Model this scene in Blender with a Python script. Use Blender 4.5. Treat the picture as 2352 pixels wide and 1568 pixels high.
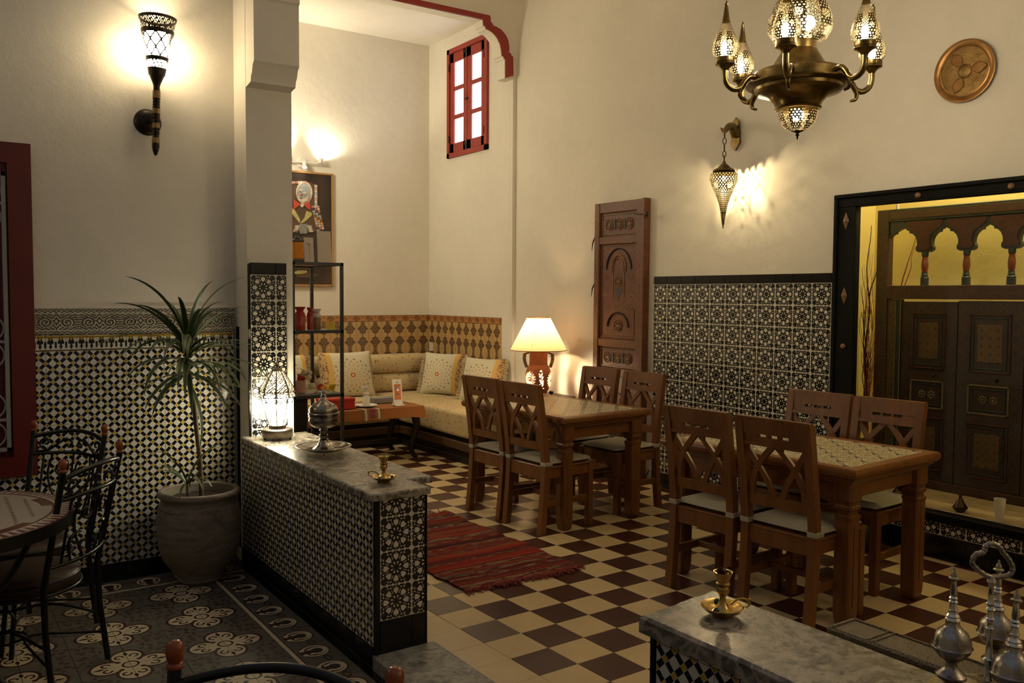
import bpy, math, random
from mathutils import Vector, Matrix
import numpy as np
for o in list(bpy.data.objects): bpy.data.objects.remove(o)
random.seed(7)
PI = math.pi
SC = bpy.context.scene
COL = SC.collection

# ------------------------------------------------------------------ camera
F_PX, YAW, PITCH, ROLL, CAM_H = 2004.9, 0.59755, 0.052418, 0.0057047, 1.522
_f = np.array([math.sin(YAW)*math.cos(PITCH), math.cos(YAW)*math.cos(PITCH), -math.sin(PITCH)])
_r0 = np.array([math.cos(YAW), -math.sin(YAW), 0.0]); _u0 = np.cross(_r0, _f)
_r = math.cos(ROLL)*_r0 + math.sin(ROLL)*_u0
_u = -math.sin(ROLL)*_r0 + math.cos(ROLL)*_u0
cam_d = bpy.data.cameras.new('camera'); cam = bpy.data.objects.new('camera', cam_d); COL.objects.link(cam)
cam_d.sensor_width = 36.0; cam_d.sensor_fit = 'HORIZONTAL'; cam_d.lens = F_PX/2352*36.0
cam_d.clip_start = 0.05; cam_d.clip_end = 60
cam.matrix_world = Matrix(((_r[0], _u[0], -_f[0], 0), (_r[1], _u[1], -_f[1], 0), (_r[2], _u[2], -_f[2], CAM_H), (0, 0, 0, 1)))
SC.camera = cam
_C = np.array([0, 0, CAM_H])
def _ray(u, v): return _r*(u-1176)/F_PX - _u*(v-784)/F_PX + _f
def onx(u, v, x): d = _ray(u, v); return _C + d*x/d[0]      # the point of a pixel on a wall of that X
def ony(u, v, y): d = _ray(u, v); return _C + d*y/d[1]
def onz(u, v, z): d = _ray(u, v); return _C + d*(z-CAM_H)/d[2]

# ------------------------------------------------------------------ world, exposure
SC.view_settings.view_transform = 'Standard'; SC.view_settings.look = 'None'
SC.view_settings.gamma = 1.0; SC.view_settings.use_curve_mapping = False
SC.view_settings.exposure = 0.14
w = bpy.data.worlds.new('dusk'); SC.world = w; w.use_nodes = True
w.node_tree.nodes['Background'].inputs[0].default_value = (0.80, 0.84, 1.0, 1)
w.node_tree.nodes['Background'].inputs[1].default_value = 0.17
cy = SC.cycles
cy.max_bounces = 8; cy.diffuse_bounces = 4; cy.glossy_bounces = 4; cy.transmission_bounces = 6
cy.sample_clamp_indirect = 4.0; cy.caustics_reflective = False; cy.caustics_refractive = False
cy.use_denoising = True
WARM = (1.0, 0.74, 0.42); WHITE = (1.0, 0.86, 0.62)
# lamp strengths (emission of the bulbs, W/m2/sr); each lamp is built further down
L_SCONCE, L_CHAND, L_CHAND_BIG, L_HANG, L_TABLE, L_LANTERN, L_SPOT, L_NICHE_ASSUMED, L_WINDOW = 690, 350, 460, 3600, 300, 1700, 8500, 850, 3.0
L_ALCOVE_ASSUMED, L_HALL_ADDED = 102, 16  # globe lamps added out of view

# ------------------------------------------------------------------ shader helper
class X:
    """tiny expression -> math nodes"""
    def __init__(s, nt, v): s.nt = nt; s.v = v
    def _op(s, op, *a, clamp=False):
        n = s.nt.nodes.new('ShaderNodeMath'); n.operation = op; n.use_clamp = clamp
        for i, q in enumerate((s,)+a):
            q = q.v if isinstance(q, X) else q
            if isinstance(q, (int, float)): n.inputs[i].default_value = float(q)
            else: s.nt.links.new(q, n.inputs[i])
        return X(s.nt, n.outputs[0])
    def __add__(s, o): return s._op('ADD', o)
    __radd__ = __add__
    def __sub__(s, o): return s._op('SUBTRACT', o)
    def __rsub__(s, o): return X(s.nt, o)._op('SUBTRACT', s)
    def __mul__(s, o): return s._op('MULTIPLY', o)
    __rmul__ = __mul__
    def __truediv__(s, o): return s._op('DIVIDE', o)
    def __neg__(s): return s._op('MULTIPLY', -1.0)
    def __abs__(s): return s._op('ABSOLUTE')
    def frac(s): return s._op('FRACT')
    def floor(s): return s._op('FLOOR')
    def mod(s, m): return s._op('FLOORED_MODULO', m)
    def sin(s): return s._op('SINE')
    def cos(s): return s._op('COSINE')
    def sqrt(s): return s._op('SQRT')
    def gt(s, o): return s._op('GREATER_THAN', o)
    def lt(s, o): return s._op('LESS_THAN', o)
    def mx(s, o): return s._op('MAXIMUM', o)
    def mn(s, o): return s._op('MINIMUM', o)
    def atan2(s, o): return s._op('ARCTAN2', o)
    def clamp(s): return s._op('ADD', 0.0, clamp=True)
    def inv(s): return 1.0 - s
def AND(*a):
    r = a[0]
    for b in a[1:]: r = r*b
    return r
def OR(*a):
    r = a[0]
    for b in a[1:]: r = r.mx(b)
    return r
def hyp(a, b): return (a*a+b*b).sqrt()
def band(x, lo, hi): return AND(x.gt(lo), x.lt(hi))

class Mat:
    def __init__(s, name, rough=0.5, metal=0.0, spec=0.5):
        s.m = bpy.data.materials.new(name); s.m.use_nodes = True; s.nt = s.m.node_tree
        s.b = s.nt.nodes['Principled BSDF']
        s.b.inputs['Roughness'].default_value = rough; s.b.inputs['Metallic'].default_value = metal
        s.b.inputs['Specular IOR Level'].default_value = spec
        s._tc = None
    def co(s, kind='Object', rot=None):
        if s._tc is None: s._tc = s.nt.nodes.new('ShaderNodeTexCoord')
        return s._tc.outputs[kind]
    def xyz(s, kind='Object'):
        n = s.nt.nodes.new('ShaderNodeSeparateXYZ'); s.nt.links.new(s.co(kind), n.inputs[0])
        return [X(s.nt, n.outputs[i]) for i in range(3)]
    def wpos(s):
        g = s.nt.nodes.new('ShaderNodeNewGeometry'); return g.outputs['Position']
    def wxyz(s):
        n = s.nt.nodes.new('ShaderNodeSeparateXYZ'); s.nt.links.new(s.wpos(), n.inputs[0])
        return [X(s.nt, n.outputs[i]) for i in range(3)]
    def noise(s, scale, detail=4, rough=0.55, vec=None, stretch=None, dist=0.0):
        n = s.nt.nodes.new('ShaderNodeTexNoise'); n.inputs['Scale'].default_value = scale
        n.inputs['Detail'].default_value = detail; n.inputs['Roughness'].default_value = rough; n.inputs['Distortion'].default_value = dist
        v = vec if vec is not None else s.co('Object')
        if stretch:
            mp = s.nt.nodes.new('ShaderNodeMapping'); mp.inputs['Scale'].default_value = stretch
            s.nt.links.new(v, mp.inputs[0]); v = mp.outputs[0]
        s.nt.links.new(v, n.inputs['Vector']); return X(s.nt, n.outputs[0])
    def voro(s, scale, feature='F1', vec=None, stretch=None, out='Distance'):
        n = s.nt.nodes.new('ShaderNodeTexVoronoi'); n.feature = feature; n.inputs['Scale'].default_value = scale
        v = vec if vec is not None else s.co('Object')
        if stretch:
            mp = s.nt.nodes.new('ShaderNodeMapping'); mp.inputs['Scale'].default_value = stretch
            s.nt.links.new(v, mp.inputs[0]); v = mp.outputs[0]
        s.nt.links.new(v, n.inputs['Vector']); return X(s.nt, n.outputs[out])
    def mix(s, f, a, b):
        n = s.nt.nodes.new('ShaderNodeMix'); n.data_type = 'RGBA'
        f = f.v if isinstance(f, X) else f
        if isinstance(f, (int, float)): n.inputs['Factor'].default_value = f
        else: s.nt.links.new(f, n.inputs['Factor'])
        for k, q in (('A', a), ('B', b)):
            sock = [i for i in n.inputs if i.name == k and i.type == 'RGBA'][0]
            if isinstance(q, tuple): sock.default_value = (*q[:3], 1)
            else: s.nt.links.new(q, sock)
        return [o for o in n.outputs if o.type == 'RGBA'][0]
    def color(s, c):
        if isinstance(c, tuple): s.b.inputs['Base Color'].default_value = (*c[:3], 1)
        else: s.nt.links.new(c, s.b.inputs['Base Color'])
        return s
    def rough(s, x):
        s.nt.links.new(x.v, s.b.inputs['Roughness']); return s
    def bump(s, h, strength=0.3, dist=0.01):
        n = s.nt.nodes.new('ShaderNodeBump'); n.inputs['Strength'].default_value = strength; n.inputs['Distance'].default_value = dist
        s.nt.links.new(h.v, n.inputs['Height']); s.nt.links.new(n.outputs[0], s.b.inputs['Normal']); return s
    def emit(s, col, st):
        s.b.inputs['Emission Color'].default_value = (*col, 1); s.b.inputs['Emission Strength'].default_value = st; return s
    def ramp(s, x, stops):
        n = s.nt.nodes.new('ShaderNodeValToRGB'); cr = n.color_ramp
        while len(cr.elements) < len(stops): cr.elements.new(0.5)
        for e, (p, c) in zip(cr.elements, stops): e.position = p; e.color = (*c, 1)
        s.nt.links.new(x.v, n.inputs[0]); return n.outputs[0]

# ------------------------------------------------------------------ mesh helper
class MB:
    def __init__(s): s.v = []; s.f = []; s.mi = []; s.M = Matrix.Identity(4); s.cur = 0
    def add(s, vs, fs):
        o = len(s.v); s.v += [tuple(s.M @ Vector(p)) for p in vs]
        for f in fs: s.f.append(tuple(o+i for i in f)); s.mi.append(s.cur)
        return s
    def box(s, x0, x1, y0, y1, z0, z1):
        vs = [(x, y, z) for x in (x0, x1) for y in (y0, y1) for z in (z0, z1)]
        return s.add(vs, [(0, 1, 3, 2), (4, 6, 7, 5), (0, 4, 5, 1), (2, 3, 7, 6), (0, 2, 6, 4), (1, 5, 7, 3)])
    def cbox(s, x0, x1, y0, y1, z0, z1, b=0.004):
        b = min(b, 0.45*abs(x1-x0), 0.45*abs(y1-y0), 0.45*abs(z1-z0))
        lo = (x0, y0, z0); hi = (x1, y1, z1); vs = []; idx = {}
        for i in (0, 1):
            for j in (0, 1):
                for k in (0, 1):
                    S = (i, j, k)
                    for ax in range(3):
                        p = [(hi[a]-(0 if a == ax else b)) if S[a] else (lo[a]+(0 if a == ax else b)) for a in range(3)]
                        idx[(S, ax)] = len(vs); vs.append(tuple(p))
        fs = []
        for ax in range(3):
            a1, a2 = [(1, 2), (2, 0), (0, 1)][ax]
            for sgn in (0, 1):
                q = []
                for (p1, p2) in ((0, 0), (1, 0), (1, 1), (0, 1)):
                    S = [0, 0, 0]; S[ax] = sgn; S[a1] = p1; S[a2] = p2; q.append(idx[(tuple(S), ax)])
                fs.append(tuple(q) if sgn else tuple(reversed(q)))
        for ax in range(3):
            a1, a2 = [(1, 2), (2, 0), (0, 1)][ax]
            for p1 in (0, 1):
                for p2 in (0, 1):
                    S0 = [0, 0, 0]; S0[a1] = p1; S0[a2] = p2; S1 = list(S0); S1[ax] = 1; S0 = tuple(S0); S1 = tuple(S1)
                    q = [idx[(S0, a1)], idx[(S1, a1)], idx[(S1, a2)], idx[(S0, a2)]]
                    fs.append(tuple(q) if (p1 == p2) == False else tuple(reversed(q)))
        for i in (0, 1):
            for j in (0, 1):
                for k in (0, 1):
                    S = (i, j, k); t = [idx[(S, 0)], idx[(S, 1)], idx[(S, 2)]]
                    fs.append(tuple(t) if (i+j+k) % 2 else tuple(reversed(t)))
        return s.add(vs, fs)
    def lathe(s, prof, seg=32, cap=True, a0=0.0, keep=None, sx=1.0, sy=1.0):
        vs = []; fs = []
        for r, z in prof:
            for i in range(seg):
                a = a0+2*PI*i/seg; vs.append((r*math.cos(a)*sx, r*math.sin(a)*sy, z))
        for j in range(len(prof)-1):
            for i in range(seg):
                if keep and not keep(i, j): continue
                i2 = (i+1) % seg; fs.append((j*seg+i, j*seg+i2, (j+1)*seg+i2, (j+1)*seg+i))
        if cap:
            if prof[0][0] > 1e-5: fs.append(tuple(range(seg-1, -1, -1)))
            if prof[-1][0] > 1e-5: fs.append(tuple(range((len(prof)-1)*seg, len(prof)*seg)))
        return s.add(vs, fs)
    def tube(s, pts, r, seg=8, closed=False, cap=True, flat=1.0):
        pts = [Vector(p) for p in pts]; n = len(pts); vs = []; fs = []
        rs = r if isinstance(r, (list, tuple)) else [r]*n
        ref = None
        for k in range(n):
            if closed: t = pts[(k+1) % n]-pts[k-1]
            else: t = pts[min(k+1, n-1)]-pts[max(k-1, 0)]
            t = t.normalized() if t.length > 1e-9 else Vector((0, 0, 1))
            if ref is None:
                ref = Vector((0, 0, 1)) if abs(t.z) < 0.9 else Vector((1, 0, 0))
            a = (ref-t*ref.dot(t))
            if a.length < 1e-6: a = t.orthogonal()
            a.normalize(); b = t.cross(a); ref = a
            for i in range(seg):
                q = 2*PI*i/seg; vs.append(tuple(pts[k]+a*(rs[k]*math.cos(q))+b*(rs[k]*flat*math.sin(q))))
        m = n if closed else n-1
        for k in range(m):
            for i in range(seg):
                i2 = (i+1) % seg; k2 = (k+1) % n
                fs.append((k*seg+i, k*seg+i2, k2*seg+i2, k2*seg+i))
        if cap and not closed:
            fs.append(tuple(range(seg-1, -1, -1))); fs.append(tuple(range((n-1)*seg, n*seg)))
        return s.add(vs, fs)
    def prism(s, poly, a, b, axis='z'):
        """closed 2-D outline pushed from a to b along an axis (x: poly is (y,z); y: (x,z); z: (x,y))"""
        n = len(poly)
        def P(p, h): return {'z': (p[0], p[1], h), 'y': (p[0], h, p[1]), 'x': (h, p[0], p[1])}[axis]
        vs = [P(p, a) for p in poly]+[P(p, b) for p in poly]
        fs = [tuple(range(n-1, -1, -1)), tuple(range(n, 2*n))]+[(i, (i+1) % n, n+(i+1) % n, n+i) for i in range(n)]
        return s.add(vs, fs)
    def strip(s, A, B, a, b, axis='y'):
        """band between two polylines of equal length, pushed from a to b"""
        def P(p, h): return {'z': (p[0], p[1], h), 'y': (p[0], h, p[1]), 'x': (h, p[0], p[1])}[axis]
        n = len(A); vs = [P(p, a) for p in A]+[P(p, a) for p in B]+[P(p, b) for p in A]+[P(p, b) for p in B]; fs = []
        for i in range(n-1):
            fs += [(i, i+1, n+i+1, n+i), (2*n+i, 3*n+i, 3*n+i+1, 2*n+i+1), (i, 2*n+i, 2*n+i+1, i+1), (n+i, n+i+1, 3*n+i+1, 3*n+i)]
        fs += [(0, n, 3*n, 2*n), (n-1, 3*n-1, 4*n-1, 2*n-1)]
        return s.add(vs, fs)
    def grid(s, fn, nu, nv):
        vs = [fn(i/nu, j/nv) for j in range(nv+1) for i in range(nu+1)]
        fs = [(j*(nu+1)+i, j*(nu+1)+i+1, (j+1)*(nu+1)+i+1, (j+1)*(nu+1)+i) for j in range(nv) for i in range(nu)]
        return s.add(vs, fs)
    def sphere(s, c, r, seg=16, rings=10, sx=1, sy=1, sz=1):
        M = s.M; s.M = M @ Matrix.Translation(c) @ Matrix.Diagonal((sx, sy, sz, 1))
        s.lathe([(r*math.sin(PI*k/rings), -r*math.cos(PI*k/rings)) for k in range(rings+1)], seg, cap=False)
        s.M = M; return s
    def mesh(s, name, mats, smooth=None, fix=True):
        me = bpy.data.meshes.new(name); me.from_pydata(s.v, [], s.f)
        for m in (mats if isinstance(mats, (list, tuple)) else [mats]): me.materials.append(m.m if isinstance(m, Mat) else m)
        if max(s.mi, default=0) > 0: me.polygons.foreach_set('material_index', s.mi)
        if fix:
            import bmesh
            bm = bmesh.new(); bm.from_mesh(me)
            bmesh.ops.remove_doubles(bm, verts=bm.verts, dist=1e-6)
            bmesh.ops.recalc_face_normals(bm, faces=bm.faces); bm.to_mesh(me); bm.free()
        if smooth is not None:
            me.shade_smooth(); me.set_sharp_from_angle(angle=math.radians(smooth))
        me.update(); return me
def xf(loc=(0, 0, 0), rz=0.0, rx=0.0, ry=0.0, s=1.0):
    return Matrix.Translation(loc) @ Matrix.Rotation(rz, 4, 'Z') @ Matrix.Rotation(ry, 4, 'Y') @ Matrix.Rotation(rx, 4, 'X') @ Matrix.Scale(s, 4)

def link(name, me, parent=None, M=None):
    o = bpy.data.objects.new(name, me); COL.objects.link(o)
    if parent is not None: o.parent = parent
    if M is not None: o.matrix_basis = M
    return o
def part(name, mb, mats, parent, smooth=None, M=None):
    return link(name, mb.mesh(name, mats, smooth), parent, M)
def thing(name, label, cat, M=None, group=None):
    o = bpy.data.objects.new(name, None); COL.objects.link(o); o.empty_display_size = 0.05
    if M is not None: o.matrix_world = M
    o['label'] = label; o['category'] = cat
    if group: o['group'] = group
    return o
def tag(o, label, cat, group=None):
    o['label'] = label; o['category'] = cat
    if group: o['group'] = group
    return o
def struct(name, mb, mats, smooth=None, label=None):
    o = part(name, mb, mats, None, smooth); o['kind'] = 'structure'
    if label: o['label'] = label
    return o
def dup(root, M, label=None, group=None):
    r = root.copy(); COL.objects.link(r); r.matrix_world = M
    if label: r['label'] = label
    if group: r['group'] = group
    for ch in list(root.children):
        c = ch.copy(); COL.objects.link(c); c.parent = r
        for g in list(ch.children):
            d = g.copy(); COL.objects.link(d); d.parent = c
    return r
def lerp(a, b, t): return a+(b-a)*t
def smooth_path(pts, n=8, closed=False):
    """Catmull-Rom through the points"""
    P = [Vector(p) for p in pts]; out = []; m = len(P)
    for i in range(m if closed else m-1):
        p0 = P[(i-1) % m] if closed or i > 0 else P[i]*2-P[i+1]; p1 = P[i]; p2 = P[(i+1) % m]
        p3 = P[(i+2) % m] if closed or i+2 < m else p2*2-p1
        for k in range(n):
            t = k/n
            out.append(0.5*((2*p1)+(p2-p0)*t+(2*p0-5*p1+4*p2-p3)*t*t+(3*p1-p0-3*p2+p3)*t**3))
    if not closed: out.append(P[-1])
    return out
def spiral(c, r0, r1, a0, a1, n=28):
    """flat scroll in the local x-z plane"""
    return [(c[0]+lerp(r0, r1, k/n)*math.cos(lerp(a0, a1, k/n)), 0, c[1]+lerp(r0, r1, k/n)*math.sin(lerp(a0, a1, k/n))) for k in range(n+1)]
# ------------------------------------------------------------------ materials
def c(r, g, b):
    return tuple((x/255/12.92) if x/255 <= 0.04045 else ((x/255+0.055)/1.055)**2.4 for x in (r, g, b))
def plain(name, col, rough=0.5, metal=0.0, var=0.0, scale=20, bump=0.0, bscale=60, spec=0.5):
    m = Mat(name, rough, metal, spec)
    if var > 0:
        n = m.noise(scale); d = tuple(max(0, x*(1-var)) for x in col); h = tuple(min(1, x*(1+var)) for x in col)
        m.color(m.ramp(n, [(0.3, d), (0.7, h)]))
    else: m.color(col)
    if bump > 0: m.bump(m.noise(bscale), bump, 0.004)
    return m
def plaster(name, col):
    m = Mat(name, 0.85, spec=0.2); p = m.wpos()
    n1 = m.noise(1.3, 3, vec=p); n2 = m.noise(14, 5, vec=p)
    a = tuple(x*0.93 for x in col); b = tuple(min(1, x*1.03) for x in col)
    m.color(m.ramp(n1*0.7+n2*0.3, [(0.35, a), (0.65, b)]))
    m.bump(n2+m.noise(60, 3, vec=p)*0.3, 0.22, 0.012); return m
M_PLASTER = plaster('plaster_white', (0.74, 0.69, 0.60))
M_NICHE = plaster('plaster_yellow', (0.74, 0.63, 0.26))
M_CEIL = plaster('plaster_ceiling', (0.78, 0.73, 0.64))
M_GROUT = plain('grout', (0.42, 0.37, 0.29), 0.9)
M_GROUT_D = plain('grout_dark', (0.05, 0.045, 0.04), 0.9)
CREAM = (0.72, 0.66, 0.54); BLK = (0.008, 0.008, 0.009)

def star_tile(name, half):
    m = Mat(name, 0.16); x, y, z = m.xyz(); u = x/half; v = y/half
    r = hyp(u, v); th = v.atan2(u)
    a = abs((th/(2*PI)*8+0.5).mod(1.0)-0.5)*(2*PI/8); b = PI/8-a
    p, q = r*a.cos(), r*a.sin(); p2, q2 = r*b.cos(), r*b.sin()
    petal = AND(band(p, 0.44, 0.80), q.lt(((p-0.435)*0.95).mn(0.152)), q.lt((0.93-p)*1.05))
    ray = AND(band(p2, 0.19, 0.35), q2.lt((p2-0.12)*0.26), q2.lt((0.40-p2)*0.8))
    sliv = AND(band(p2, 0.50, 0.76), q2.lt(0.016), q2.lt((p2-0.45)*0.4), q2.lt((0.77-p2)*0.4))
    m1 = abs(u).mx(abs(v)); m2 = abs(u).mn(abs(v))
    pair = (abs(abs(m2-0.42)-0.085)+abs(m1-0.81)*0.9).lt(0.055)
    tri = OR((abs(m2-0.20)*1.6+(0.97-m1)).lt(0.09), (abs(m2-0.58)*1.6+(0.97-m1)).lt(0.10))
    tip = (m2+abs(m1-0.87)*1.2).lt(0.05)
    cor = (abs(u)+abs(v)).gt(1.80)
    cs_ = (abs(abs(m1-m2)-0.20)+abs((m1+m2)-1.36)*0.8).lt(0.035)
    w = OR(petal, ray, sliv, pair, tri, tip, cs_, m1.gt(0.970), cor)
    n = m.noise(9)
    m.color(m.mix(w, BLK, m.ramp(n, [(0.3, tuple(k*0.93 for k in CREAM)), (0.7, CREAM)]))); return m
M_STAR = star_tile('star_tile_glaze', 0.0735)

def diamond_tile(name):
    m = Mat(name, 0.14); x, y, z = m.xyz()
    P_ = 0.2/3; s = ((x+y)/P_).frac(); t = ((x-y)/P_).frac()
    ds = 0.5-abs(s-0.5); dt = 0.5-abs(t-0.5)          # distance to the lattice lines
    bs = ds.lt(0.205); bt = dt.lt(0.205)
    yel = AND(ds.lt(0.165), dt.lt(0.165)); gap = AND(bs, bt)
    blk = AND(OR(bs, bt), 1.0-gap)
    blk2 = AND(OR(AND(ds.lt(0.185), dt.gt(0.2)), AND(dt.lt(0.185), ds.gt(0.2))), 1.0)
    n = m.noise(7)
    base = m.ramp(n, [(0.3, (0.60, 0.57, 0.53)), (0.7, (0.70, 0.67, 0.61))])
    col = m.mix(blk2, base, BLK); col = m.mix(yel, col, (0.52, 0.33, 0.02)); m.color(col); return m
M_DIAMOND = diamond_tile('diamond_tile_glaze')

def frieze_tile():
    m = Mat('battlement_tile_glaze', 0.15); x, y, z = m.xyz()   # 0.20 x 0.09, y from -0.045
    u = (x/0.05).frac()-0.5; a = abs(u); yy = y/0.09
    finger = AND(a.lt(0.30-0.1*(yy.gt(0.12))), yy.gt(-0.08))
    neck = AND(a.lt(0.10), band(yy, -0.20, -0.05)); foot = AND(a.lt((yy+0.42)*0.9), band(yy, -0.40, -0.2))
    alt = AND(abs(a-0.5).lt(0.10+0.05*(yy+0.3).sin()), band(yy, -0.33, 0.05))
    dia = AND(a+abs(yy-0.22)*1.2, 1.0).lt(0.14)
    line = OR(yy.gt(0.44), yy.lt(-0.43))
    col = m.mix(OR(finger, neck, foot, alt), (0.66, 0.62, 0.55), BLK); col = m.mix(dia, col, (0.55, 0.34, 0.02))
    col = m.mix(line, col, (0.07, 0.05, 0.02)); m.color(col); return m
M_BATTLE = frieze_tile()
M_BLACKTILE = plain('black_tile_glaze', (0.004, 0.004, 0.005), 0.15, spec=0.3)
M_YELLOWBEAD = plain('ochre_bead_glaze', (0.35, 0.22, 0.02), 0.3)

def damask_tile():
    m = Mat('damask_tile_glaze', 0.3); x, y, z = m.xyz(); u = x/0.0735; v = y/0.0735
    # every tile carries one brown motif: a bulb above a four-armed body
    au = abs(u)*0.80; v = v*0.88
    bulb_ = hyp(au/0.27, (v-0.58)/0.36).lt(1.0)
    body = OR(hyp(au/0.42, (v+0.10)/0.42).lt(1.0), hyp((au-0.42)/0.26, (v+0.02)/0.22).lt(1.0), hyp((au-0.22)/0.22, (v+0.42)/0.20).lt(1.0), hyp((au-0.24)/0.2, (v-0.22)/0.18).lt(1.0))
    stem = AND(au.lt(0.05), v.gt(-0.9)); tipd = hyp(au/0.16, (v+0.62)/0.12).lt(1.0)
    brown = OR(bulb_, body, stem, tipd)
    lace = AND(m.voro(230, 'DISTANCE_TO_EDGE').lt(0.06), 1.0)
    eye = OR(band(hyp(au/0.17, (v-0.58)/0.24), 0.75, 1.0), band(hyp(au/0.24, (v+0.10)/0.26), 0.8, 1.0))
    brown = AND(brown, 1.0-OR(lace*0.5, eye*0.55))
    leafy = band(m.noise(70, 3), 0.46, 0.54); cen = hyp((au-1.0)/0.45, (v+0.6)/0.4).lt(1.0)
    base = m.mix(leafy*0.6, (0.45, 0.29, 0.12), (0.60, 0.42, 0.20)); base = m.mix(AND(cen, m.voro(150).lt(0.4))*0.45, base, (0.40, 0.13, 0.04))
    base = m.mix(abs(u).mx(abs(v)).gt(0.98), base, (0.42, 0.26, 0.10))
    m.color(m.mix(brown, base, (0.048, 0.016, 0.009))); return m
M_DAMASK = damask_tile()
def damask_border():
    m = Mat('damask_border_glaze', 0.3); x, y, z = m.xyz(); u = x/0.075; v = y/0.035
    a = 1.0-abs(u)
    br = OR(hyp(a/0.62, v/0.75).lt(1.0), hyp(abs(u)/0.2, (v-0.3)/0.3).lt(1.0))
    br = AND(br, m.voro(170).lt(0.55)); line = abs(v).gt(0.86)
    m.color(m.mix(OR(br, line*0.8), (0.42, 0.19, 0.06), (0.045, 0.014, 0.010))); return m
M_DAMASK_B = damask_border()

GREYT = (0.125, 0.112, 0.092); REDT = (0.040, 0.011, 0.009); CRT = (0.60, 0.50, 0.34)
def medallion_tile():
    # one quarter of a four-lobed flower sits on every tile, its centre in the corner (-h,-h)
    m = Mat('cement_flower_tile', 0.42); x, y, z = m.xyz(); h = 0.1; u = (x+h)/0.2; v = (y+h)/0.2
    d = (u+v)*0.70711; e = abs(u-v)*0.70711             # along / across the tile's diagonal... lobes lie on the axes
    lob = OR(hyp(u-0.47, v).lt(0.30), hyp(u, v-0.47).lt(0.30), hyp(u, v).lt(0.34))
    rim = AND(OR(hyp(u-0.47, v).lt(0.37), hyp(u, v-0.47).lt(0.37), hyp(u, v).lt(0.40)), 1.0-lob)
    mn = u.mn(v); mxx = u.mx(v)
    ring = band(hyp(u, v), 0.13, 0.18)
    hook = AND(band(hyp(mxx-0.47, mn-0.15), 0.055, 0.105), OR((mxx-0.47).gt(-0.02), mn.gt(0.14)))
    leafp = AND(band(mxx, 0.52, 0.75), mn.lt((0.76-mxx)*0.35), mn.lt((mxx-0.50)*0.45))
    club = hyp(d-0.30, e).lt(0.055); inner = OR(ring, hook, leafp, club)
    # vines toward the far corner
    r2 = hyp(1.0-u, 1.0-v)
    stem = AND(e.lt(0.012), band(d, 0.60, 1.2))
    lf = OR(hyp((d-0.86)*0.8, e-0.10).lt(0.055), hyp(d-1.0, (e-0.20)*0.7).lt(0.055), hyp((d-1.16)*0.7, e-0.07).lt(0.05), hyp(d-0.98, e-0.36).lt(0.045), hyp((d-0.80)*0.7, e-0.27).lt(0.04))
    st2 = AND(abs(e-(d-0.75)*0.9).lt(0.012), band(d, 0.78, 1.15))
    vine = AND(OR(stem, lf, st2), 1.0-OR(lob, rim))
    n = m.noise(14, 6); g = m.ramp(n, [(0.3, tuple(k*0.75 for k in GREYT)), (0.7, tuple(k*1.15 for k in GREYT))])
    col = m.mix(OR(vine*0.85, rim), g, REDT); col = m.mix(lob, col, CRT); col = m.mix(AND(lob, inner), col, REDT)
    m.color(col); m.bump(n, 0.1, 0.002); return m
M_FLOWER = medallion_tile()
def ring_tile():
    # border tile: pale line along -x, a broken double ring in the middle
    m = Mat('cement_border_tile', 0.42); x, y, z = m.xyz(); u = x/0.1; v = y/0.1
    r = hyp(u-0.06, v); r2 = hyp(u-0.16, v)
    open_ = AND((0.0-u).gt(0.06), abs(v).lt(0.20))
    rings = OR(band(r, 0.50, 0.62), band(r2, 0.27, 0.40))
    curl = OR(hyp(u+0.44, abs(v)-0.26).lt(0.12), hyp(u+0.14, abs(v)-0.26).lt(0.09))
    cre = OR(AND(rings, 1.0-open_), curl)
    dark = AND(r.lt(0.70), 1.0-cre); heart = r2.lt(0.22)
    spray = AND(band(abs(v), 0.70, 0.98), abs(abs(u-0.3)-(abs(v)-0.65)*0.5).lt(0.06))
    n = m.noise(14, 6); g = m.ramp(n, [(0.3, tuple(k*0.7 for k in GREYT)), (0.7, GREYT)])
    col = m.mix(AND(OR(dark, spray), 1.0), g, REDT); col = m.mix(cre, col, CRT); col = m.mix(heart, col, (0.02, 0.018, 0.016))
    col = m.mix(band(u, -0.985, -0.80), col, CRT); col = m.mix(band(u, -0.80, -0.74), col, REDT); m.color(col); return m
M_RING = ring_tile()

def floor_tile(name, col):
    m = Mat(name, 0.28); p = m.wpos(); n = m.noise(5, 5, vec=p); k = m.noise(45, 3, vec=p)
    d = tuple(x*0.90 for x in col); h = tuple(x*1.05 for x in col)
    m.color(m.ramp(n*0.75+k*0.25, [(0.32, d), (0.68, h)]))
    m.rough(k*0.05+0.27); return m
M_FT_CREAM = floor_tile('cream_cement_tile', (0.62, 0.47, 0.25))
M_FT_BROWN = floor_tile('oxblood_cement_tile', (0.058, 0.017, 0.012))
M_FT_FADED = floor_tile('faded_brown_cement_tile', (0.13, 0.085, 0.06))

def marble(name, lo, hi, vein, rough=0.22):
    m = Mat(name, rough); p = m.wpos(); n = m.noise(8, 8, 0.7, vec=p, dist=1.5); v = m.noise(4.5, 7, 0.65, vec=p, dist=3.0); k = m.noise(30, 5, vec=p)
    vv = (1.0-(abs(v-0.5)*16)).clamp()
    col = m.ramp(n*0.7+k*0.3, [(0.40, lo), (0.51, hi), (0.60, tuple(x*2.1 for x in hi))])
    m.color(m.mix(vv*0.9, col, vein)); m.rough(n*0.3+rough-0.1); return m
M_MARBLE = marble('grey_marble', (0.060, 0.052, 0.043), (0.145, 0.128, 0.106), (0.42, 0.36, 0.29))
M_SLAB = marble('worn_grey_marble', (0.10, 0.10, 0.09), (0.20, 0.20, 0.18), (0.36, 0.33, 0.28), 0.38)

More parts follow.
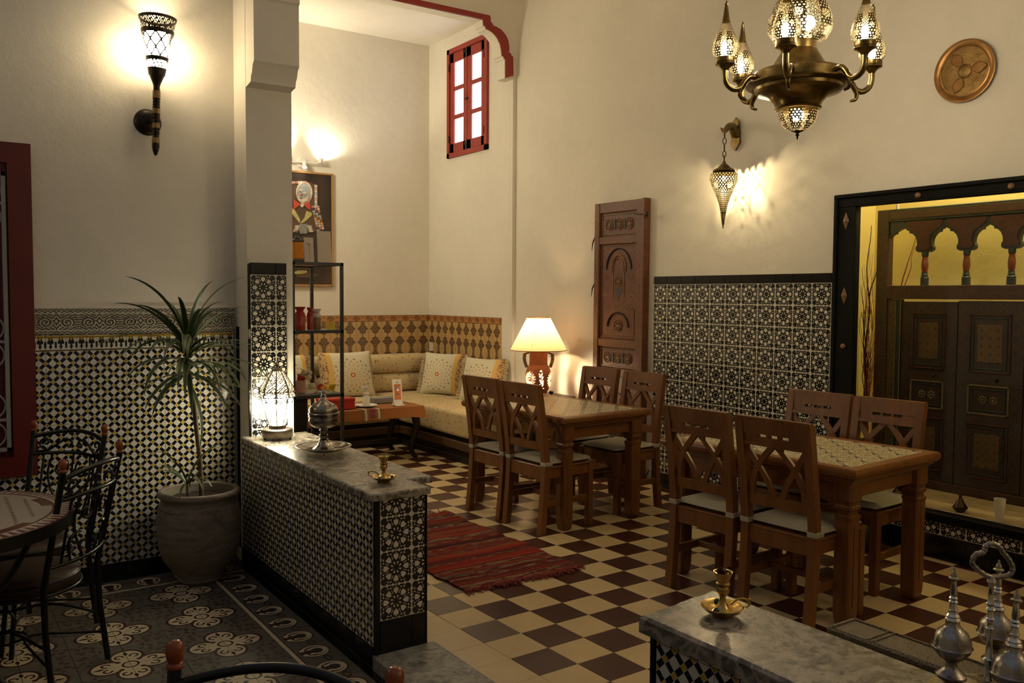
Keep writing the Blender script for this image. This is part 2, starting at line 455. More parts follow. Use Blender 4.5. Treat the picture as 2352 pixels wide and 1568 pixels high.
def wood(name, a, b, rough=0.4, axis='x', scale=9):
    m = Mat(name, rough)
    st = {'x': (0.12, 1.6, 1.6), 'y': (1.6, 0.12, 1.6), 'z': (1.6, 1.6, 0.12)}[axis]
    n = m.noise(scale, 5, 0.6, stretch=st, dist=0.6); k = m.noise(scale*7, 3, stretch=st)
    m.color(m.ramp(n*0.7+k*0.3, [(0.3, a), (0.7, b)])); m.bump(k, 0.08, 0.002); return m
M_WOOD = wood('dining_wood', (0.105, 0.036, 0.009), (0.21, 0.078, 0.020), 0.38, 'z')
M_WOOD_TOP = wood('dining_wood_rim', (0.125, 0.044, 0.011), (0.24, 0.092, 0.024), 0.32, 'y')
M_DARKWOOD = wood('dark_wood', (0.008, 0.006, 0.004), (0.020, 0.013, 0.008), 0.35, 'x')
M_BLACKWOOD = wood('black_painted_wood', (0.002, 0.002, 0.0018), (0.004, 0.004, 0.0034), 0.55, 'y')
M_BLACKWOOD.b.inputs['Specular IOR Level'].default_value = 0.12
M_DARKWOOD.b.inputs['Specular IOR Level'].default_value = 0.3

def painted(name, base, acc1, acc2, acc3, period=0.05, rough=0.5):
    """carved wood painted with small repeated flowers"""
    m = Mat(name, rough); x, y, z = m.xyz()
    u = (y/period).frac()-0.5; v = (z/period).frac()-0.5; r = hyp(u, v); th = v.atan2(u)
    fl = r.lt(0.20+0.12*(th*4).cos()); ring = band(r, 0.36, 0.42); dot = r.lt(0.08)
    dia = band(abs(u)+abs(v), 0.44, 0.5); n = m.noise(60, 3); wear = n.gt(0.52)
    b = m.ramp(m.noise(12), [(0.3, tuple(k*0.7 for k in base)), (0.7, tuple(k*1.3 for k in base))])
    col = m.mix(AND(fl, 1.0), b, acc1); col = m.mix(OR(ring, dia)*0.8, col, acc2); col = m.mix(dot, col, acc3); col = m.mix(wear*0.55, col, b)
    m.color(col); m.bump(OR(fl, ring, dia), 0.25, 0.003); return m
M_PANEL_RAIL = painted('carved_rail_paint', (0.115, 0.036, 0.012), (0.16, 0.060, 0.022), (0.20, 0.085, 0.028), (0.03, 0.022, 0.022), 0.055)
M_PANEL_FIELD = painted('carved_field_paint', (0.105, 0.027, 0.011), (0.14, 0.042, 0.015), (0.17, 0.062, 0.02), (0.03, 0.02, 0.02), 0.14)
M_PANEL_GOLD = plain('carved_gilt_paint', (0.20, 0.10, 0.034), 0.5, var=0.4, scale=70)
M_PANEL_BLUE = plain('carved_slate_paint', (0.028, 0.022, 0.020), 0.5, var=0.4, scale=60)
M_SCREEN = painted('screen_paint', (0.030, 0.016, 0.009), (0.055, 0.014, 0.009), (0.050, 0.042, 0.020), (0.018, 0.030, 0.024), 0.075)
M_SCREEN_RAIL = painted('screen_rail_paint', (0.045, 0.019, 0.010), (0.07, 0.028, 0.013), (0.06, 0.034, 0.015), (0.03, 0.02, 0.012), 0.035)
M_SCREEN_GILT = painted('screen_gilt_paint', (0.085, 0.052, 0.016), (0.055, 0.026, 0.011), (0.12, 0.078, 0.024), (0.035, 0.012, 0.008), 0.05)
M_SCREEN_RED = plain('screen_dark_red_paint', (0.050, 0.013, 0.008), 0.5, var=0.35, scale=40)
M_SCREEN_EDGE = plain('screen_green_edge_paint', (0.018, 0.028, 0.022), 0.45, var=0.3, scale=40)
M_SPINDLE = plain('spindle_orange_paint', (0.15, 0.036, 0.010), 0.4, var=0.25, scale=40)
M_SCREEN_LINE = plain('screen_pale_line_paint', (0.13, 0.105, 0.05), 0.5, var=0.4, scale=60)

M_RED = plain('red_gloss_paint', (0.115, 0.010, 0.008), 0.38, var=0.12, scale=6)
M_REDTRIM = plain('red_trim_paint', (0.27, 0.030, 0.020), 0.6, var=0.1, scale=6)
M_GRILLE = plain('grey_grille_paint', (0.24, 0.24, 0.23), 0.45)
M_DARKGLASS = plain('dark_pane', (0.010, 0.005, 0.006), 0.12)
M_IRON = plain('black_iron', (0.005, 0.005, 0.0055), 0.3, 0.0, spec=0.35)
M_STEEL = plain('black_steel_tube', (0.012, 0.012, 0.011), 0.45)
M_BALL = plain('varnished_orange_wood', (0.24, 0.055, 0.014), 0.25, var=0.25, scale=25)
def metal(name, lo, hi, rough=0.3, bump=0.0, bs=80):
    m = Mat(name, rough, 1.0); n = m.noise(18, 4); m.color(m.ramp(n, [(0.3, lo), (0.7, hi)]))
    if bump: m.bump(m.noise(bs, 4), bump, 0.003)
    return m
M_BRASS = metal('aged_brass', (0.12, 0.082, 0.030), (0.24, 0.17, 0.065), 0.30)
M_BRASS_B = metal('bright_brass', (0.46, 0.30, 0.09), (0.62, 0.42, 0.14), 0.22)
M_COPPER = metal('copper_plate', (0.24, 0.12, 0.042), (0.34, 0.19, 0.07), 0.36)
M_COPPER_E = metal('engraved_copper', (0.16, 0.095, 0.034), (0.34, 0.215, 0.08), 0.42, 0.7, 130)
M_SILVER = metal('tarnished_silver', (0.16, 0.14, 0.12), (0.44, 0.40, 0.35), 0.22, 0.5, 70)
M_SILVER_B = metal('polished_silver', (0.52, 0.48, 0.42), (0.66, 0.62, 0.54), 0.16)
M_PEWTER = metal('dull_pewter', (0.19, 0.16, 0.13), (0.30, 0.26, 0.20), 0.34, 0.5, 120)
M_BRONZE = metal('dark_bronze', (0.05, 0.033, 0.022), (0.10, 0.066, 0.04), 0.35)
M_SHADE = metal('pierced_brass', (0.10, 0.078, 0.042), (0.16, 0.125, 0.065), 0.42)
M_SCONCE = plain('sconce_black_metal', (0.022, 0.015, 0.010), 0.4, 0.6)
M_BONE = plain('camel_bone_inlay', (0.30, 0.16, 0.04), 0.4, var=0.3, scale=60)
M_TERRA = plain('terracotta', (0.36, 0.115, 0.038), 0.6, var=0.2, scale=14)
M_ROPE = plain('rope_handle', (0.26, 0.17, 0.075), 0.9, var=0.4, scale=90)
def pot_mat():
    m = Mat('grey_clay', 0.8); x, y, z = m.xyz(); n = m.noise(9, 5, stretch=(1, 1, 5)); k = m.noise(40, 4)
    m.color(m.ramp(n*0.7+k*0.3, [(0.3, (0.13, 0.105, 0.08)), (0.5, (0.22, 0.185, 0.145)), (0.72, (0.30, 0.25, 0.20))])); m.bump(n+k*0.4, 0.3, 0.006); return m
M_POT = pot_mat()
M_SOIL = plain('soil', (0.03, 0.019, 0.012), 0.95, var=0.5, scale=60, bump=0.8, bscale=90)
def leaf_mat():
    m = Mat('striped_leaf', 0.42); uv = m.co('UV'); sp = m.nt.nodes.new('ShaderNodeSeparateXYZ'); m.nt.links.new(uv, sp.inputs[0])
    u = X(m.nt, sp.outputs[0]); e = abs(u-0.5)*2
    n = m.noise(30, 2)
    col = m.mix(e.gt(0.70), m.ramp(n, [(0.3, (0.018, 0.045, 0.015)), (0.7, (0.05, 0.10, 0.035))]), (0.22, 0.24, 0.10)); m.color(col); return m
M_LEAF = leaf_mat()
M_TRUNK = plain('plant_stem', (0.13, 0.085, 0.045), 0.8, var=0.4, scale=60)
M_CUSH = plain('seat_cushion_cloth', (0.36, 0.32, 0.24), 0.9, var=0.12, scale=120, bump=0.3, bscale=200)
def table_print():
    m = Mat('mosaic_print_tabletop', 0.22); x, y, z = m.xyz(); P = 0.16
    s = (x+y)/P; t = (x-y)/P
    fs = abs(s.frac()-0.5); ft = abs(t.frac()-0.5)
    wob = ((s-t)*PI*2).sin()*0.06
    ln = OR(abs(fs-0.43+wob).lt(0.028), abs(ft-0.43-wob).lt(0.028))
    dash = AND(OR(abs(fs-0.20).lt(0.030), abs(ft-0.20).lt(0.030)), ((s+t)*2.0+0.2).frac().gt(0.55))
    blk = AND(fs.gt(0.40), ft.gt(0.40)); ctr = AND(fs.lt(0.09), ft.lt(0.09))
    n = m.noise(20)
    col = m.ramp(n, [(0.3, (0.52, 0.44, 0.27)), (0.7, (0.62, 0.53, 0.34))])
    col = m.mix(dash*0.8, col, (0.10, 0.095, 0.085)); col = m.mix(ln, col, (0.22, 0.20, 0.16)); col = m.mix(blk, col, (0.045, 0.055, 0.075)); col = m.mix(ctr, col, (0.40, 0.26, 0.12))
    m.color(col); return m
M_TPRINT = table_print()
def mosaic_round():
    m = Mat('round_mosaic_top', 0.25); x, y, z = m.xyz(); r = hyp(x, y); th = y.atan2(x); P = 0.062
    s = (x/P).frac()-0.5; t = (y/(P*0.55)).frac()-0.5
    dot = (abs(s)*2.2+abs(t)*1.5).lt(0.36)
    rim = r.gt(0.430); tri = AND(band(r, 0.440, 0.487), ((th/(2*PI)*84).frac()-0.5+(r-0.463)*8).gt(0.0))
    ringl = band(r, 0.420, 0.432)
    tooth = AND(band(r, 0.385, 0.42), ((th/(2*PI)*6).frac()).lt(0.35))
    col = m.mix(AND(dot, r.lt(0.38)), (0.42, 0.37, 0.32), (0.06, 0.022, 0.022)); col = m.mix(tooth, col, (0.12, 0.030, 0.028))
    col = m.mix(rim, col, (0.44, 0.39, 0.33)); col = m.mix(OR(tri, ringl, r.gt(0.487)), col, (0.11, 0.026, 0.024))
    m.color(col); return m
M_MOSAIC = mosaic_round()
def sofa_mat(name, base, seam=0.0):
    m = Mat(name, 0.85, spec=0.2); p = m.wpos(); v = m.voro(26, vec=p); cl = m.voro(26, vec=p, out='Color')
    sp = m.nt.nodes.new('ShaderNodeSeparateColor'); m.nt.links.new(cl.v, sp.inputs[0]); k = X(m.nt, sp.outputs[0])
    dot = v.lt(0.24); v2 = m.voro(55, vec=p).lt(0.18)
    n = m.noise(8, vec=p)
    col = m.ramp(n, [(0.3, tuple(q*0.88 for q in base)), (0.7, base)])
    col = m.mix(v2, col, (0.42, 0.26, 0.08)); col = m.mix(AND(dot, k.lt(0.55)), col, (0.40, 0.12, 0.03)); col = m.mix(AND(dot, k.gt(0.7)), col, (0.22, 0.14, 0.06)); col = m.mix(AND(dot, band(k, 0.55, 0.7)), col, (0.55, 0.34, 0.06))
    m.color(col); m.bump(m.noise(120, 3, vec=p), 0.15, 0.002); return m
M_SOFA = sofa_mat('flowered_sofa_cloth', (0.58, 0.46, 0.26))
def cushion_mat():
    # local x across (-1..1), z up
    m = Mat('rosette_cushion_cloth', 0.9, spec=0.15); uv = m.co('UV'); sp = m.nt.nodes.new('ShaderNodeSeparateXYZ'); m.nt.links.new(uv, sp.inputs[0])
    u = X(m.nt, sp.outputs[0])*2-1.0; v = X(m.nt, sp.outputs[1])*2-1.0
    cu = u+0.08; r = hyp(cu, v+0.1); th = (v+0.1).atan2(cu)
    pet = abs((th/(2*PI)*16).frac()-0.5)
    d1 = AND(band(r, 0.68, 0.76), pet.lt(0.12)); d2 = AND(band(r, 0.58, 0.635), pet.gt(0.39)); d3 = AND(band(r, 0.40, 0.53), pet.lt(0.15)); d4 = band(r, 0.05, 0.10); d5 = AND(band(r, 0.15, 0.33), pet.gt(0.33))
    col = m.mix(d1, (0.66, 0.60, 0.44), (0.26, 0.24, 0.12)); col = m.mix(d2, col, (0.42, 0.18, 0.10)); col = m.mix(OR(d3, d5), col, (0.60, 0.42, 0.22)); col = m.mix(d4, col, (0.50, 0.12, 0.035))
    # yellow and mottled bands on the right
    mot = m.voro(45).lt(0.42)
    col = m.mix(band(u, 0.62, 0.80), col, (0.66, 0.42, 0.12)); col = m.mix(u.gt(0.80), col, (0.56, 0.38, 0.18)); col = m.mix(AND(u.gt(0.80), mot), col, (0.22, 0.10, 0.06))
    m.color(col); m.bump(m.noise(150, 3), 0.2, 0.002); return m
M_CUSHION = cushion_mat()
M_FRINGE = plain('cushion_fringe', (0.50, 0.40, 0.24), 0.95, var=0.4, scale=90)
M_CLOTH = plain('ochre_tablecloth', (0.28, 0.10, 0.022), 0.9, var=0.12, scale=60, bump=0.2, bscale=250)
def runner_mat():
    m = Mat('striped_runner_cloth', 0.9); x, y, z = m.xyz(); u = x/0.19
    st = abs((u*4.5+0.5).frac()-0.5).gt(0.27); red = abs(u).lt(0.16); pk = AND(red, abs((u*16).frac()-0.5).lt(0.25))
    col = m.mix(st, (0.23, 0.12, 0.055), (0.55, 0.46, 0.30)); col = m.mix(red, col, (0.26, 0.06, 0.055)); col = m.mix(pk, col, (0.15, 0.03, 0.04)); m.color(col); return m
M_RUNNER = runner_mat()
def rug_mat():
    m = Mat('woven_rug', 0.95, spec=0.1); x, y, z = m.xyz()
    def wn(sc, sd):
        n = m.nt.nodes.new('ShaderNodeTexWhiteNoise'); n.noise_dimensions = '1D'; q = ((y+5.0+sd)/sc).floor(); m.nt.links.new(q.v, n.inputs['W']); return X(m.nt, n.outputs['Value'])
    wob = m.noise(25, 2)*0.006; y = y+wob
    a, bb = wn(0.036, 0.3), wn(0.0125, 1.7); seg = m.noise(1.0, 2, stretch=(11, 45, 1))
    col = m.mix(a.gt(0.30), (0.060, 0.010, 0.009), (0.15, 0.016, 0.011)); col = m.mix(a.gt(0.72), col, (0.085, 0.030, 0.018))
    col = m.mix(bb.gt(0.62), col, (0.19, 0.018, 0.013)); col = m.mix(bb.lt(0.24), col, (0.032, 0.018, 0.016)); col = m.mix(AND(bb.gt(0.86), 1.0), col, (0.22, 0.045, 0.022))
    col = m.mix(AND(a.gt(0.58), bb.lt(0.5), seg.gt(0.50)), col, (0.18, 0.14, 0.085)); col = m.mix(AND(a.lt(0.2), seg.gt(0.56)), col, (0.11, 0.075, 0.04))
    m.color(col); m.bump(m.noise(1.0, 2, stretch=(60, 260, 1)), 0.5, 0.004); return m
M_RUG = rug_mat()
M_RUGF = plain('rug_fringe', (0.15, 0.016, 0.012), 0.95, var=0.3, scale=60)
def shade_paper():
    m = Mat('parchment_lampshade', 0.8); x, y, z = m.xyz(); th = y.atan2(x); u = (th/(2*PI)*9).frac()-0.5
    zz = z
    stem = AND(abs(u-((zz-0.05)*30).sin()*0.05).lt(0.010), band(zz, 0.03, 0.17)); lf = AND(m.voro(70).lt(0.22), band(zz, 0.05, 0.20), abs(u).lt(0.2))
    mk = OR(stem, lf)
    col = m.mix(mk*0.8, (0.84, 0.66, 0.43), (0.30, 0.20, 0.09))
    tr = m.nt.nodes.new('ShaderNodeBsdfTranslucent'); m.nt.links.new(col, tr.inputs[0]); m.color(col)
    mx = m.nt.nodes.new('ShaderNodeMixShader'); mx.inputs[0].default_value = 0.62
    m.nt.links.new(m.b.outputs[0], mx.inputs[1]); m.nt.links.new(tr.outputs[0], mx.inputs[2])
    m.nt.links.new(mx.outputs[0], m.nt.nodes['Material Output'].inputs[0]); return m
M_PAPER = shade_paper()
def glass(name, col, rough=0.05):
    m = Mat(name, rough); m.color(col); m.b.inputs['Transmission Weight'].default_value = 1.0; m.b.inputs['IOR'].default_value = 1.45; return m
M_FROST = Mat('frosted_lantern_glass', 0.6)
def _frost(m, col, fac):
    tr = m.nt.nodes.new('ShaderNodeBsdfTranslucent'); tr.inputs[0].default_value = (*col, 1); m.color(col)
    mx = m.nt.nodes.new('ShaderNodeMixShader'); mx.inputs[0].default_value = fac
    m.nt.links.new(m.b.outputs[0], mx.inputs[1]); m.nt.links.new(tr.outputs[0], mx.inputs[2])
    m.nt.links.new(mx.outputs[0], m.nt.nodes['Material Output'].inputs[0])
_frost(M_FROST, (0.92, 0.90, 0.82), 0.85)
M_AMBER = Mat('amber_glass', 0.15); _frost(M_AMBER, (0.75, 0.36, 0.02), 0.5)
M_CLEAR = glass('clear_plastic', (0.9, 0.9, 0.9), 0.1)
M_WHITE = plain('white_gloss', (0.72, 0.68, 0.62), 0.35)
M_CARD = plain('white_card', (0.55, 0.50, 0.45), 0.8)
M_REDBOX = plain('red_card', (0.42, 0.018, 0.010), 0.5)
M_REDLIQ = plain('red_bottle', (0.30, 0.03, 0.012), 0.3, var=0.3, scale=40)
M_BROWNLIQ = plain('brown_bottle', (0.20, 0.105, 0.045), 0.35)
M_YELLOW = plain('yellow_card', (0.62, 0.42, 0.015), 0.5)
M_ORANGE = plain('orange_print', (0.70, 0.19, 0.012), 0.5)
M_GREYBOOK = plain('grey_cover', (0.22, 0.22, 0.21), 0.6)
M_PINK = plain('pink_cloth', (0.45, 0.24, 0.18), 0.9, var=0.2)
M_REDCLOTH = plain('red_cloth', (0.28, 0.015, 0.012), 0.8, var=0.3, scale=30)
M_PAPERBAG = plain('tan_paper', (0.36, 0.20, 0.09), 0.8, var=0.2, scale=20)
M_CANDLE = plain('cream_wax', (0.62, 0.55, 0.33), 0.5)
M_GREEN = plain('green_resin', (0.02, 0.05, 0.03), 0.5)
M_PETAL = plain('dark_red_petal', (0.075, 0.008, 0.006), 0.6)
M_TWIG_K = plain('black_twig', (0.012, 0.008, 0.006), 0.7)
M_TWIG_R = plain('red_twig', (0.16, 0.014, 0.008), 0.6)
M_GREENPOT = plain('dark_green_glaze', (0.010, 0.022, 0.016), 0.2)
M_SILLSTONE = plain('beige_sill_tile', (0.50, 0.40, 0.22), 0.45, var=0.15, scale=12)
def bulb(name, col, st):
    m = Mat(name, 0.5); m.color((0, 0, 0)); m.emit(col, st); return m
# ------------------------------------------------------------------ the setting
XR, XA, YA, YF, YL, YP = 4.90, 4.86, 7.15, 8.84, 5.25, 5.03     # right wall, alcove wall, arch, far wall, patio wall, pillar front
ZP = -0.06                                                       # patio floor
W_Y = Matrix(((1, 0, 0, 0), (0, 0, -1, 0), (0, 1, 0, 0), (0, 0, 0, 1)))      # tile on a wall that faces -Y
W_X = Matrix(((0, 0, -1, 0), (-1, 0, 0, 0), (0, 1, 0, 0), (0, 0, 0, 1)))     # tile on a wall that faces -X
_tm = {}
def tile_mesh(name, x0, x1, y0, y1, t, mat, ch=0.0015):
    key = (name, round(x0, 4), round(x1, 4), round(y0, 4), round(y1, 4), mat.m.name)
    if key in _tm: return _tm[key]
    mb = MB()
    vs = [(x0, y0, -0.004), (x1, y0, -0.004), (x1, y1, -0.004), (x0, y1, -0.004), (x0, y0, t-ch), (x1, y0, t-ch), (x1, y1, t-ch), (x0, y1, t-ch),
          (x0+ch, y0+ch, t), (x1-ch, y0+ch, t), (x1-ch, y1-ch, t), (x0+ch, y1-ch, t)]
    mb.add(vs, [(8, 9, 10, 11)]+[(i, (i+1) % 4, 4+(i+1) % 4, 4+i) for i in range(4)]+[(4+i, 4+(i+1) % 4, 8+(i+1) % 4, 8+i) for i in range(4)])
    _tm[key] = mb.mesh(name, mat, fix=False); return _tm[key]
def tile(name, parent, me, loc, R=None, rz=0.0, jit=0.0):
    M = Matrix.Translation(loc) @ (R if R is not None else Matrix.Identity(4)) @ Matrix.Rotation(rz, 4, 'Z')
    if jit: M = M @ Matrix.Rotation(random.uniform(-jit, jit), 4, 'X') @ Matrix.Rotation(random.uniform(-jit, jit), 4, 'Y')
    return link(name, me, parent, M)

# --- chequered hall floor
floor = struct('floor', MB().box(1.56, 5.0, -1.5, 8.9, -0.12, -0.004), M_GROUT, label='chequered cream and oxblood cement tile floor')
GX, GY, GA = 2.027, 2.769, 0.02245
def gpos(i, j): return (GX+0.2*(i*math.cos(GA)-j*math.sin(GA)), GY+0.2*(i*math.sin(GA)+j*math.cos(GA)))
cand = []
for i in range(-1, 16):
    for j in range(-21, 32):
        x, y = gpos(i+0.5, j+0.5)
        if not (1.82 < x < 4.95 and -1.4 < y < 8.86): continue
        d = np.array([x, y, 0])-_C; dep = d@_f
        px, py = (1176+F_PX*(d@_r)/dep, 784-F_PX*(d@_u)/dep) if dep > 0.2 else (9e9, 9e9)
        vis = -60 < px < 2420 and py < 1640 and dep > 0
        if i < 0: m = 0
        else: m = 1 if (i+j) % 2 == 0 else 0
        if m == 1 and i <= 1 and 2 <= j <= 6 and (i, j) != (1, 3): m = 2
        cand.append((dep if vis else 50+abs(dep), i, j, m))
cand.sort()
FT = [M_FT_CREAM, M_FT_BROWN, M_FT_FADED]
FTM = [tile_mesh('floor_tile', -0.0993, 0.0993, -0.0993, 0.0993, 0.0, m, 0.001) for m in FT]
far = MB()
for n, (dep, i, j, m) in enumerate(cand):
    x, y = gpos(i+0.5, j+0.5)
    if n < 300: tile('floor_tile', floor, FTM[m], (x, y, random.uniform(-0.0006, 0.0006)), rz=GA)
    else:
        far.cur = m; far.M = xf((x, y, 0), GA); far.add([(-0.0993, -0.0993, 0), (0.0993, -0.0993, 0), (0.0993, 0.0993, 0), (-0.0993, 0.0993, 0), (-0.0993, -0.0993, -.004), (0.0993, -0.0993, -.004), (0.0993, 0.0993, -.004), (-0.0993, 0.0993, -.004)], [(0, 1, 2, 3), (0, 4, 5, 1), (1, 5, 6, 2), (2, 6, 7, 3), (3, 7, 4, 0)])
far.M = Matrix.Identity(4)
o = part('far_floor_tiles', far, FT, floor); o['kind'] = 'stuff'

# --- patio floor
floor_p = struct('floor_patio', MB().box(-3.0, 1.56, -3.0, 5.3, ZP-0.1, ZP-0.003), M_GROUT_D, label='patterned grey cement tile floor of the patio')
TF = tile_mesh('flower_tile', -0.0993, 0.0993, -0.0993, 0.0993, 0.0, M_FLOWER, 0.001); TR = tile_mesh('border_tile', -0.0993, 0.0993, -0.0993, 0.0993, 0.0, M_RING, 0.001)
PY0 = 4.335; rest = MB()
for cx in range(-1, 17):
    for r in range(-22, 4):
        x = 1.215-0.2*cx; y = PY0+0.1+0.2*r
        d = np.array([x, y, ZP])-_C; dep = d@_f
        if dep < 0.5: continue
        px, py = 1176+F_PX*(d@_r)/dep, 784-F_PX*(d@_u)/dep
        if not (-150 < px < 1300 and py < 1720): continue
        z = ZP+random.uniform(-0.0005, 0.0005)
        if r == 3 and cx == -1: tile('border_tile', floor_p, TR, (x, y, z), rz=PI/2)
        elif r == 3: tile('border_tile', floor_p, TR, (x, y, z), rz=PI/2)
        elif cx == -1: tile('border_tile', floor_p, TR, (x, y, z))
        else:
            qx = cx % 2; qy = r % 2           # qx 0: tile east of a flower; qy 0: north of it
            rz = {(0, 0): 0, (1, 0): PI/2, (1, 1): PI, (0, 1): -PI/2}[(qx, qy)]
            tile('flower_tile', floor_p, TF, (x, y, z), rz=rz)
BK = tile_mesh('black_border_tile', -0.0985, 0.0985, -0.019, 0.019, 0.0, M_BLACKTILE, 0.001)
for k in range(16): tile('black_border_tile', floor_p, BK, (1.536, 5.13-0.1-0.2*k, ZP+0.001), rz=PI/2)
BK2 = tile_mesh('black_border_tile', -0.0985, 0.0985, -0.048, 0.048, 0.0, M_BLACKTILE, 0.001)
for k in range(9): tile('black_border_tile', floor_p, BK2, (1.41-0.2*k, 5.185, ZP+0.001))

# --- patio wall (behind the plant)
wl = struct('wall_left', MB().box(-3.0, 1.60, YL, YL+0.2, -0.3, 5.0), M_PLASTER, label='white plaster patio wall with a mosaic tile dado')
wl_g = part('tile_bed', MB().box(-2.9, 1.562, YL-0.008, YL+0.01, ZP, 1.292), M_GROUT, wl)
TD = tile_mesh('mosaic_tile', -0.0992, 0.0992, -0.0992, 0.0992, 0.004, M_DIAMOND)
SK = tile_mesh('skirting_tile', -0.0985, 0.0985, -0.036, 0.036, 0.006, M_BLACKTILE)
BT = tile_mesh('battlement_tile', -0.0992, 0.0992, -0.0445, 0.0445, 0.005, M_BATTLE)
BB = tile_mesh('bead_tile', -0.099, 0.099, -0.006, 0.006, 0.012, M_YELLOWBEAD, 0.004)
XE = 1.556
for k in range(11):
    x = XE-0.1-0.2*k
    for r in range(6):
        z = 0.012+0.1+0.2*r
        if x < 0.36 and z > 0.55: continue            # behind the red window
        tile('mosaic_tile', wl, TD, (x, YL-0.010, z), W_Y, jit=0.003)
    tile('skirting_tile', wl, SK, (x, YL-0.010, ZP+0.036), W_Y)
    if x > 0.36:
        tile('battlement_tile', wl, BT, (x, YL-0.010, 1.212+0.0225+0.022), W_Y); tile('bead_tile', wl, BB, (x, YL-0.010, 1.288), W_Y)
# carved stucco band
def stucco_panel():
    W, H = 0.2115, 0.146; nu, nv = 66, 46; mb = MB()
    def hgt(u, v):
        x = (u-0.5)*2; y = (v-0.5)*2; h = 0.0
        if abs(y) > 0.93 or 0.60 < abs(y) < 0.66: return 0.007
        if abs(y) > 0.66:                                   # two rope borders
            s = math.sin(u*2*PI*4); q = (abs(y)-0.795)*9
            return 0.007 if abs(q-s*0.75) < 0.34 or abs(q+s*0.75) < 0.34 else 0.0
        ax = abs(x)
        r = math.hypot((ax-0.5)*1.25, y+0.05); a = math.atan2(y+0.05, (ax-0.5)*1.25)
        spi = (r*5.2+a/(2*PI)) % 1.0
        if r < 0.40: h = 0.007 if 0.25 < spi < 0.72 else 0.0
        elif ax < 0.16: h = 0.007 if (abs(y-0.05)*1.6+ax*3) % 0.5 < 0.27 else 0.0
        elif ax > 0.88: h = 0.006 if (y*3+ax) % 0.5 < 0.28 else 0.0
        else: h = 0.006 if (y*3.2-ax*2.2) % 0.6 < 0.3 else 0.0
        return h
    mb.grid(lambda u, v: ((u-0.5)*W, (v-0.5)*H, 0.004+hgt(u, v)), nu, nv)
    return mb
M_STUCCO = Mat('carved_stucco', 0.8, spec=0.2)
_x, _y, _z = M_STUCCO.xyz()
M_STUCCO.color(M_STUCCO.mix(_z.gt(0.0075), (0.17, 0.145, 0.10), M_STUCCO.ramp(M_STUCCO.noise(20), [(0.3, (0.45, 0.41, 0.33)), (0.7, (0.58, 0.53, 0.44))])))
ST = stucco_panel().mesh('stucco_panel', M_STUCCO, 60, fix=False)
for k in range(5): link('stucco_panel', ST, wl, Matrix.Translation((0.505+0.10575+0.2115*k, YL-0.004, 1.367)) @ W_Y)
part('stucco_edge', MB().box(0.505, 1.562, YL-0.016, YL, 1.441, 1.450).box(0.500, 0.507, YL-0.016, YL, 1.29, 1.45), M_PLASTER, wl)

# --- pillar with its corbel
mb = MB(); mb.box(1.575, 1.845, YP, YL+0.2, -0.12, 5.0)
wp = struct('wall_pillar', mb, M_PLASTER, label='white plaster pillar with star tile facing and stepped corbel')
# corbel: steps out toward the patio side of the arch
prof = [(YP, 2.70), (YP-0.09, 2.715), (YP-0.095, 2.745), (YP-0.115, 2.765), (YP-0.125, 2.80), (YP-0.15, 2.82), (YP-0.15, 3.16), (YP-0.165, 3.17), (YP-0.165, 3.20), (YP-0.19, 3.22), (YP-0.19, 5.0), (YP, 5.0)]
part('corbel', MB().prism(prof, 1.577, 1.838, 'x'), M_PLASTER, wp, 40)
part('tile_bed', MB().box(1.58, 1.800, YP-0.008, YP+0.01, 0.66, 1.704), M_GROUT, wp)
TS = tile_mesh('star_tile', -0.0742, 0.0742, -0.0742, 0.0742, 0.004, M_STAR)
TSH = tile_mesh('star_tile', -0.0742, -0.0102, -0.0742, 0.0742, 0.004, M_STAR)
CAP = tile_mesh('cap_tile', -0.0742, 0.0742, -0.0335, 0.0335, 0.006, M_BLACKTILE); CAPH = tile_mesh('cap_tile', -0.0742, -0.0102, -0.0335, 0.0335, 0.006, M_BLACKTILE)
for r in range(7):
    z = 1.636-0.075-0.15*r
    tile('star_tile', wp, TS, (1.662, YP-0.010, z), W_Y, jit=0.003); tile('star_tile', wp, TSH, (1.662+0.15, YP-0.010, z), W_Y)
tile('cap_tile', wp, CAP, (1.662, YP-0.010, 1.671), W_Y); tile('cap_tile', wp, CAPH, (1.662+0.15, YP-0.010, 1.671), W_Y)
ED = tile_mesh('edge_strip', -0.006, 0.006, -0.095, 0.095, 0.006, M_BLACKTILE)
for z in (1.60, 1.415+0.0, 0.79, 0.98, 1.17): tile('edge_strip', wp, ED, (1.580, YP-0.010, z), W_Y)
ED2 = tile_mesh('edge_strip', -0.025, 0.025, -0.11, 0.11, 0.006, M_BLACKTILE)
for k in range(6): tile('edge_strip', wp, ED2, (1.576, YL-0.032, 0.06+0.11+0.222*k-0.06), W_X)

# --- low wall between patio and hall
LW0, LW1 = 1.555, 1.805
def low_wall(name, y0, y1, label):
    w_ = struct(name, MB().box(LW0+0.008, LW1, y0, y1, -0.12, 0.667), M_GROUT_D, label=label); return w_
lw = low_wall('wall_low', 3.308, YP+0.02, 'low mosaic tiled wall between patio and hall with a grey marble top')
for k in range(9):
    for r in range(3): tile('mosaic_tile', lw, TD, (LW0+0.008, 3.325+0.1+0.2*k, 0.03+0.1+0.2*r), W_X, jit=0.003)
TDc = tile_mesh('mosaic_tile', -0.0992, 0.0992, -0.0992, -0.064, 0.004, M_DIAMOND)
for k in range(9): tile('mosaic_tile', lw, TDc, (LW0+0.008, 3.425+0.2*k, 0.73), W_X)
SK2 = tile_mesh('skirting_tile', -0.0985, 0.0985, -0.043, 0.043, 0.008, M_BLACKTILE)
for k in range(9): tile('skirting_tile', lw, SK2, (LW0+0.008, 3.325+0.1+0.2*k, ZP+0.045), W_X)
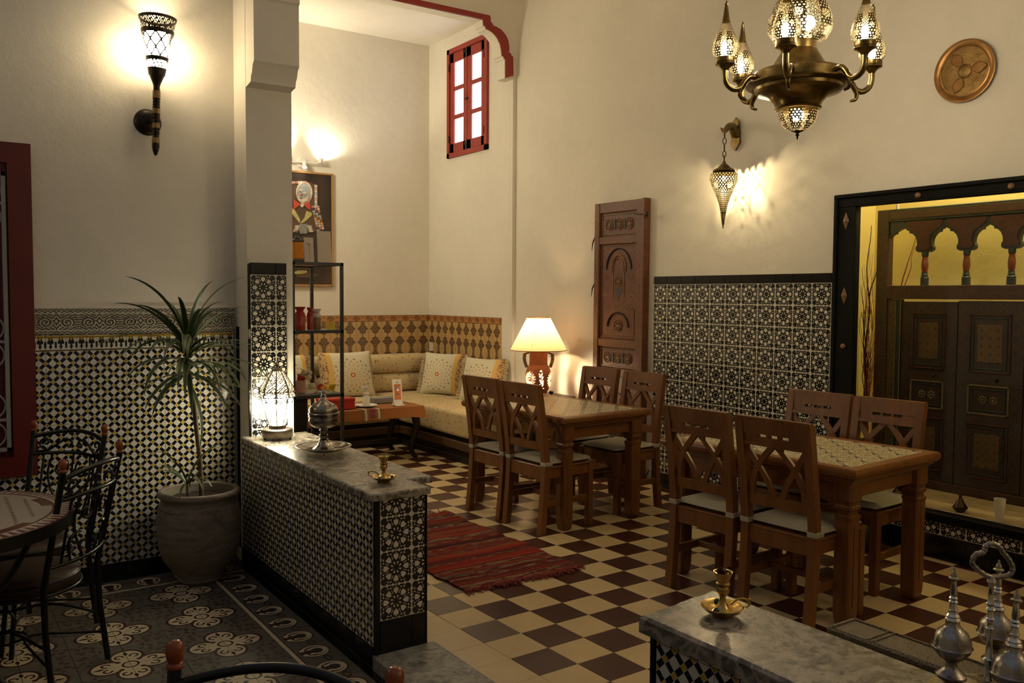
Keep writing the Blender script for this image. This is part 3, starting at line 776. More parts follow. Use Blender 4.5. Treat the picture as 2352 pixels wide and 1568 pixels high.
for r in range(4):
    z = 0.145+0.073+0.1468*r
    if r < 3: me1, me2 = TS, TSH
    else: me1 = tile_mesh('star_tile', -0.0742, 0.0742, -0.0742, 0.008, 0.004, M_STAR); me2 = tile_mesh('star_tile', -0.0742, -0.0092, -0.0742, 0.008, 0.004, M_STAR)
    tile('star_tile', lw, me1, (1.583+0.074, 3.307, z), W_Y, jit=0.002); tile('star_tile', lw, me2, (1.583+0.074+0.149, 3.307, z), W_Y)
K1 = tile_mesh('base_tile', -0.0742, 0.0742, -0.072, 0.072, 0.005, M_BLACKTILE); K2 = tile_mesh('base_tile', -0.0742, -0.0092, -0.072, 0.072, 0.005, M_BLACKTILE)
tile('base_tile', lw, K1, (1.657, 3.307, 0.071), W_Y); tile('base_tile', lw, K2, (1.806, 3.307, 0.071), W_Y)
E1 = tile_mesh('edge_strip', -0.012, 0.012, -0.108, 0.108, 0.007, M_BLACKTILE)
for k in range(3):
    tile('edge_strip', lw, E1, (1.569, 3.307, 0.112+0.219*k), W_Y); tile('edge_strip', lw, tile_mesh('edge_strip', -0.005, 0.005, -0.108, 0.108, 0.007, M_BLACKTILE), (1.802, 3.307, 0.112+0.219*k), W_Y)
def slab(poly, z0, z1, b=0.006):
    """stone slab with an eased top edge"""
    mb = MB(); n = len(poly); cx = sum(p[0] for p in poly)/n; cy_ = sum(p[1] for p in poly)/n
    vs = [(x, y, z0) for x, y in poly]+[(x, y, z1-b) for x, y in poly]+[(x-b*(1 if x > cx else -1), y-b*(1 if y > cy_ else -1), z1) for x, y in poly]
    fs = [tuple(range(n-1, -1, -1)), tuple(range(2*n, 3*n))]+[(i, (i+1) % n, n+(i+1) % n, n+i) for i in range(n)]+[(n+i, n+(i+1) % n, 2*n+(i+1) % n, 2*n+i) for i in range(n)]
    return mb.add(vs, fs)
part('marble_top', slab([(1.545, 3.283), (1.812, 3.280), (1.814, 3.481), (1.533, 3.481), (1.533, 3.30)], 0.665, 0.695), M_MARBLE, lw)
part('marble_top', slab([(1.533, 3.478), (1.928, 3.478), (1.926, YP+0.01), (1.533, YP+0.01)], 0.665, 0.695), M_MARBLE, lw)
lw2 = low_wall('wall_low_near', -1.5, 1.640, 'low mosaic tiled wall at the passage with veined grey marble top and candlestick')
for k in range(10):
    for r in range(3): tile('mosaic_tile', lw2, TD, (LW0+0.008, 1.620-0.1-0.2*k, 0.03+0.1+0.2*r), W_X, jit=0.003)
    tile('mosaic_tile', lw2, TDc, (LW0+0.008, 1.620-0.1-0.2*k, 0.73), W_X)
for k in range(3): tile('edge_strip', lw2, tile_mesh('edge_strip', -0.009, 0.009, -0.108, 0.108, 0.007, M_BLACKTILE), (LW0+0.008, 1.631, 0.112+0.219*k), W_X)
def rough_edge(p, n, amp):
    out = []
    for i in range(len(p)):
        a, b = p[i], p[(i+1) % len(p)]
        for k in range(n): out.append((lerp(a[0], b[0], k/n)+random.uniform(-amp, amp), lerp(a[1], b[1], k/n)+random.uniform(-amp, amp)))
    return out
part('marble_top', slab(rough_edge([(1.533, 1.655), (1.842, 1.685), (1.852, -1.5), (1.533, -1.5)], 10, 0.0035), 0.650, 0.695, 0.008), M_MARBLE, lw2)
# threshold slab
st = struct('floor_threshold', slab([(1.548, 3.303), (1.846, 3.308), (1.842, 1.64), (1.548, 1.64)], -0.058, 0.003, 0.004), M_SLAB, label='worn grey marble threshold slab in the passage')
part('riser', MB().box(1.553, 1.60, 1.64, 3.31, ZP, -0.03), M_BLACKTILE, st)

# --- right wall with the niche opening
NY1, NY0, NZ0, NZ1 = 3.46, 1.03, 0.278, 2.14
mb = MB()
mb.box(XR, XR+0.10, NY1, YA+0.1, -0.12, 5.0).box(XR, XR+0.10, -1.6, NY0, -0.12, 5.0).box(XR, XR+0.10, NY0, NY1, -0.12, NZ0-0.01).box(XR, XR+0.10, NY0, NY1, NZ1, 5.0)
wr = struct('wall_right', mb, M_PLASTER, label='warm white plaster wall with star tile panel and niche')
part('tile_bed', MB().box(XR-0.008, XR+0.01, 3.508, 5.164, 0.0, 1.682), M_GROUT, wr)
CAP2 = tile_mesh('cap_tile', -0.0742, 0.0742, -0.030, 0.030, 0.007, M_BLACKTILE); BASE2 = tile_mesh('base_tile', -0.0742, 0.0742, -0.058, 0.058, 0.007, M_BLACKTILE)
for k in range(11):
    y = 5.161-0.075-0.15*k
    for r in range(10): tile('star_tile', wr, TS, (XR-0.010, y, 1.618-0.075-0.15*r), W_X, jit=0.003)
    tile('cap_tile', wr, CAP2, (XR-0.010, y, 1.650), W_X); tile('base_tile', wr, BASE2, (XR-0.010, y, 0.059), W_X)
# tiles under the niche sill: black base, a cut row of star tiles
part('tile_bed', MB().box(XR-0.008, XR+0.01, NY0, 3.508, 0.0, 0.232), M_GROUT_D, wr)
TS_c = tile_mesh('star_tile', -0.0742, 0.0742, -0.0742, -0.005, 0.004, M_STAR)
for k in range(15):
    y = 3.49-0.075-0.15*k
    tile('base_tile', wr, tile_mesh('base_tile', -0.0742, 0.0742, -0.0705, 0.0705, 0.006, M_BLACKTILE), (XR-0.010, y, 0.072), W_X)
    tile('star_tile', wr, TS_c, (XR-0.010, y, 0.145+0.0742), W_X)

# --- niche room behind the wall
mb = MB(); mb.box(5.78, 5.88, 0.9, 3.85, 0.1, 2.75); wn = struct('wall_niche', mb, M_NICHE, label='yellow plaster back wall of the niche')
struct('wall_niche_left', MB().box(5.0, 5.88, 3.80, 3.90, 0.1, 2.75), M_NICHE); struct('wall_niche_right', MB().box(5.0, 5.88, 0.85, 0.95, 0.1, 2.75), M_NICHE)
struct('ceiling_niche', MB().box(4.99, 5.88, 0.85, 3.90, 2.65, 2.75), M_NICHE)
sill = struct('floor_niche', MB().box(XR-0.012, 5.80, 0.95, 3.82, 0.20, NZ0-0.004), M_GROUT, label='beige stone floor of the raised niche')
for a in range(3):
    for b in range(7): tile('sill_tile', sill, tile_mesh('sill_tile', -0.148, 0.148, -0.198, 0.198, 0.0, M_SILLSTONE, 0.001), (4.975+0.15+0.3*a-0.02, 3.6-0.4*b-0.2, NZ0))

# --- alcove beyond the arch
wb = struct('wall_back', MB().box(1.75, 5.05, YF, YF+0.2, -0.12, 4.55), M_PLASTER, label='cream plaster back wall of the seating alcove')
mb = MB(); WY0, WY1, WZ0, WZ1 = 7.585, 8.395, 3.015, 4.18
mb.box(XA, XA+0.2, YA+0.05, WY0, -0.12, 4.55).box(XA, XA+0.2, WY1, YF+0.05, -0.12, 4.55).box(XA, XA+0.2, WY0, WY1, -0.12, WZ0).box(XA, XA+0.2, WY0, WY1, WZ1, 4.55)
wa = struct('wall_alcove', mb, M_PLASTER, label='cream plaster side wall of the alcove with a high window')
struct('ceiling_alcove', MB().box(1.75, 5.05, YA+0.1, YF+0.1, 4.335, 4.55), M_CEIL)
struct('wall_alcove_left', MB().box(1.65, 1.85, YL+0.2, YF+0.1, -0.12, 5.0), M_PLASTER)
TDm = tile_mesh('damask_tile', -0.0742, 0.0742, -0.0742, 0.0742, 0.003, M_DAMASK); TDb = tile_mesh('damask_border_tile', -0.0742, 0.0742, -0.034, 0.034, 0.004, M_DAMASK_B)
for k in range(14):
    x = XA-0.006-0.075-0.15*k
    for r in range(5): tile('damask_tile', wb, TDm, (x, YF-0.006, 1.228-0.075-0.15*r), W_Y, rz=PI*(r % 2))
    tile('damask_border_tile', wb, TDb, (x, YF-0.006, 1.264), W_Y)
for k in range(10):
    y = YF-0.012-0.075-0.15*k
    for r in range(5): tile('damask_tile', wa, TDm, (XA-0.006, y, 1.228-0.075-0.15*r), W_X, rz=PI*(r % 2))
    tile('damask_border_tile', wa, TDb, (XA-0.006, y, 1.264), W_X)
part('tile_bed', MB().box(2.75, XA, YF-0.004, YF+0.01, 0.40, 1.298), M_GROUT, wb); part('tile_bed', MB().box(XA-0.004, XA+0.01, 7.33, YF, 0.40, 1.298), M_GROUT, wa)
part('skirting', MB().box(2.0, XA, YF-0.012, YF, 0.0, 0.1), M_BLACKTILE, wb)

# --- arch wall with its red band
outer = [(-3.0, -170), (0, 190), (360, 275), (378, 300), (380, 385), (412, 415), (425, 455), (480, 475), (560, 520), (620, 585), (672, 660), (700, 740), (715, 850), (712, 940), (748, 965), (750, 998), (782, 1015), (790, 1355)]
inner = [(-3.0, -75), (0, 285), (240, 345), (247, 400), (252, 455), (285, 470), (297, 515), (345, 535), (400, 570), (458, 625), (505, 690), (548, 780), (575, 900), (582, 1000), (610, 1010), (622, 1050), (645, 1068), (648, 1398)]
def apt(q): p = ony(1080+q[0]/7.84, q[1]/7.84, YA-0.02); return (float(p[0]), float(p[2]))
OU = [apt(q) for q in outer[1:]]; IN = [apt(q) for q in inner[1:]]
XM = 3.36; ZT = 0.5*(OU[0][1]+OU[1][1]); ZI = 0.5*(IN[0][1]+IN[1][1])
OU = [(XM, ZT+0.0)]+OU[1:]; IN = [(XM, ZI)]+IN[1:]
OU[1] = (OU[1][0], ZT); IN[1] = (IN[1][0], ZI)
OUT = [(2*XM-x, z) for x, z in reversed(OU)][:-1]+OU; INN = [(2*XM-x, z) for x, z in reversed(IN)][:-1]+IN
XJ = IN[-1][0]-0.004
XK = XA+0.001; INW = [(2*XM-XK, -0.12), (2*XM-XK, INN[0][1]-0.001), (2*XM-XJ, INN[0][1])]+[(x-0.002 if x > XM else x+0.002, z) for x, z in INN[1:-1]]+[(XJ, INN[-1][1]), (XK, INN[-1][1]-0.001), (XK, -0.12)]
mb = MB(); topo = [(x, 5.0) for x, z in INW]
topo[0] = (1.75, -0.12); topo[1] = (1.75, 5.0); topo[-1] = (5.0, -0.12); topo[-2] = (5.0, 5.0)
mb.strip(INW, topo, YA, YA+0.14, 'y'); arch = struct('wall_arch', mb, M_PLASTER, label='white plaster arch wall in front of the seating alcove')
tr = struct('trim_1', MB().strip(INN, OUT, YA-0.012, YA+0.01, 'y'), M_REDTRIM, label='red painted band along the arch edge')
# soft cove where the arch wall meets the side wall
def cove(u, v):
    z = lerp(3.74, 5.0, v); r = 0.004+0.26*((z-3.74)/0.72)**1.35; t = u*PI/2
    return (XR+0.002-r+r*math.cos(t), YA+0.002-r+r*math.sin(t), z)
part('cove', MB().grid(cove, 10, 24), M_PLASTER, arch, 60)

# --- high window in the alcove
win = struct('window_1', MB().box(XA-0.028, XA+0.05, WY0, WY1, WZ0, WZ0+0.05).box(XA-0.028, XA+0.05, WY0, WY1, WZ1-0.05, WZ1).box(XA-0.028, XA+0.05, WY0, WY0+0.05, WZ0, WZ1).box(XA-0.028, XA+0.05, WY1-0.05, WY1, WZ0, WZ1), M_REDTRIM, label='small red framed casement window with six pale panes')
M_PANE = Mat('daylit_pane', 0.3); M_PANE.color((0.8, 0.85, 0.9)); M_PANE.emit((0.86, 0.93, 1.0), L_WINDOW)
ym = (WY0+WY1)/2
for s_, (a, b) in enumerate(((ym+0.004, WY1-0.052), (WY0+0.052, ym-0.004))):
    mb = MB(); zz = [WZ0+0.052, WZ1-0.052]; t = 0.075
    mb.cbox(XA-0.014, XA+0.025, a, a+t, zz[0], zz[1], 0.004).cbox(XA-0.014, XA+0.025, b-t, b, zz[0], zz[1], 0.004)
    hh = (zz[1]-zz[0]); z0 = zz[0]+0.10; z1 = zz[1]-0.10; bar = 0.045; ph = (z1-z0-2*bar)/3
    mb.cbox(XA-0.014, XA+0.025, a, b, zz[0], z0, 0.004).cbox(XA-0.014, XA+0.025, a, b, z1, zz[1], 0.004)
    for k in (1, 2): mb.cbox(XA-0.010, XA+0.02, a+t-0.01, b-t+0.01, z0+ph*k+bar*(k-1), z0+ph*k+bar*k, 0.004)
    cs = part('casement', mb, M_REDTRIM, win)
    for k in range(3): part('pane', MB().box(XA+0.004, XA+0.008, a+t-0.005, b-t+0.005, z0+(ph+bar)*k-0.004, z0+(ph+bar)*k+ph+0.004), M_PANE, cs)
    for z in (WZ0+0.2, WZ1-0.2): part('hinge', MB().cbox(XA-0.034, XA-0.02, (a if s_ else b)-0.006, (a if s_ else b)+0.006, z-0.04, z+0.04, 0.002), M_IRON, win)
for z in (WZ0+0.10, WZ1-0.10):
    part('bolt', MB().cbox(XA-0.030, XA-0.012, ym-0.010, ym+0.010, z-0.05, z+0.05, 0.003).cbox(XA-0.045, XA-0.03, ym-0.006, ym+0.006, z-0.01, z+0.02, 0.003), M_BRASS, win)
part('latch', MB().cbox(XA-0.03, XA-0.012, ym-0.03, ym+0.03, (WZ0+WZ1)/2-0.008, (WZ0+WZ1)/2+0.008, 0.003), M_IRON, win)

# --- red patio window with grille
wd = struct('window_2', MB().box(-0.60, 0.505, YL-0.05, YL+0.02, 2.19, 2.295).box(-0.60, 0.505, YL-0.05, YL+0.02, 0.56, 0.665).box(0.395, 0.505, YL-0.05, YL+0.02, 0.665, 2.19).box(-0.60, -0.49, YL-0.05, YL+0.02, 0.665, 2.19), M_RED, label='red wooden patio window behind a grey scrolled iron grille')
part('shutter', MB().cbox(-0.49, 0.40, YL-0.022, YL+0.01, 0.66, 2.195, 0.003), M_RED, wd)
part('pane', MB().box(-0.40, 0.30, YL-0.026, YL-0.02, 0.80, 2.10), M_DARKGLASS, wd)
part('moulding', MB().cbox(0.36, 0.375, YL-0.038, YL-0.015, 0.665, 2.19, 0.004), M_RED, wd)
mb = MB(); gx = 0.385; gy = YL-0.058
mb.box(gx-0.020, gx, gy-0.006, gy+0.006, 0.70, 2.14).box(-0.45, gx, gy-0.006, gy+0.006, 2.12, 2.14).box(-0.45, gx, gy-0.006, gy+0.006, 0.70, 0.72)
for z in (1.985, 1.245, 1.205-0.0): pass
for z in (1.98, 1.27, 0.865): mb.box(-0.45, gx, gy-0.005, gy+0.005, z-0.007, z+0.007)
for zc in (2.05, 1.91, 1.34, 1.20, 0.94, 0.79): mb.tube([(gx-0.09+0.068*math.cos(a*2*PI/20), gy, zc+0.066*math.sin(a*2*PI/20)) for a in range(20)], 0.005, 6, closed=True)
part('grille', mb, M_GRILLE, wd, 40)

# --- rest of the shell
struct('ceiling', MB().box(1.57, 5.0, -1.6, YA+0.1, 5.0, 5.1), M_CEIL)
struct('wall_front', MB().box(1.57, 5.0, -1.7, -1.6, -0.12, 5.0), M_PLASTER)
struct('wall_header', MB().box(1.577, 1.838, -1.6, YP-0.19, 3.55, 5.0), M_PLASTER)
struct('wall_patio_front', MB().box(-3.0, 1.57, -3.1, -3.0, -0.3, 5.0), M_PLASTER)
struct('wall_patio_side', MB().box(-3.1, -3.0, -3.1, YL+0.2, -0.3, 5.0), M_PLASTER)
# ------------------------------------------------------------------ dining tables and chairs
def set_uv(me, uvs):
    lay = me.uv_layers.new(name='UVMap')
    for l in me.loops: lay.data[l.index].uv = uvs[l.vertex_index]
def oct_leg(mb, cx, cy, h=0.625):
    w_ = 0.043; b = 0.010
    def ring(r, z):
        q = r-b; return [(cx+a, cy+d, z) for a, d in ((-q, -r), (q, -r), (r, -q), (r, q), (q, r), (-q, r), (-r, q), (-r, -q))]
    prof = [(0.028, 0.0), (0.036, 0.012), (0.041, 0.04), (w_, 0.08), (w_, 0.50), (0.043, 0.505), (0.047, 0.512), (0.047, 0.522), (0.037, 0.528), (0.037, 0.545), (0.046, 0.552), (0.046, 0.566), (0.041, 0.572), (0.041, 0.585), (0.048, 0.592), (0.048, h)]
    vs = []; fs = []
    for r, z in prof: vs += ring(r, z)
    for k in range(len(prof)-1):
        for i in range(8): fs.append((k*8+i, k*8+(i+1) % 8, (k+1)*8+(i+1) % 8, (k+1)*8+i))
    fs.append(tuple(range(7, -1, -1))); mb.add(vs, fs)
    for sx, sy in ((1, 0), (-1, 0), (0, 1), (0, -1)):       # raised flute on each face
        if sx: mb.box(cx+sx*w_-0.003*(sx < 0), cx+sx*w_+0.003*(sx > 0), cy-0.014, cy+0.014, 0.10, 0.48)
        else: mb.box(cx-0.014, cx+0.014, cy+sy*w_-0.003*(sy < 0), cy+sy*w_+0.003*(sy > 0), 0.10, 0.48)
def dining_table(label, loc, rz):
    t = thing('dining_table', label, 'table', xf(loc, rz), 'dining tables')
    W, L, H = 0.395, 0.575, 0.75
    # rounded wooden rim built as four mitred bars
    prof = [(0.0, H-0.006), (-0.004, H), (-0.055, H), (-0.055, H-0.045), (-0.01, H-0.045), (0.0, H-0.036), (0.004, H-0.02)]
    mb = MB(); cor = [(1, 1), (-1, 1), (-1, -1), (1, -1)]; vs = []; n = len(prof)
    for sx, sy in cor:
        for d, z in prof: vs.append((sx*(W+d), sy*(L+d), z))
    fs = [(a*n+i, ((a+1) % 4)*n+i, ((a+1) % 4)*n+(i+1) % n, a*n+(i+1) % n) for a in range(4) for i in range(n)]
    mb.add(vs, fs); part('table_rim', mb, M_WOOD_TOP, t, 35)
    part('tabletop', MB().box(-W+0.052, W-0.052, -L+0.052, L-0.052, H-0.03, H-0.001), M_TPRINT, t)
    part('moulding', MB().cbox(-W+0.02, W-0.02, -L+0.02, L-0.02, H-0.062, H-0.045, 0.006).cbox(-W+0.035, W-0.035, -L+0.035, L-0.035, H-0.078, H-0.060, 0.005), M_WOOD_TOP, t)
    lx, ly = W-0.085, L-0.085
    for sy in (-1, 1):
        part('apron', MB().cbox(-lx, lx, sy*ly-0.011, sy*ly+0.011, H-0.155, H-0.075, 0.003), M_WOOD_TOP, t)
    for sx in (-1, 1):
        part('apron', MB().cbox(sx*lx-0.011, sx*lx+0.011, -ly, ly, H-0.155, H-0.075, 0.003), M_WOOD_TOP, t)
    mb = MB(); oct_leg(mb, 0, 0, H-0.075); me = mb.mesh('leg', M_WOOD, 30)
    for sx in (-1, 1):
        for sy in (-1, 1): link('leg', me, t, Matrix.Translation((sx*lx, sy*ly, 0)))
    for sx in (-1, 1):            # small curved brackets beside the legs
        for sy in (-1, 1):
            q = [(0, 0), (0.12, 0), (0.10, -0.02), (0.06, -0.03), (0.04, -0.06), (0, -0.065)]
            part('bracket', MB().prism([(sy*(ly-0.035-y), H-0.153+z) for y, z in q], sx*lx-0.009, sx*lx+0.009, 'x'), M_WOOD, t)
    return t
tabL = dining_table('wooden dining table with printed mosaic top beside the table lamp', (3.73, 4.955, 0), 0.055)
tabR = dining_table('wooden dining table with printed mosaic top beside the yellow niche', (3.795, 2.93, 0), 0.075)

def bx_(z): return -0.19-0.072*max(0, (z-0.44)/0.52)**1.25 if z > 0.44 else -0.19-0.035*((0.44-z)/0.44)**1.5
def make_chair(label, M, group):
    t = thing('dining_chair', label, 'chair', M, group)
    zs = [0, 0.12, 0.24, 0.36, 0.44, 0.55, 0.65, 0.75, 0.85, 0.955]
    for s in (-1, 1):
        A = [(bx_(z)-0.021, z) for z in zs]; B = [(bx_(z)+0.021, z) for z in zs]
        mb = MB().strip(A, B, s*0.183-0.021, s*0.183+0.021, 'y'); part('back_leg', mb, M_WOOD, t)
        part('front_leg', MB().cbox(0.165, 0.207, s*0.183-0.021, s*0.183+0.021, 0, 0.435, 0.003), M_WOOD, t)
        part('side_rail', MB().cbox(-0.185, 0.17, s*0.183-0.012, s*0.183+0.012, 0.355, 0.425, 0.003), M_WOOD, t)
        part('stretcher', MB().cbox(-0.20, 0.17, s*0.183-0.011, s*0.183+0.011, 0.175, 0.215, 0.003), M_WOOD, t)
    part('front_rail', MB().cbox(0.175, 0.20, -0.165, 0.165, 0.355, 0.425, 0.003), M_WOOD, t)
    part('back_rail', MB().cbox(-0.202, -0.178, -0.165, 0.165, 0.345, 0.425, 0.003), M_WOOD, t)
    part('cross_stretcher', MB().cbox(-0.02, 0.005, -0.175, 0.175, 0.18, 0.21, 0.003), M_WOOD, t)
    # head rail with three slots, leaning with the posts
    mb = MB()
    def bar(y0, y1, z0, z1, th=0.013, off=0.0):
        mb.strip([(bx_(z0)-th+off, z0), (bx_(z1)-th+off, z1)], [(bx_(z0)+th+off, z0), (bx_(z1)+th+off, z1)], y0, y1, 'y')
    bar(-0.165, 0.165, 0.842, 0.868); bar(-0.2, 0.2, 0.884, 0.962, 0.017)
    xs = [-0.165, -0.092, -0.042, -0.024, 0.026, 0.044, 0.094, 0.165]
    for a, b in ((-0.165, -0.085), (-0.037, -0.024), (0.024, 0.037), (0.085, 0.165)): bar(a, b, 0.866, 0.886)
    bar(-0.165, 0.165, 0.826, 0.843, 0.018)
    part('head_rail', mb, M_WOOD, t)
    mb = MB(); bar(-0.165, 0.165, 0.535, 0.585, 0.012); part('lower_back_rail', mb, M_WOOD, t)
    def slat(pts, th):
        out = smooth_path([(y, z, 0) for y, z in pts], 7); A = []; B = []
        for k, p in enumerate(out):
            q = out[min(k+1, len(out)-1)]-out[max(k-1, 0)]; nn = Vector((-q.y, q.x, 0)).normalized()*0.0135
            A.append((p.x+nn.x, p.y+nn.y)); B.append((p.x-nn.x, p.y-nn.y))
        m2 = MB(); n = len(A); vs = []
        for off in (-th, th):
            for L_ in (A, B): vs += [(bx_(z)+off, y, z) for y, z in L_]
        fs = []
        for i in range(n-1): fs += [(i, i+1, n+i+1, n+i), (2*n+i, 3*n+i, 3*n+i+1, 2*n+i+1), (i, 2*n+i, 2*n+i+1, i+1), (n+i, n+i+1, 3*n+i+1, 3*n+i)]
        m2.add(vs, fs); return m2
    for s in (-1, 1):
        part('back_slat', slat([(s*0.168, 0.832), (s*0.115, 0.75), (s*0.055, 0.66), (s*0.018, 0.575)], 0.007), M_WOOD, t)
        part('back_slat', slat([(s*0.004, 0.838), (s*0.055, 0.785), (s*0.108, 0.715), (s*0.138, 0.640), (s*0.142, 0.575)], 0.009), M_WOOD, t)
    part('seat_board', MB().cbox(-0.205, 0.215, -0.205, 0.205, 0.42, 0.434, 0.003), M_WOOD, t)
    def pad(u, v, top):
        x = (u-0.5)*2; y = (v-0.5)*2; e = max(abs(x), abs(y)); k = max(0.0, 1-e**6)**0.5
        return (0.012+x*0.202*(1-0.02*y*y), y*0.204*(1-0.03*x*x), 0.452+(0.020 if top else -0.019)*k)
    mb = MB().grid(lambda u, v: pad(u, v, True), 14, 14).grid(lambda u, v: pad(u, v, False), 14, 14)
    cu = part('cushion', mb, M_CUSH, t, 60)
    for s in (-1, 1):
        part('strap', MB().cbox(-0.216, -0.150, s*0.183-0.0255, s*0.183+0.0255, 0.438, 0.464, 0.003), M_CUSH, cu)
    return t
GC = 'dining chairs round the tables'
ch = make_chair('wooden lattice-back chair at the lamp table, its back toward the rug, nearer the alcove', xf((3.460, 5.10, 0), 0.05), GC)
dup(ch, xf((3.462, 4.63, 0), 0.06), 'wooden lattice-back chair at the lamp table, its back toward the rug, farther from the alcove')
dup(ch, xf((4.175, 5.26, 0), PI+0.03), 'wooden lattice-back chair between lamp table and wall, next to the glowing table lamp')
dup(ch, xf((4.180, 4.76, 0), PI+0.05), 'wooden lattice-back chair between lamp table and the carved wooden panel')
dup(ch, xf((3.475, 3.10, 0), 0.07), 'wooden chair at the niche table, back to the low wall, nearer the star tile panel')
dup(ch, xf((3.505, 2.645, 0), 0.07), 'wooden chair at the niche table, its back to the low wall, nearer the brass candlestick')
dup(ch, xf((4.165, 3.215, 0), PI+0.09), 'wooden lattice-back chair behind the niche table in front of the star tile panel')
dup(ch, xf((4.185, 2.785, 0), PI+0.07), 'wooden lattice-back chair behind the niche table in front of the curly twigs')

# ------------------------------------------------------------------ rug
RX0, RX1, RY0, RY1 = 2.275, 3.04, 3.77, 5.25
rug = thing('rug', 'red striped woven rug with fringe lying on the chequered floor', 'rug', xf(((RX0+RX1)/2, (RY0+RY1)/2, 0.002), 0.01))
def rugf(u, v):
    x = (u-0.5)*(RX1-RX0); y = (v-0.5)*(RY1-RY0)
    return (x+0.008*math.sin(v*23)+0.006*math.sin(v*61), y+0.008*math.sin(u*7), 0.007+0.003*math.sin(u*9+v*7)*math.sin(v*13)+0.02*max(0, u-0.9)*max(0, v-0.9)*60)
mb = MB().grid(rugf, 20, 44); mb.grid(lambda u, v: (rugf(u, v)[0], rugf(u, v)[1], 0.0008), 20, 44)
part('weave', mb, M_RUG, rug, 60)
mb = MB()
for k in range(120):
    u = k/119; x, y, z = rugf(u, 0); L_ = random.uniform(0.03, 0.065); sw = random.uniform(-0.03, 0.03)
    mb.tube([(x, y+0.005, 0.005), (x+sw*0.5, y-L_*0.5, 0.008), (x+sw+random.uniform(-.01, .01), y-L_, 0.004)], [0.004, 0.0035, 0.002], 5)
for k in range(60):
    u = random.random(); x, y, z = rugf(u, 1); L_ = random.uniform(0.015, 0.035)
    mb.tube([(x, y-0.005, 0.006), (x+random.uniform(-.01, .01), y+L_, 0.006+0.03*(u > 0.9))], [0.004, 0.002], 5)
part('fringe', mb, M_RUGF, rug, 60)['kind'] = 'stuff'

# ------------------------------------------------------------------ sofa in the alcove
def puff(x0, x1, y0, y1, z0, z1, r=0.03, n=4, sag=0.0):
    """upholstered block with rounded edges"""
    mb = MB(); cx, cy_, cz = (x0+x1)/2, (y0+y1)/2, (z0+z1)/2; hx, hy, hz = (x1-x0)/2, (y1-y0)/2, (z1-z0)/2
    N = 10
    def face(fn): mb.grid(fn, N, N)
    def rnd(p):
        q = []
        for k, h in zip(p, (hx, hy, hz)): q.append(max(-(h-r), min(h-r, k*h)))
        d = Vector((p[0]*hx-q[0], p[1]*hy-q[1], p[2]*hz-q[2])); L_ = d.length
        if L_ > 1e-9: d = d*(r/L_) if L_ > 1e-9 else d
        return (cx+q[0]+d.x, cy_+q[1]+d.y, cz+q[2]+d.z)
    def m(t):                     # concentrate samples near the edges
        s = (t-0.5)*2; return math.copysign(abs(s)**0.45, s) if abs(s) > 1e-6 else 0.0
    for a in (-1, 1):
        face(lambda u, v: rnd((m(u), m(v), a))); face(lambda u, v: rnd((m(u), a, m(v)))); face(lambda u, v: rnd((a, m(u), m(v))))
    return mb
sofa = thing('corner_sofa', 'low corner sofa with flowered cream upholstery on a dark striped base', 'sofa', xf((4.4, 8.3, 0)))
Mi = Matrix.Translation((-4.4, -8.3, 0))
def spart(name, mb, mat, sm=None): return part(name, mb, mat, sofa, sm, Mi)
M_BASESTRIPE = wood('sofa_base_wood', (0.06, 0.03, 0.012), (0.10, 0.05, 0.02), 0.5, 'y')
spart('base', MB().box(4.06, 4.85, 6.62, 8.82, 0.03, 0.24).box(2.3, 4.1, 7.98, 8.82, 0.03, 0.24), M_DARKWOOD)
spart('base_moulding', MB().cbox(4.035, 4.08, 6.60, 8.0, 0.115, 0.195, 0.008).cbox(2.3, 4.08, 7.955, 8.0, 0.115, 0.195, 0.008), M_BASESTRIPE)
spart('plinth', MB().cbox(4.045, 4.08, 6.60, 8.0, 0.0, 0.06, 0.004).cbox(2.3, 4.08, 7.965, 8.0, 0.0, 0.06, 0.004), M_DARKWOOD)
spart('seat_mattress', puff(4.02, 4.845, 6.60, 8.0, 0.235, 0.465, 0.035), M_SOFA, 60)
spart('seat_mattress', puff(4.02, 4.845, 8.003, 8.82, 0.235, 0.465, 0.035), M_SOFA, 60)
spart('seat_mattress', puff(2.35, 4.017, 7.945, 8.82, 0.235, 0.465, 0.035), M_SOFA, 60)
GB = 'back bolsters'
for z0, z1 in ((0.466, 0.672), (0.668, 0.872)):
    spart('bolster', puff(4.00, 4.74, 8.56, 8.82, z0, z1, 0.075), M_SOFA, 60); spart('bolster', puff(2.5, 3.98, 8.58, 8.82, z0, z1, 0.075), M_SOFA, 60)
def pillow(w_, h_, d_, flip=False):
    mb = MB(); uv = []; N = 22
    for s in (-1, 1):
        for j in range(N+1):
            for i in range(N+1):
                x = i/N*2-1; y = j/N*2-1
                px = x*(w_/2)*(1-0.06*(1-y*y)*abs(x)); pz = y*(h_/2)*(1-0.06*(1-x*x)*abs(y))
                k = (max(0, 1-x*x)*max(0, 1-y*y))**0.45
                uv.append((i/N if not flip else 1-i/N, j/N)); mb.v.append((px, s*d_/2*k, pz+h_/2))
        o = (0 if s < 0 else (N+1)**2)
        for j in range(N):
            for i in range(N):
                f = (o+j*(N+1)+i, o+j*(N+1)+i+1, o+(j+1)*(N+1)+i+1, o+(j+1)*(N+1)+i); mb.f.append(f if s < 0 else tuple(reversed(f))); mb.mi.append(0)
    me = mb.mesh('pillow', M_CUSHION, fix=False); set_uv(me, uv); me.shade_smooth(); return me
PIL = pillow(0.50, 0.46, 0.17); PILF = pillow(0.56, 0.46, 0.17, True)
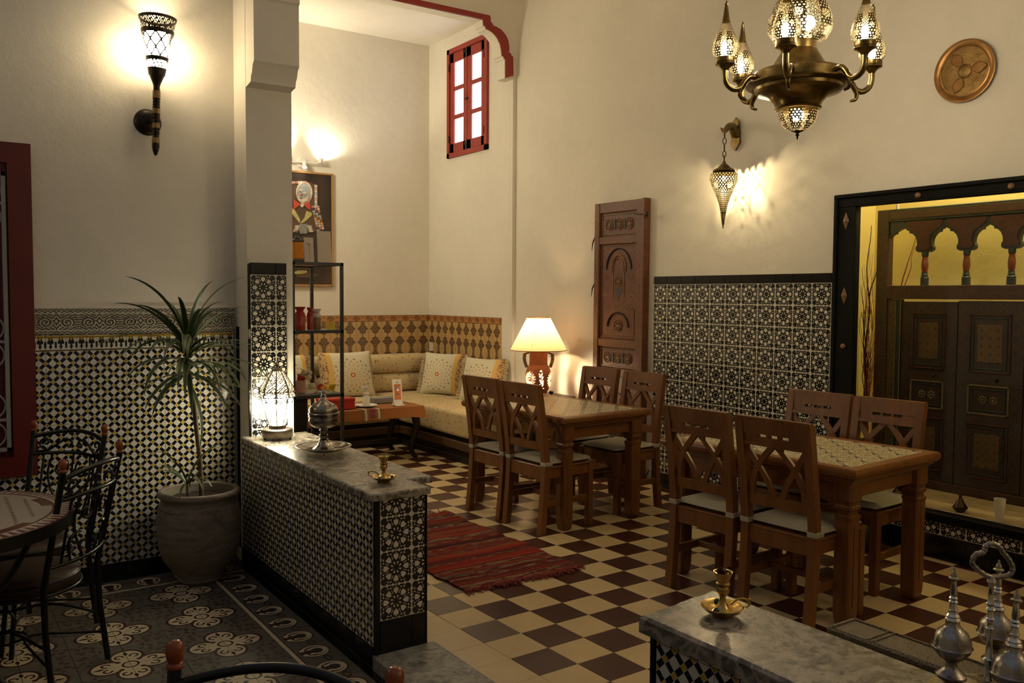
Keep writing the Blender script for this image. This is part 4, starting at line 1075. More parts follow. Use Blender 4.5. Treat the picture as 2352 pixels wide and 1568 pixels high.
def fringe(w_, h_):
    mb = MB()
    for s in (-1, 1):
        for k in range(26):
            z = (k+0.5)/26*h_*0.96+0.01
            mb.tube([(s*w_/2*0.97, 0, z), (s*(w_/2+0.02), random.uniform(-.012, .012), z-0.004), (s*(w_/2+0.038), random.uniform(-.014, .014), z-0.016)], [0.008, 0.009, 0.004], 5)
    return mb
FRG = fringe(0.50, 0.46).mesh('fringe', M_FRINGE, 60)
GP = 'embroidered cushions on the corner sofa'
def cushion(label, loc, rz, tilt, s=1.0, me=None):
    M = Matrix.Translation(loc) @ Matrix.Rotation(rz, 4, 'Z') @ Matrix.Rotation(tilt, 4, 'X') @ Matrix.Scale(s, 4)
    t = thing('cushion', label, 'cushion', M, GP); link('cover', me or PIL, t); link('fringe', FRG, t)['kind'] = 'stuff'; return t
p = ony(800, 905, 8.36); cushion('embroidered cushion with fringe behind the steel rack beside the bolsters', (float(p[0])+0.02, 8.36, 0.462), 0.05, -0.28, 1.06, PILF)
p = ony(672, 905, 8.40); cushion('embroidered cushion with fringe half hidden behind the pillar side of the rack', (float(p[0])-0.03, 8.40, 0.462), 0.1, -0.26, 1.02)
cushion('embroidered cushion with fringe in the sofa corner under the wall switch', (4.58, 8.10, 0.462), -1.05, -0.28, 1.0)
cushion('embroidered cushion with fringe at the sofa end nearest the table lamp', (4.62, 7.38, 0.462), -1.15, -0.30, 0.98)
# cushion beside the bolster end
# wall switch
tag(part('wall_switch', MB().cbox(XA-0.022, XA-0.008, 8.725, 8.80, 0.885, 0.985, 0.004), M_WHITE, None), 'small white switch plate on the damask tiles in the alcove corner', 'switch')

# ------------------------------------------------------------------ coffee table with its cloth
cf = thing('coffee_table', 'low dark wooden table with curved legs in the seating alcove', 'table', xf((3.3, 7.47, 0)))
part('tabletop', MB().cbox(-0.62, 0.57, -0.29, 0.29, 0.455, 0.485, 0.006), M_DARKWOOD, cf)
part('apron', MB().cbox(-0.58, 0.53, -0.26, 0.26, 0.385, 0.456, 0.006), M_DARKWOOD, cf)
for sx in (-1, 1):
    for sy in (-1, 1):
        cx, cy_ = (0.50 if sx > 0 else -0.55), sy*0.235
        path = smooth_path([(cx, cy_, 0.45), (cx+sx*0.035, cy_+sy*0.01, 0.36), (cx+sx*0.035, cy_+sy*0.012, 0.27), (cx-sx*0.01, cy_, 0.14), (cx-sx*0.005, cy_, 0.06), (cx+sx*0.035, cy_+sy*0.012, 0.0)], 5)
        part('leg', MB().tube(path, [lerp(0.045, 0.024, min(1, k/(len(path)*0.7))) for k in range(len(path))], 8), M_DARKWOOD, cf, 50)
part('cross_stretcher', MB().cbox(-0.5, 0.46, -0.02, 0.02, 0.12, 0.16, 0.004), M_DARKWOOD, cf)
cl = thing('tablecloth', 'ochre cloth with a striped runner covering the low alcove table', 'tablecloth', xf((3.3, 7.47, 0)))
def drape(x0, x1, y0, y1, z, dr, xo=0.0):
    mb = MB(); lo = []; N = 60
    per = []
    def addp(a, b):
        for k in range(N//4): per.append((lerp(a[0], b[0], k/(N//4)), lerp(a[1], b[1], k/(N//4))))
    C4 = [(x0, y0), (x1, y0), (x1, y1), (x0, y1)]
    for i in range(4): addp(C4[i], C4[(i+1) % 4])
    n = len(per); cx, cy_ = (x0+x1)/2, (y0+y1)/2; vs = [(x, y, z) for x, y in per]
    for r, f in ((0.35, 0.006), (0.7, 0.012), (1.0, 0.016)):
        for k, (x, y) in enumerate(per):
            wv = 1+0.5*math.sin(k*0.9); ex = f*wv
            corner = min(math.hypot(x-a, y-b) for a, b in C4); dd = dr*(1+0.16*max(0, 1-corner/0.12))
            dx = 1 if x > x1-1e-6 else (-1 if x < x0+1e-6 else 0); dy = 1 if y > y1-1e-6 else (-1 if y < y0+1e-6 else 0)
            vs.append((x+dx*ex, y+dy*ex, z-dd*r))
    fs = [tuple(range(n))]
    for L_ in range(3):
        for i in range(n): fs.append((L_*n+i, L_*n+(i+1) % n, (L_+1)*n+(i+1) % n, (L_+1)*n+i))
    return mb.add(vs, fs)
part('cloth', drape(-0.635, 0.585, -0.305, 0.305, 0.492, 0.095), M_CLOTH, cl, 50)
rn = MB(); A = [(-0.345, 0.345), ]
path = [(-0.326, 0.395), (-0.323, 0.44), (-0.309, 0.494), (0.309, 0.494), (0.323, 0.44), (0.326, 0.395)]
vs = [(x, y, z) for x in (-0.095, 0.095) for y, z in path]; fs = [(i, i+1, 6+i+1, 6+i) for i in range(5)]
p = ony(856, 950, 7.15); part('striped_runner', MB().add(vs, fs), M_RUNNER, cl, None, Matrix.Translation((float(p[0])-3.3, 0, 0.002)))
ZC = 0.497
def put(u, v, z=ZC): q = onz(u, v, z); return (float(q[0]), float(q[1]), z)
q = ony(778, 930, 7.27); bx0 = float(q[0])
rb = thing('gift_box', 'red cardboard box lying on the ochre tablecloth', 'box', xf((bx0, 7.34, ZC), -0.05)); part('box', MB().cbox(-0.155, 0.155, -0.075, 0.075, 0, 0.072, 0.003), M_REDBOX, rb); part('lid', MB().cbox(-0.158, 0.158, -0.078, 0.078, 0.072, 0.098, 0.003), M_REDBOX, rb)
q = ony(842, 922, 7.32); sx_ = float(q[0])
tag(part('saucer', MB().lathe([(0.0, 0.004), (0.05, 0.004), (0.055, 0.0), (0.065, 0.0), (0.098, 0.014), (0.105, 0.016), (0.104, 0.019), (0.065, 0.008), (0.0, 0.008)], 32), M_WHITE, None, 50, xf((sx_, 7.33, ZC+0.002))), 'white saucer under the soap dispenser on the ochre cloth', 'saucer')
sd = thing('soap_dispenser', 'small pump bottle standing on a white saucer', 'bottle', xf((sx_, 7.33, ZC+0.010)))
part('bottle', MB().lathe([(0.0, 0), (0.03, 0), (0.034, 0.005), (0.034, 0.07), (0.03, 0.085), (0.016, 0.095), (0.016, 0.10), (0, 0.10)], 24), M_FROST, sd, 50)
part('collar', MB().lathe([(0.0, 0.095), (0.028, 0.095), (0.03, 0.10), (0.03, 0.118), (0.02, 0.124), (0, 0.124)], 20), M_WHITE, sd, 50)
part('pump', MB().lathe([(0.0, 0.12), (0.011, 0.12), (0.011, 0.155), (0.018, 0.158), (0.018, 0.176), (0, 0.178)], 16).cbox(-0.05, 0.0, -0.007, 0.007, 0.160, 0.174, 0.003), M_WHITE, sd, 50)
q = ony(878, 912, 7.52); bk = thing('grey_book', 'flat grey book lying on the ochre tablecloth', 'book', xf((float(q[0])+0.05, 7.55, ZC), 0.0)); part('cover', MB().cbox(-0.15, 0.15, -0.06, 0.06, 0, 0.05, 0.002), M_GREYBOOK, bk); part('pages', MB().box(-0.146, 0.147, -0.062, 0.055, 0.006, 0.044), M_GREYBOOK, bk)
q = ony(917, 920, 7.26); sg = thing('table_sign', 'white upright stand with an orange printed card on the ochre cloth', 'sign', xf((float(q[0]), 7.28, ZC), 0.12))
part('stand', MB().strip([(-0.05, 0.0), (-0.004, 0.006), (0.006, 0.03), (0.03, 0.24)], [(-0.05, 0.004), (-0.006, 0.010), (0.002, 0.032), (0.026, 0.242)], -0.05, 0.05, 'x').prism([(0.01, 0.0), (0.05, 0.0), (0.012, 0.05)], -0.045, 0.045, 'x'), M_WHITE, sg)
cd = part('card', MB().strip([(0.005, 0.052), (0.0285, 0.228)], [(0.0015, 0.052), (0.025, 0.228)], -0.036, 0.036, 'x'), M_ORANGE, sg)
part('print_mark', MB().strip([(0.0125, 0.135), (0.0195, 0.180)], [(0.0068, 0.135), (0.0138, 0.180)], -0.013, 0.013, 'x').strip([(0.0090, 0.098), (0.0108, 0.108)], [(0.0020, 0.098), (0.0040, 0.108)], -0.015, 0.017, 'x').strip([(0.0260, 0.208), (0.0270, 0.214)], [(0.0215, 0.208), (0.0226, 0.214)], -0.008, 0.008, 'x'), M_DARKGLASS, sg)

# ------------------------------------------------------------------ table lamp
stt = thing('side_table', 'small dark side table carrying the terracotta lamp', 'table', xf((4.56, 6.28, 0)))
part('tabletop', MB().cbox(-0.24, 0.24, -0.24, 0.24, 0.605, 0.635, 0.005), M_DARKWOOD, stt)
for sx in (-1, 1):
    for sy in (-1, 1): part('leg', MB().cbox(sx*0.2-0.02, sx*0.2+0.02, sy*0.2-0.02, sy*0.2+0.02, 0, 0.61, 0.003), M_DARKWOOD, stt)
lp = thing('table_lamp', 'glowing parchment-shaded lamp on a pierced terracotta vase', 'lamp', xf((4.56, 6.28, 0.635)))
prof0 = [(0.072, 0.0), (0.080, 0.012), (0.078, 0.03), (0.095, 0.06), (0.110, 0.10), (0.117, 0.15), (0.114, 0.20), (0.103, 0.24), (0.088, 0.265), (0.082, 0.275), (0.080, 0.30), (0.080, 0.38), (0.090, 0.415), (0.088, 0.42)]
def resample(prof, n):
    d = [0]
    for a, b in zip(prof, prof[1:]): d.append(d[-1]+math.hypot(b[0]-a[0], b[1]-a[1]))
    out = []
    for k in range(n+1):
        s = d[-1]*k/n; i = max(j for j in range(len(d)) if d[j] <= s+1e-12); i = min(i, len(prof)-2); t = (s-d[i])/(d[i+1]-d[i])
        out.append((lerp(prof[i][0], prof[i+1][0], t), lerp(prof[i][1], prof[i+1][1], t)))
    return out
VP = resample(prof0, 110); SG = 180
def vase_keep(i, j):
    z = VP[j][1]; th = (i+0.5)*360/SG; r = 0.115
    def loc(tc, zc): return (((th-tc+180) % 360)-180)*PI/180*r, z-zc
    for tc, zc in ((190, 0.15), (70, 0.15), (310, 0.14)):
        x, y = loc(tc, zc); R = math.hypot(x, y); a = math.degrees(math.atan2(y, x))
        if 0.020 < R < 0.068 and abs(((a+11.25) % 22.5)-11.25)*PI/180*R < 0.0075*min(1, (R-0.014)/0.02, (0.071-R)/0.014): return False
        if R < 0.014 and (int(x*400) + int(y*400)) % 2: return False
    for tc in (246, 130, 10):
        for (dx, dz, s) in ((-0.010, 0.185, 1), (0.006, 0.19, -1), (0.012, 0.16, -1), (-0.002, 0.13, 1), (0.014, 0.125, -1), (-0.004, 0.09, 1), (0.016, 0.10, -1)):
            x, y = loc(tc, dz); x -= dx; xr = x+s*0.35*y
            if (xr/0.0068)**2+(y/0.019)**2 < 1: return False
        for (dx, dz) in ((0.0, 0.225), (0.008, 0.22), (-0.006, 0.22), (0.012, 0.07), (-0.005, 0.065), (0.02, 0.06), (0.03, 0.07)):
            x, y = loc(tc, dz)
            if math.hypot(x-dx, y) < 0.005: return False
    return True
mb = MB(); mb.lathe(VP, SG, cap=False, keep=vase_keep); mb.lathe([(0.0, 0.002), (0.075, 0.002)], 40, cap=False)
vs_ = part('vase', mb, M_TERRA, lp, 50)
for s in (-1, 1):
    path = smooth_path([(s*0.085, 0, 0.385), (s*0.118, 0, 0.375), (s*0.125, 0, 0.32), (s*0.105, 0, 0.25)], 6)
    hb = MB().tube(path, 0.013, 10)
    for k in range(2, len(path)-1, 1):
        pp = path[k]; hb.lathe([(0.0, -0.004), (0.018, -0.003), (0.018, 0.003), (0, 0.004)], 10) if False else None
        M0 = hb.M; hb.M = Matrix.Translation(pp); hb.lathe([(0.012, -0.004), (0.019, 0.0), (0.012, 0.004)], 10, cap=False); hb.M = M0
    part('rope_handle', hb, M_ROPE, lp, 60, Matrix.Rotation(math.radians(144), 4, 'Z'))
part('switch_knob', MB().lathe([(0, 0), (0.016, 0), (0.018, 0.02), (0.01, 0.03), (0, 0.03)], 12), M_IRON, lp, 50, Matrix.Translation((0.072, -0.085, 0.03)) @ Matrix.Rotation(PI/2, 4, 'X'))
sh = MB().lathe(resample([(0.252, 0.0), (0.102, 0.29)], 10), 64, cap=False); shd = part('lamp_shade', sh, M_PAPER, lp, 50, Matrix.Translation((0, 0, 0.405)))
part('shade_rim', MB().tube([(0.252*math.cos(a*PI/32), 0.252*math.sin(a*PI/32), 0.001) for a in range(64)], 0.0035, 6, closed=True), M_BONE, shd, 60)
part('shade_rim', MB().tube([(0.102*math.cos(a*PI/32), 0.102*math.sin(a*PI/32), 0.29) for a in range(64)], 0.0035, 6, closed=True), M_BONE, shd, 60)
part('shade_frame', MB().tube([(-0.10, 0, 0.28), (0.10, 0, 0.28)], 0.002, 5).tube([(0, -0.10, 0.28), (0, 0.10, 0.28)], 0.002, 5).tube([(0, 0, 0.0), (0, 0, 0.28)], 0.003, 6), M_BRASS, shd)
part('bulb', MB().sphere((0, 0, 0.54), 0.03, 14, 10), bulb('table_lamp_bulb', (1.0, 0.66, 0.33), L_TABLE), lp, 80)
part('vase_bulb', MB().sphere((0, 0, 0.15), 0.022, 12, 8), bulb('vase_bulb', (1.0, 0.80, 0.5), L_TABLE*2.6), lp, 80)
tag(part('power_cable', MB().tube(smooth_path([(4.885, 5.19, 0.11), (4.882, 5.215, 0.06), (4.865, 5.225, 0.02), (4.815, 5.235, 0.007), (4.805, 5.7, 0.006)], 6), 0.0045, 6), M_IRON, None, 60), 'thin black cable hanging down the wall beside the star tile panel', 'cable')
# ------------------------------------------------------------------ pierced lamps
def pierced(prof, seg, rows, kind, a0=0.0):
    P = resample(prof, rows)
    def keep(i, j):
        t = j/rows
        if kind == 'onion':
            if t > 0.66: return (i+j) % 4 == 0 or (i-j) % 4 == 0 or j == rows-1        # lattice neck
            sec = (i % (seg//6))/(seg//6); mi = (i % (seg//6))-seg/12
            if sec < 0.26 or sec > 0.80: return (i+j) % 4 == 0 or (i-j) % 4 == 0        # lattice ribs
            jm = rows*0.36
            d = math.hypot(mi, (j-jm)*1.0)
            if d < seg*0.034: return (i*7+j*3) % 5 < 2
            if d < seg*0.042: return True
            return not ((i+2*(j//4 % 2)) % 4 < 2 and j % 4 < 2)
        if kind == 'fine':
            if t < 0.04 or t > 0.93: return True
            sec = seg//5; mi = (i % sec)-sec/2; jm = rows*0.70; d = math.hypot(mi, (j-jm)*0.9)
            if d < seg*0.045: return (i+j*2) % 5 < 2
            if d < seg*0.055: return True
            return not ((i+(j//3 % 2)*2) % 4 < 2 and j % 3 < 2)
        if kind == 'globe':
            if t > 0.93: return True
            sec = seg//6; mi = (i % sec)-sec/2; d = math.hypot(mi, (j-rows*0.5)*1.0)
            if abs(mi) > sec*0.36: return (i+j) % 4 == 0 or (i-j) % 4 == 0
            if d < seg*0.03: return (i*7+j*3) % 5 < 1
            return not ((i+2*(j//4 % 2)) % 4 < 2 and j % 4 < 2)
        if kind == 'fret':
            return (i*3+j*2) % 7 < 3 or (i-j) % 5 == 0
        if kind == 'diamond':
            return (i+j) % 12 < 2 or (i-j) % 12 < 2
        return True
    return MB().lathe(P, seg, cap=False, keep=keep, a0=a0)

# --- torch sconce on the patio wall
sc = thing('wall_sconce', 'black torch-shaped wall lamp with brass rings and pierced cone shade', 'lamp', Matrix.Translation((1.105, YL, 2.28)) @ Matrix.Rotation(0.03, 4, 'Y'))
part('wall_disc', MB().lathe([(0.0, 0.03), (0.03, 0.03), (0.055, 0.022), (0.072, 0.006), (0.074, 0.0), (0, 0)], 32), M_SCONCE, sc, 50, Matrix.Translation((-0.02, 0, 0.20)) @ Matrix.Rotation(PI/2, 4, 'X'))
part('bracket', MB().tube([(-0.015, -0.02, 0.20), (-0.005, -0.09, 0.19), (0, -0.12, 0.20)], 0.010, 8), M_SCONCE, sc, 50)
TY = -0.12
part('stick', MB().lathe([(0.0, 0.0), (0.008, 0.006), (0.016, 0.03), (0.019, 0.05), (0.017, 0.10), (0.019, 0.2), (0.018, 0.3), (0.017, 0.38), (0.021, 0.395), (0.036, 0.43), (0.04, 0.445), (0, 0.445)], 20), M_SCONCE, sc, 50, Matrix.Translation((0, TY, 0)))
for k, (z, h) in enumerate(((0.085, 0.028), (0.165, 0.026), (0.245, 0.026), (0.335, 0.04))):
    part('bone_band', MB().lathe([(0.0175, z-h/2), (0.0205, z-h/2), (0.0205, z+h/2), (0.0175, z+h/2)], 20, cap=False), M_BONE, sc, 40, Matrix.Translation((0, TY, 0)))
RNG = MB().lathe([(0.016, -0.003), (0.022, 0.0), (0.016, 0.003)], 16, cap=False).mesh('ring', M_SCONCE, 50)
for z in (0.05, 0.06, 0.12, 0.13, 0.145, 0.19, 0.2, 0.21, 0.225, 0.265, 0.28, 0.295, 0.31): link('ring', RNG, sc, Matrix.Translation((0, TY, z)))
cone = lambda z: lerp(0.040, 0.096, (z-0.44)/0.31)
mb = MB()
for z0, z1, kind, rows in ((0.475, 0.515, 'fret', 8), (0.535, 0.660, 'diamond', 18), (0.680, 0.738, 'fret', 10)):
    q = pierced([(cone(z0), z0), (cone(z1), z1)], 96, rows, kind); mb.add(q.v, q.f)
for z0, z1 in ((0.44, 0.476), (0.515, 0.536), (0.659, 0.681), (0.737, 0.752)): mb.lathe([(cone(z0), z0), (cone(z0)+0.003, z0), (cone(z1)+0.003, z1), (cone(z1), z1)], 48, cap=False)
part('pierced_shade', mb, M_SCONCE, sc, 50, Matrix.Translation((0, TY, 0)))
part('lamp_glass', MB().lathe([(0.034, 0.47), (0.046, 0.50), (0.066, 0.665), (0.0, 0.675)], 24, cap=False), bulb('sconce_glass', (1.0, 0.80, 0.48), L_SCONCE*0.10), sc, 60, Matrix.Translation((0, TY, 0)))

dup(sc, Matrix.Translation((-1.21, YL, 2.28)) @ Matrix.Rotation(-0.03, 4, 'Y'), 'unseen black torch-shaped wall lamp added beyond the red window to light the patio')  # out of view; added to warm and brighten the patio wall and pillar

# --- hanging lantern on the right wall
hl = thing('hanging_wall_lantern', 'pierced brass teardrop lantern hanging from a fish-shaped wall bracket', 'lamp', xf((4.70, 4.275, 2.456)))
part('wall_bracket', MB().prism([(-0.04, -0.05), (0.0, -0.10), (0.04, -0.05), (0.035, 0.04), (0.03, 0.10), (0.0, 0.135), (-0.03, 0.10), (-0.035, 0.04)], 0.175, 0.192, 'x'), M_BRASS, hl, None, Matrix.Translation((0, 0.06, 0.215)))
arm_ = smooth_path([(0.185, 0.06, 0.23), (0.13, 0.05, 0.275), (0.06, 0.02, 0.265), (0.0, 0.0, 0.225), (-0.03, -0.01, 0.225), (-0.06, -0.02, 0.235)], 5)
part('bracket_arm', MB().tube(arm_, [lerp(0.040, 0.006, (k/(len(arm_)-1))**0.8) for k in range(len(arm_))], 10), M_BRASS, hl, 60)
mb = MB()
for k, z in enumerate((0.20, 0.155, 0.11, 0.065, 0.03)):
    M0 = Matrix.Translation((0, 0, z)) @ Matrix.Rotation(PI/2*(k % 2)+0.6, 4, 'Z'); R_ = 0.018 if k % 2 == 0 else 0.014
    mb.M = M0; mb.tube([(R_*0.85*math.cos(a*PI/8), 0, (R_+0.008)*math.sin(a*PI/8)) for a in range(16)], 0.003, 6, closed=True)
mb.M = Matrix.Identity(4)
part('chain', mb, M_BRONZE, hl, 60)
part('cap', MB().lathe([(0.0, 0.02), (0.01, 0.015), (0.014, 0.0), (0.03, -0.012), (0.045, -0.03), (0.074, -0.045), (0.078, -0.055), (0.070, -0.057)], 32, cap=False), M_BRASS, hl, 40)
part('pierced_body', pierced([(0.006, -0.43), (0.012, -0.39), (0.021, -0.34), (0.032, -0.28), (0.056, -0.215), (0.085, -0.155), (0.100, -0.11), (0.094, -0.075), (0.068, -0.055)], 110, 90, 'fine'), M_SHADE, hl, 50)
part('tip', MB().lathe([(0.0, -0.455), (0.006, -0.445), (0.004, -0.438), (0.008, -0.425), (0.021, -0.34), (0.018, -0.335)], 16, cap=False), M_BRASS, hl, 50)
part('bulb', MB().sphere((0, 0, -0.105), 0.010, 12, 8, sz=2.0), bulb('hanging_lantern_bulb', (1.0, 0.78, 0.42), L_HANG), hl, 80)

# --- chandelier
CHX, CHY, CHZ = 3.365, 2.621, 2.563
cd_ = thing('chandelier', 'brass chandelier with six pierced onion lamps round a large central one', 'chandelier', xf((CHX, CHY, CHZ)))
part('bowl', MB().lathe([(0.098, -0.182), (0.104, -0.176), (0.100, -0.168), (0.108, -0.150), (0.130, -0.125), (0.165, -0.112), (0.186, -0.106), (0.196, -0.096), (0.198, -0.082), (0.215, -0.080), (0.236, -0.072), (0.236, -0.066), (0.212, -0.062), (0.204, -0.058), (0.204, -0.022), (0.196, -0.012), (0.145, -0.004), (0.128, 0.004)], 72, cap=False), M_BRASS, cd_, 30)
part('bell', MB().lathe([(0.128, 0.003), (0.118, 0.02), (0.100, 0.05), (0.086, 0.072), (0.080, 0.085), (0.076, 0.087), (0.076, 0.122), (0.07, 0.122)], 56, cap=False), M_BRASS, cd_, 30)
part('central_shade', pierced([(0.072, 0.118), (0.118, 0.135), (0.142, 0.175), (0.140, 0.225), (0.118, 0.285), (0.086, 0.345), (0.056, 0.40), (0.036, 0.45)], 168, 110, 'onion'), M_SHADE, cd_, 50)
part('central_spire', MB().lathe([(0.037, 0.45), (0.026, 0.52), (0.012, 0.60), (0.02, 0.62), (0.008, 0.64), (0.006, 0.66), (0, 0.66)], 24), M_BRASS, cd_, 50)
part('suspension_rod', MB().tube([(0, 0, 0.64), (0, 0, 2.40)], 0.008, 10).lathe([(0.0, 2.37), (0.05, 2.39), (0.07, 2.43), (0, 2.437)], 24), M_BRASS, cd_, 50)
part('central_bulb', MB().sphere((0.03, -0.02, 0.21), 0.034, 16, 10), bulb('chandelier_centre_bulb', (1.0, 0.82, 0.54), L_CHAND_BIG), cd_, 80)
part('lower_globe', pierced([(0.020, -0.281), (0.048, -0.270), (0.070, -0.248), (0.084, -0.220), (0.088, -0.195), (0.088, -0.181)], 132, 46, 'globe'), M_SHADE, cd_, 50)
part('lower_bulb', MB().sphere((0, 0, -0.205), 0.026, 14, 10), bulb('chandelier_lower_bulb', (1.0, 0.82, 0.54), L_CHAND*0.9), cd_, 80)
part('finial', MB().lathe([(0, -0.318), (0.004, -0.312), (0.004, -0.303), (0.010, -0.296), (0.004, -0.290), (0.012, -0.284), (0.026, -0.279), (0.0, -0.275)], 16), M_BRONZE, cd_, 50)
arm_me = MB().tube(smooth_path([(0.195, 0, -0.040), (0.225, 0, -0.036), (0.250, 0, -0.058), (0.268, 0, -0.085), (0.300, 0, -0.094), (0.330, 0, -0.075), (0.342, 0, -0.042), (0.342, 0, -0.008)], 6), 0.0135, 8)
arm_me.tube(smooth_path([(0.262, 0, -0.080), (0.274, 0, -0.105), (0.268, 0, -0.130), (0.245, 0, -0.138)], 5), [lerp(0.013, 0.006, k/15) for k in range(16)], 8)
ARM = arm_me.mesh('arm', M_BRASS, 60)
CUP = MB().lathe([(0, -0.012), (0.014, -0.010), (0.020, 0.0), (0.034, 0.012), (0.045, 0.016), (0.046, 0.020), (0.043, 0.022), (0.045, 0.026), (0.045, 0.046), (0.040, 0.048)], 32, cap=False).mesh('lamp_cup', M_BRASS, 35)
SHD = pierced([(0.041, 0.046), (0.056, 0.062), (0.060, 0.085), (0.055, 0.115), (0.042, 0.150), (0.029, 0.180), (0.018, 0.208)], 108, 60, 'onion').mesh('pierced_shade', M_SHADE, 50, fix=False)
SPI = MB().lathe([(0.018, 0.206), (0.013, 0.24), (0.0075, 0.282), (0.0095, 0.286), (0.004, 0.292), (0.003, 0.302), (0, 0.304)], 16, cap=False).mesh('spire', M_BRASS, 50)
BUL = MB().sphere((0, 0, 0.085), 0.022, 12, 8, sz=1.3).mesh('bulb', bulb('chandelier_bulb', (1.0, 0.82, 0.54), L_CHAND), 80)
for ph in (-9, 51, 111, 171, -129, -69):
    az = math.radians(-142.1+ph); R_ = Matrix.Rotation(az, 4, 'Z')
    a = link('arm', ARM, cd_, R_); T = R_ @ Matrix.Translation((0.342, 0, 0))
    link('lamp_cup', CUP, cd_, T); s_ = link('pierced_shade', SHD, cd_, T); link('spire', SPI, s_); link('bulb', BUL, cd_, T)

dup(cd_, xf((CHX, -0.45, CHZ)), 'unseen second brass chandelier with six pierced lamps added farther down the hall for light')  # copy outside the view, added to light the pillar front and near hall

# --- three-spot bar over the painting
sb = thing('spotlight_bar', 'white three-head spotlight bar on the wall above the painting', 'lamp', xf((3.348, YF, 2.89)))
part('wall_base', MB().lathe([(0.0, 0.025), (0.05, 0.025), (0.058, 0.015), (0.058, 0.0), (0, 0)], 28), M_WHITE, sb, 40, Matrix.Rotation(PI/2, 4, 'X'))
part('bar', MB().tube([(-0.24, -0.055, -0.005), (0.24, -0.055, 0.0)], 0.008, 8).tube([(0, 0, 0), (0, -0.055, 0)], 0.01, 8), M_WHITE, sb, 50)
HEAD = MB().lathe([(0, 0.0), (0.018, 0.0), (0.026, 0.06), (0.024, 0.06), (0.02, 0.05), (0.0, 0.048)], 20).mesh('spot_head', M_WHITE, 40)
LENS = MB().lathe([(0, 0.052), (0.021, 0.054)], 20, cap=False).mesh('spot_lens', bulb('spot_lens', (1.0, 0.88, 0.65), 60), 40)
def spot(x, rot, e, ang):
    Mh = Matrix.Translation((x, -0.075, 0.0)) @ rot
    h = link('spot_head', HEAD, sb, Mh); link('spot_lens', LENS, h)
    ld = bpy.data.lights.new('spot_light', 'SPOT'); ld.energy = e; ld.color = (1.0, 0.88, 0.66); ld.spot_size = math.radians(ang); ld.spot_blend = 0.75; ld.shadow_soft_size = 0.02
    lo = bpy.data.objects.new('spot_light', ld); COL.objects.link(lo); lo.parent = h; lo.matrix_basis = Matrix.Translation((0, 0, 0.07)) @ Matrix.Rotation(PI, 4, 'X')
SP = L_SPOT/1000
spot(0.17, Matrix.Rotation(0.35, 4, 'Y') @ Matrix.Rotation(-0.30, 4, 'X'), 30*SP/9, 130)
spot(-0.17, Matrix.Rotation(-0.30, 4, 'Y') @ Matrix.Rotation(-0.30, 4, 'X'), 30*SP/9, 120)
spot(0.0, Matrix.Rotation(PI-0.25, 4, 'X'), 5.0*SP/9, 100)

# --- lantern standing on the marble
ln = thing('standing_lantern', 'octagonal brass lantern glowing brightly on the marble top by the pillar', 'lantern', xf((1.688, 4.865, 0.695), 0.39))
OCT = dict(seg=8, cap=False)
part('foot', MB().lathe([(0.0, 0.012), (0.084, 0.012), (0.086, 0.016), (0.086, 0.056), (0.080, 0.060), (0.045, 0.061)], 28), M_PEWTER, ln, 40)
for k in range(4):
    a = PI/4+k*PI/2; part('small_foot', MB().lathe([(0.006, 0.0), (0.010, 0.004), (0.008, 0.014), (0.006, 0.016)], 8), M_PEWTER, ln, 50, Matrix.Translation((0.07*math.cos(a), 0.07*math.sin(a), 0)))
part('collar', MB().lathe([(0.045, 0.06), (0.047, 0.062), (0.047, 0.080), (0.042, 0.083)], **OCT), M_PEWTER, ln)
part('lamp_glass', MB().lathe([(0.041, 0.082), (0.050, 0.105), (0.086, 0.235), (0.080, 0.245)], **OCT), bulb('standing_lantern_glass', (1.0, 0.90, 0.62), L_LANTERN*0.035), ln)
mb = MB()
for k in range(8):
    a = 2*PI*k/8; ca, sa = math.cos(a), math.sin(a)
    mb.tube([(0.044*ca, 0.044*sa, 0.08), (0.053*ca, 0.053*sa, 0.105), (0.091*ca, 0.091*sa, 0.243)], 0.0032, 6)
    mb.tube([(0.098*ca, 0.098*sa, 0.268), (0.094*ca, 0.094*sa, 0.29), (0.075*ca, 0.075*sa, 0.325), (0.05*ca, 0.05*sa, 0.365), (0.030*ca, 0.030*sa, 0.393)], 0.0035, 6)
for r_, z in ((0.052, 0.100), (0.056, 0.111), (0.104, 0.243), (0.094, 0.272)):
    mb.tube([(r_*math.cos(2*PI*k/8), r_*math.sin(2*PI*k/8), z) for k in range(8)], 0.0026, 6, closed=True)
part('ribs', mb, M_PEWTER, ln, 60)
mb = MB()
def octfret(prof, rows):
    P = resample(prof, rows); seg = 96; vs = []; fs = []
    for r, z in P:
        for i in range(seg):
            a = 2*PI*i/seg; k = math.cos(PI/8)/math.cos((a % (PI/4))-PI/8); vs.append((r*k*math.cos(a), r*k*math.sin(a), z))
    for j in range(rows):
        for i in range(seg):
            if (i*3+j*5) % 8 < 3 and not (i % 12 in (0, 11)): continue
            i2 = (i+1) % seg; fs.append((j*seg+i, j*seg+i2, (j+1)*seg+i2, (j+1)*seg+i))
    mb.add(vs, fs)
octfret([(0.104, 0.243), (0.092, 0.272)], 8); octfret([(0.096, 0.270), (0.095, 0.29), (0.076, 0.325), (0.051, 0.365), (0.030, 0.392)], 30); octfret([(0.090, 0.238), (0.082, 0.205)], 8)
part('pierced_dome', mb, M_PEWTER, ln, 50)
part('dome_bulb', MB().sphere((0, 0, 0.30), 0.02, 10, 8), bulb('standing_lantern_bulb', (1.0, 0.88, 0.55), L_LANTERN*0.10), ln, 80)
part('finial', MB().lathe([(0.032, 0.390), (0.026, 0.402), (0.010, 0.408), (0.007, 0.416), (0.012, 0.424), (0.006, 0.434), (0.003, 0.446), (0, 0.448)], 16, cap=False), M_PEWTER, ln, 50)

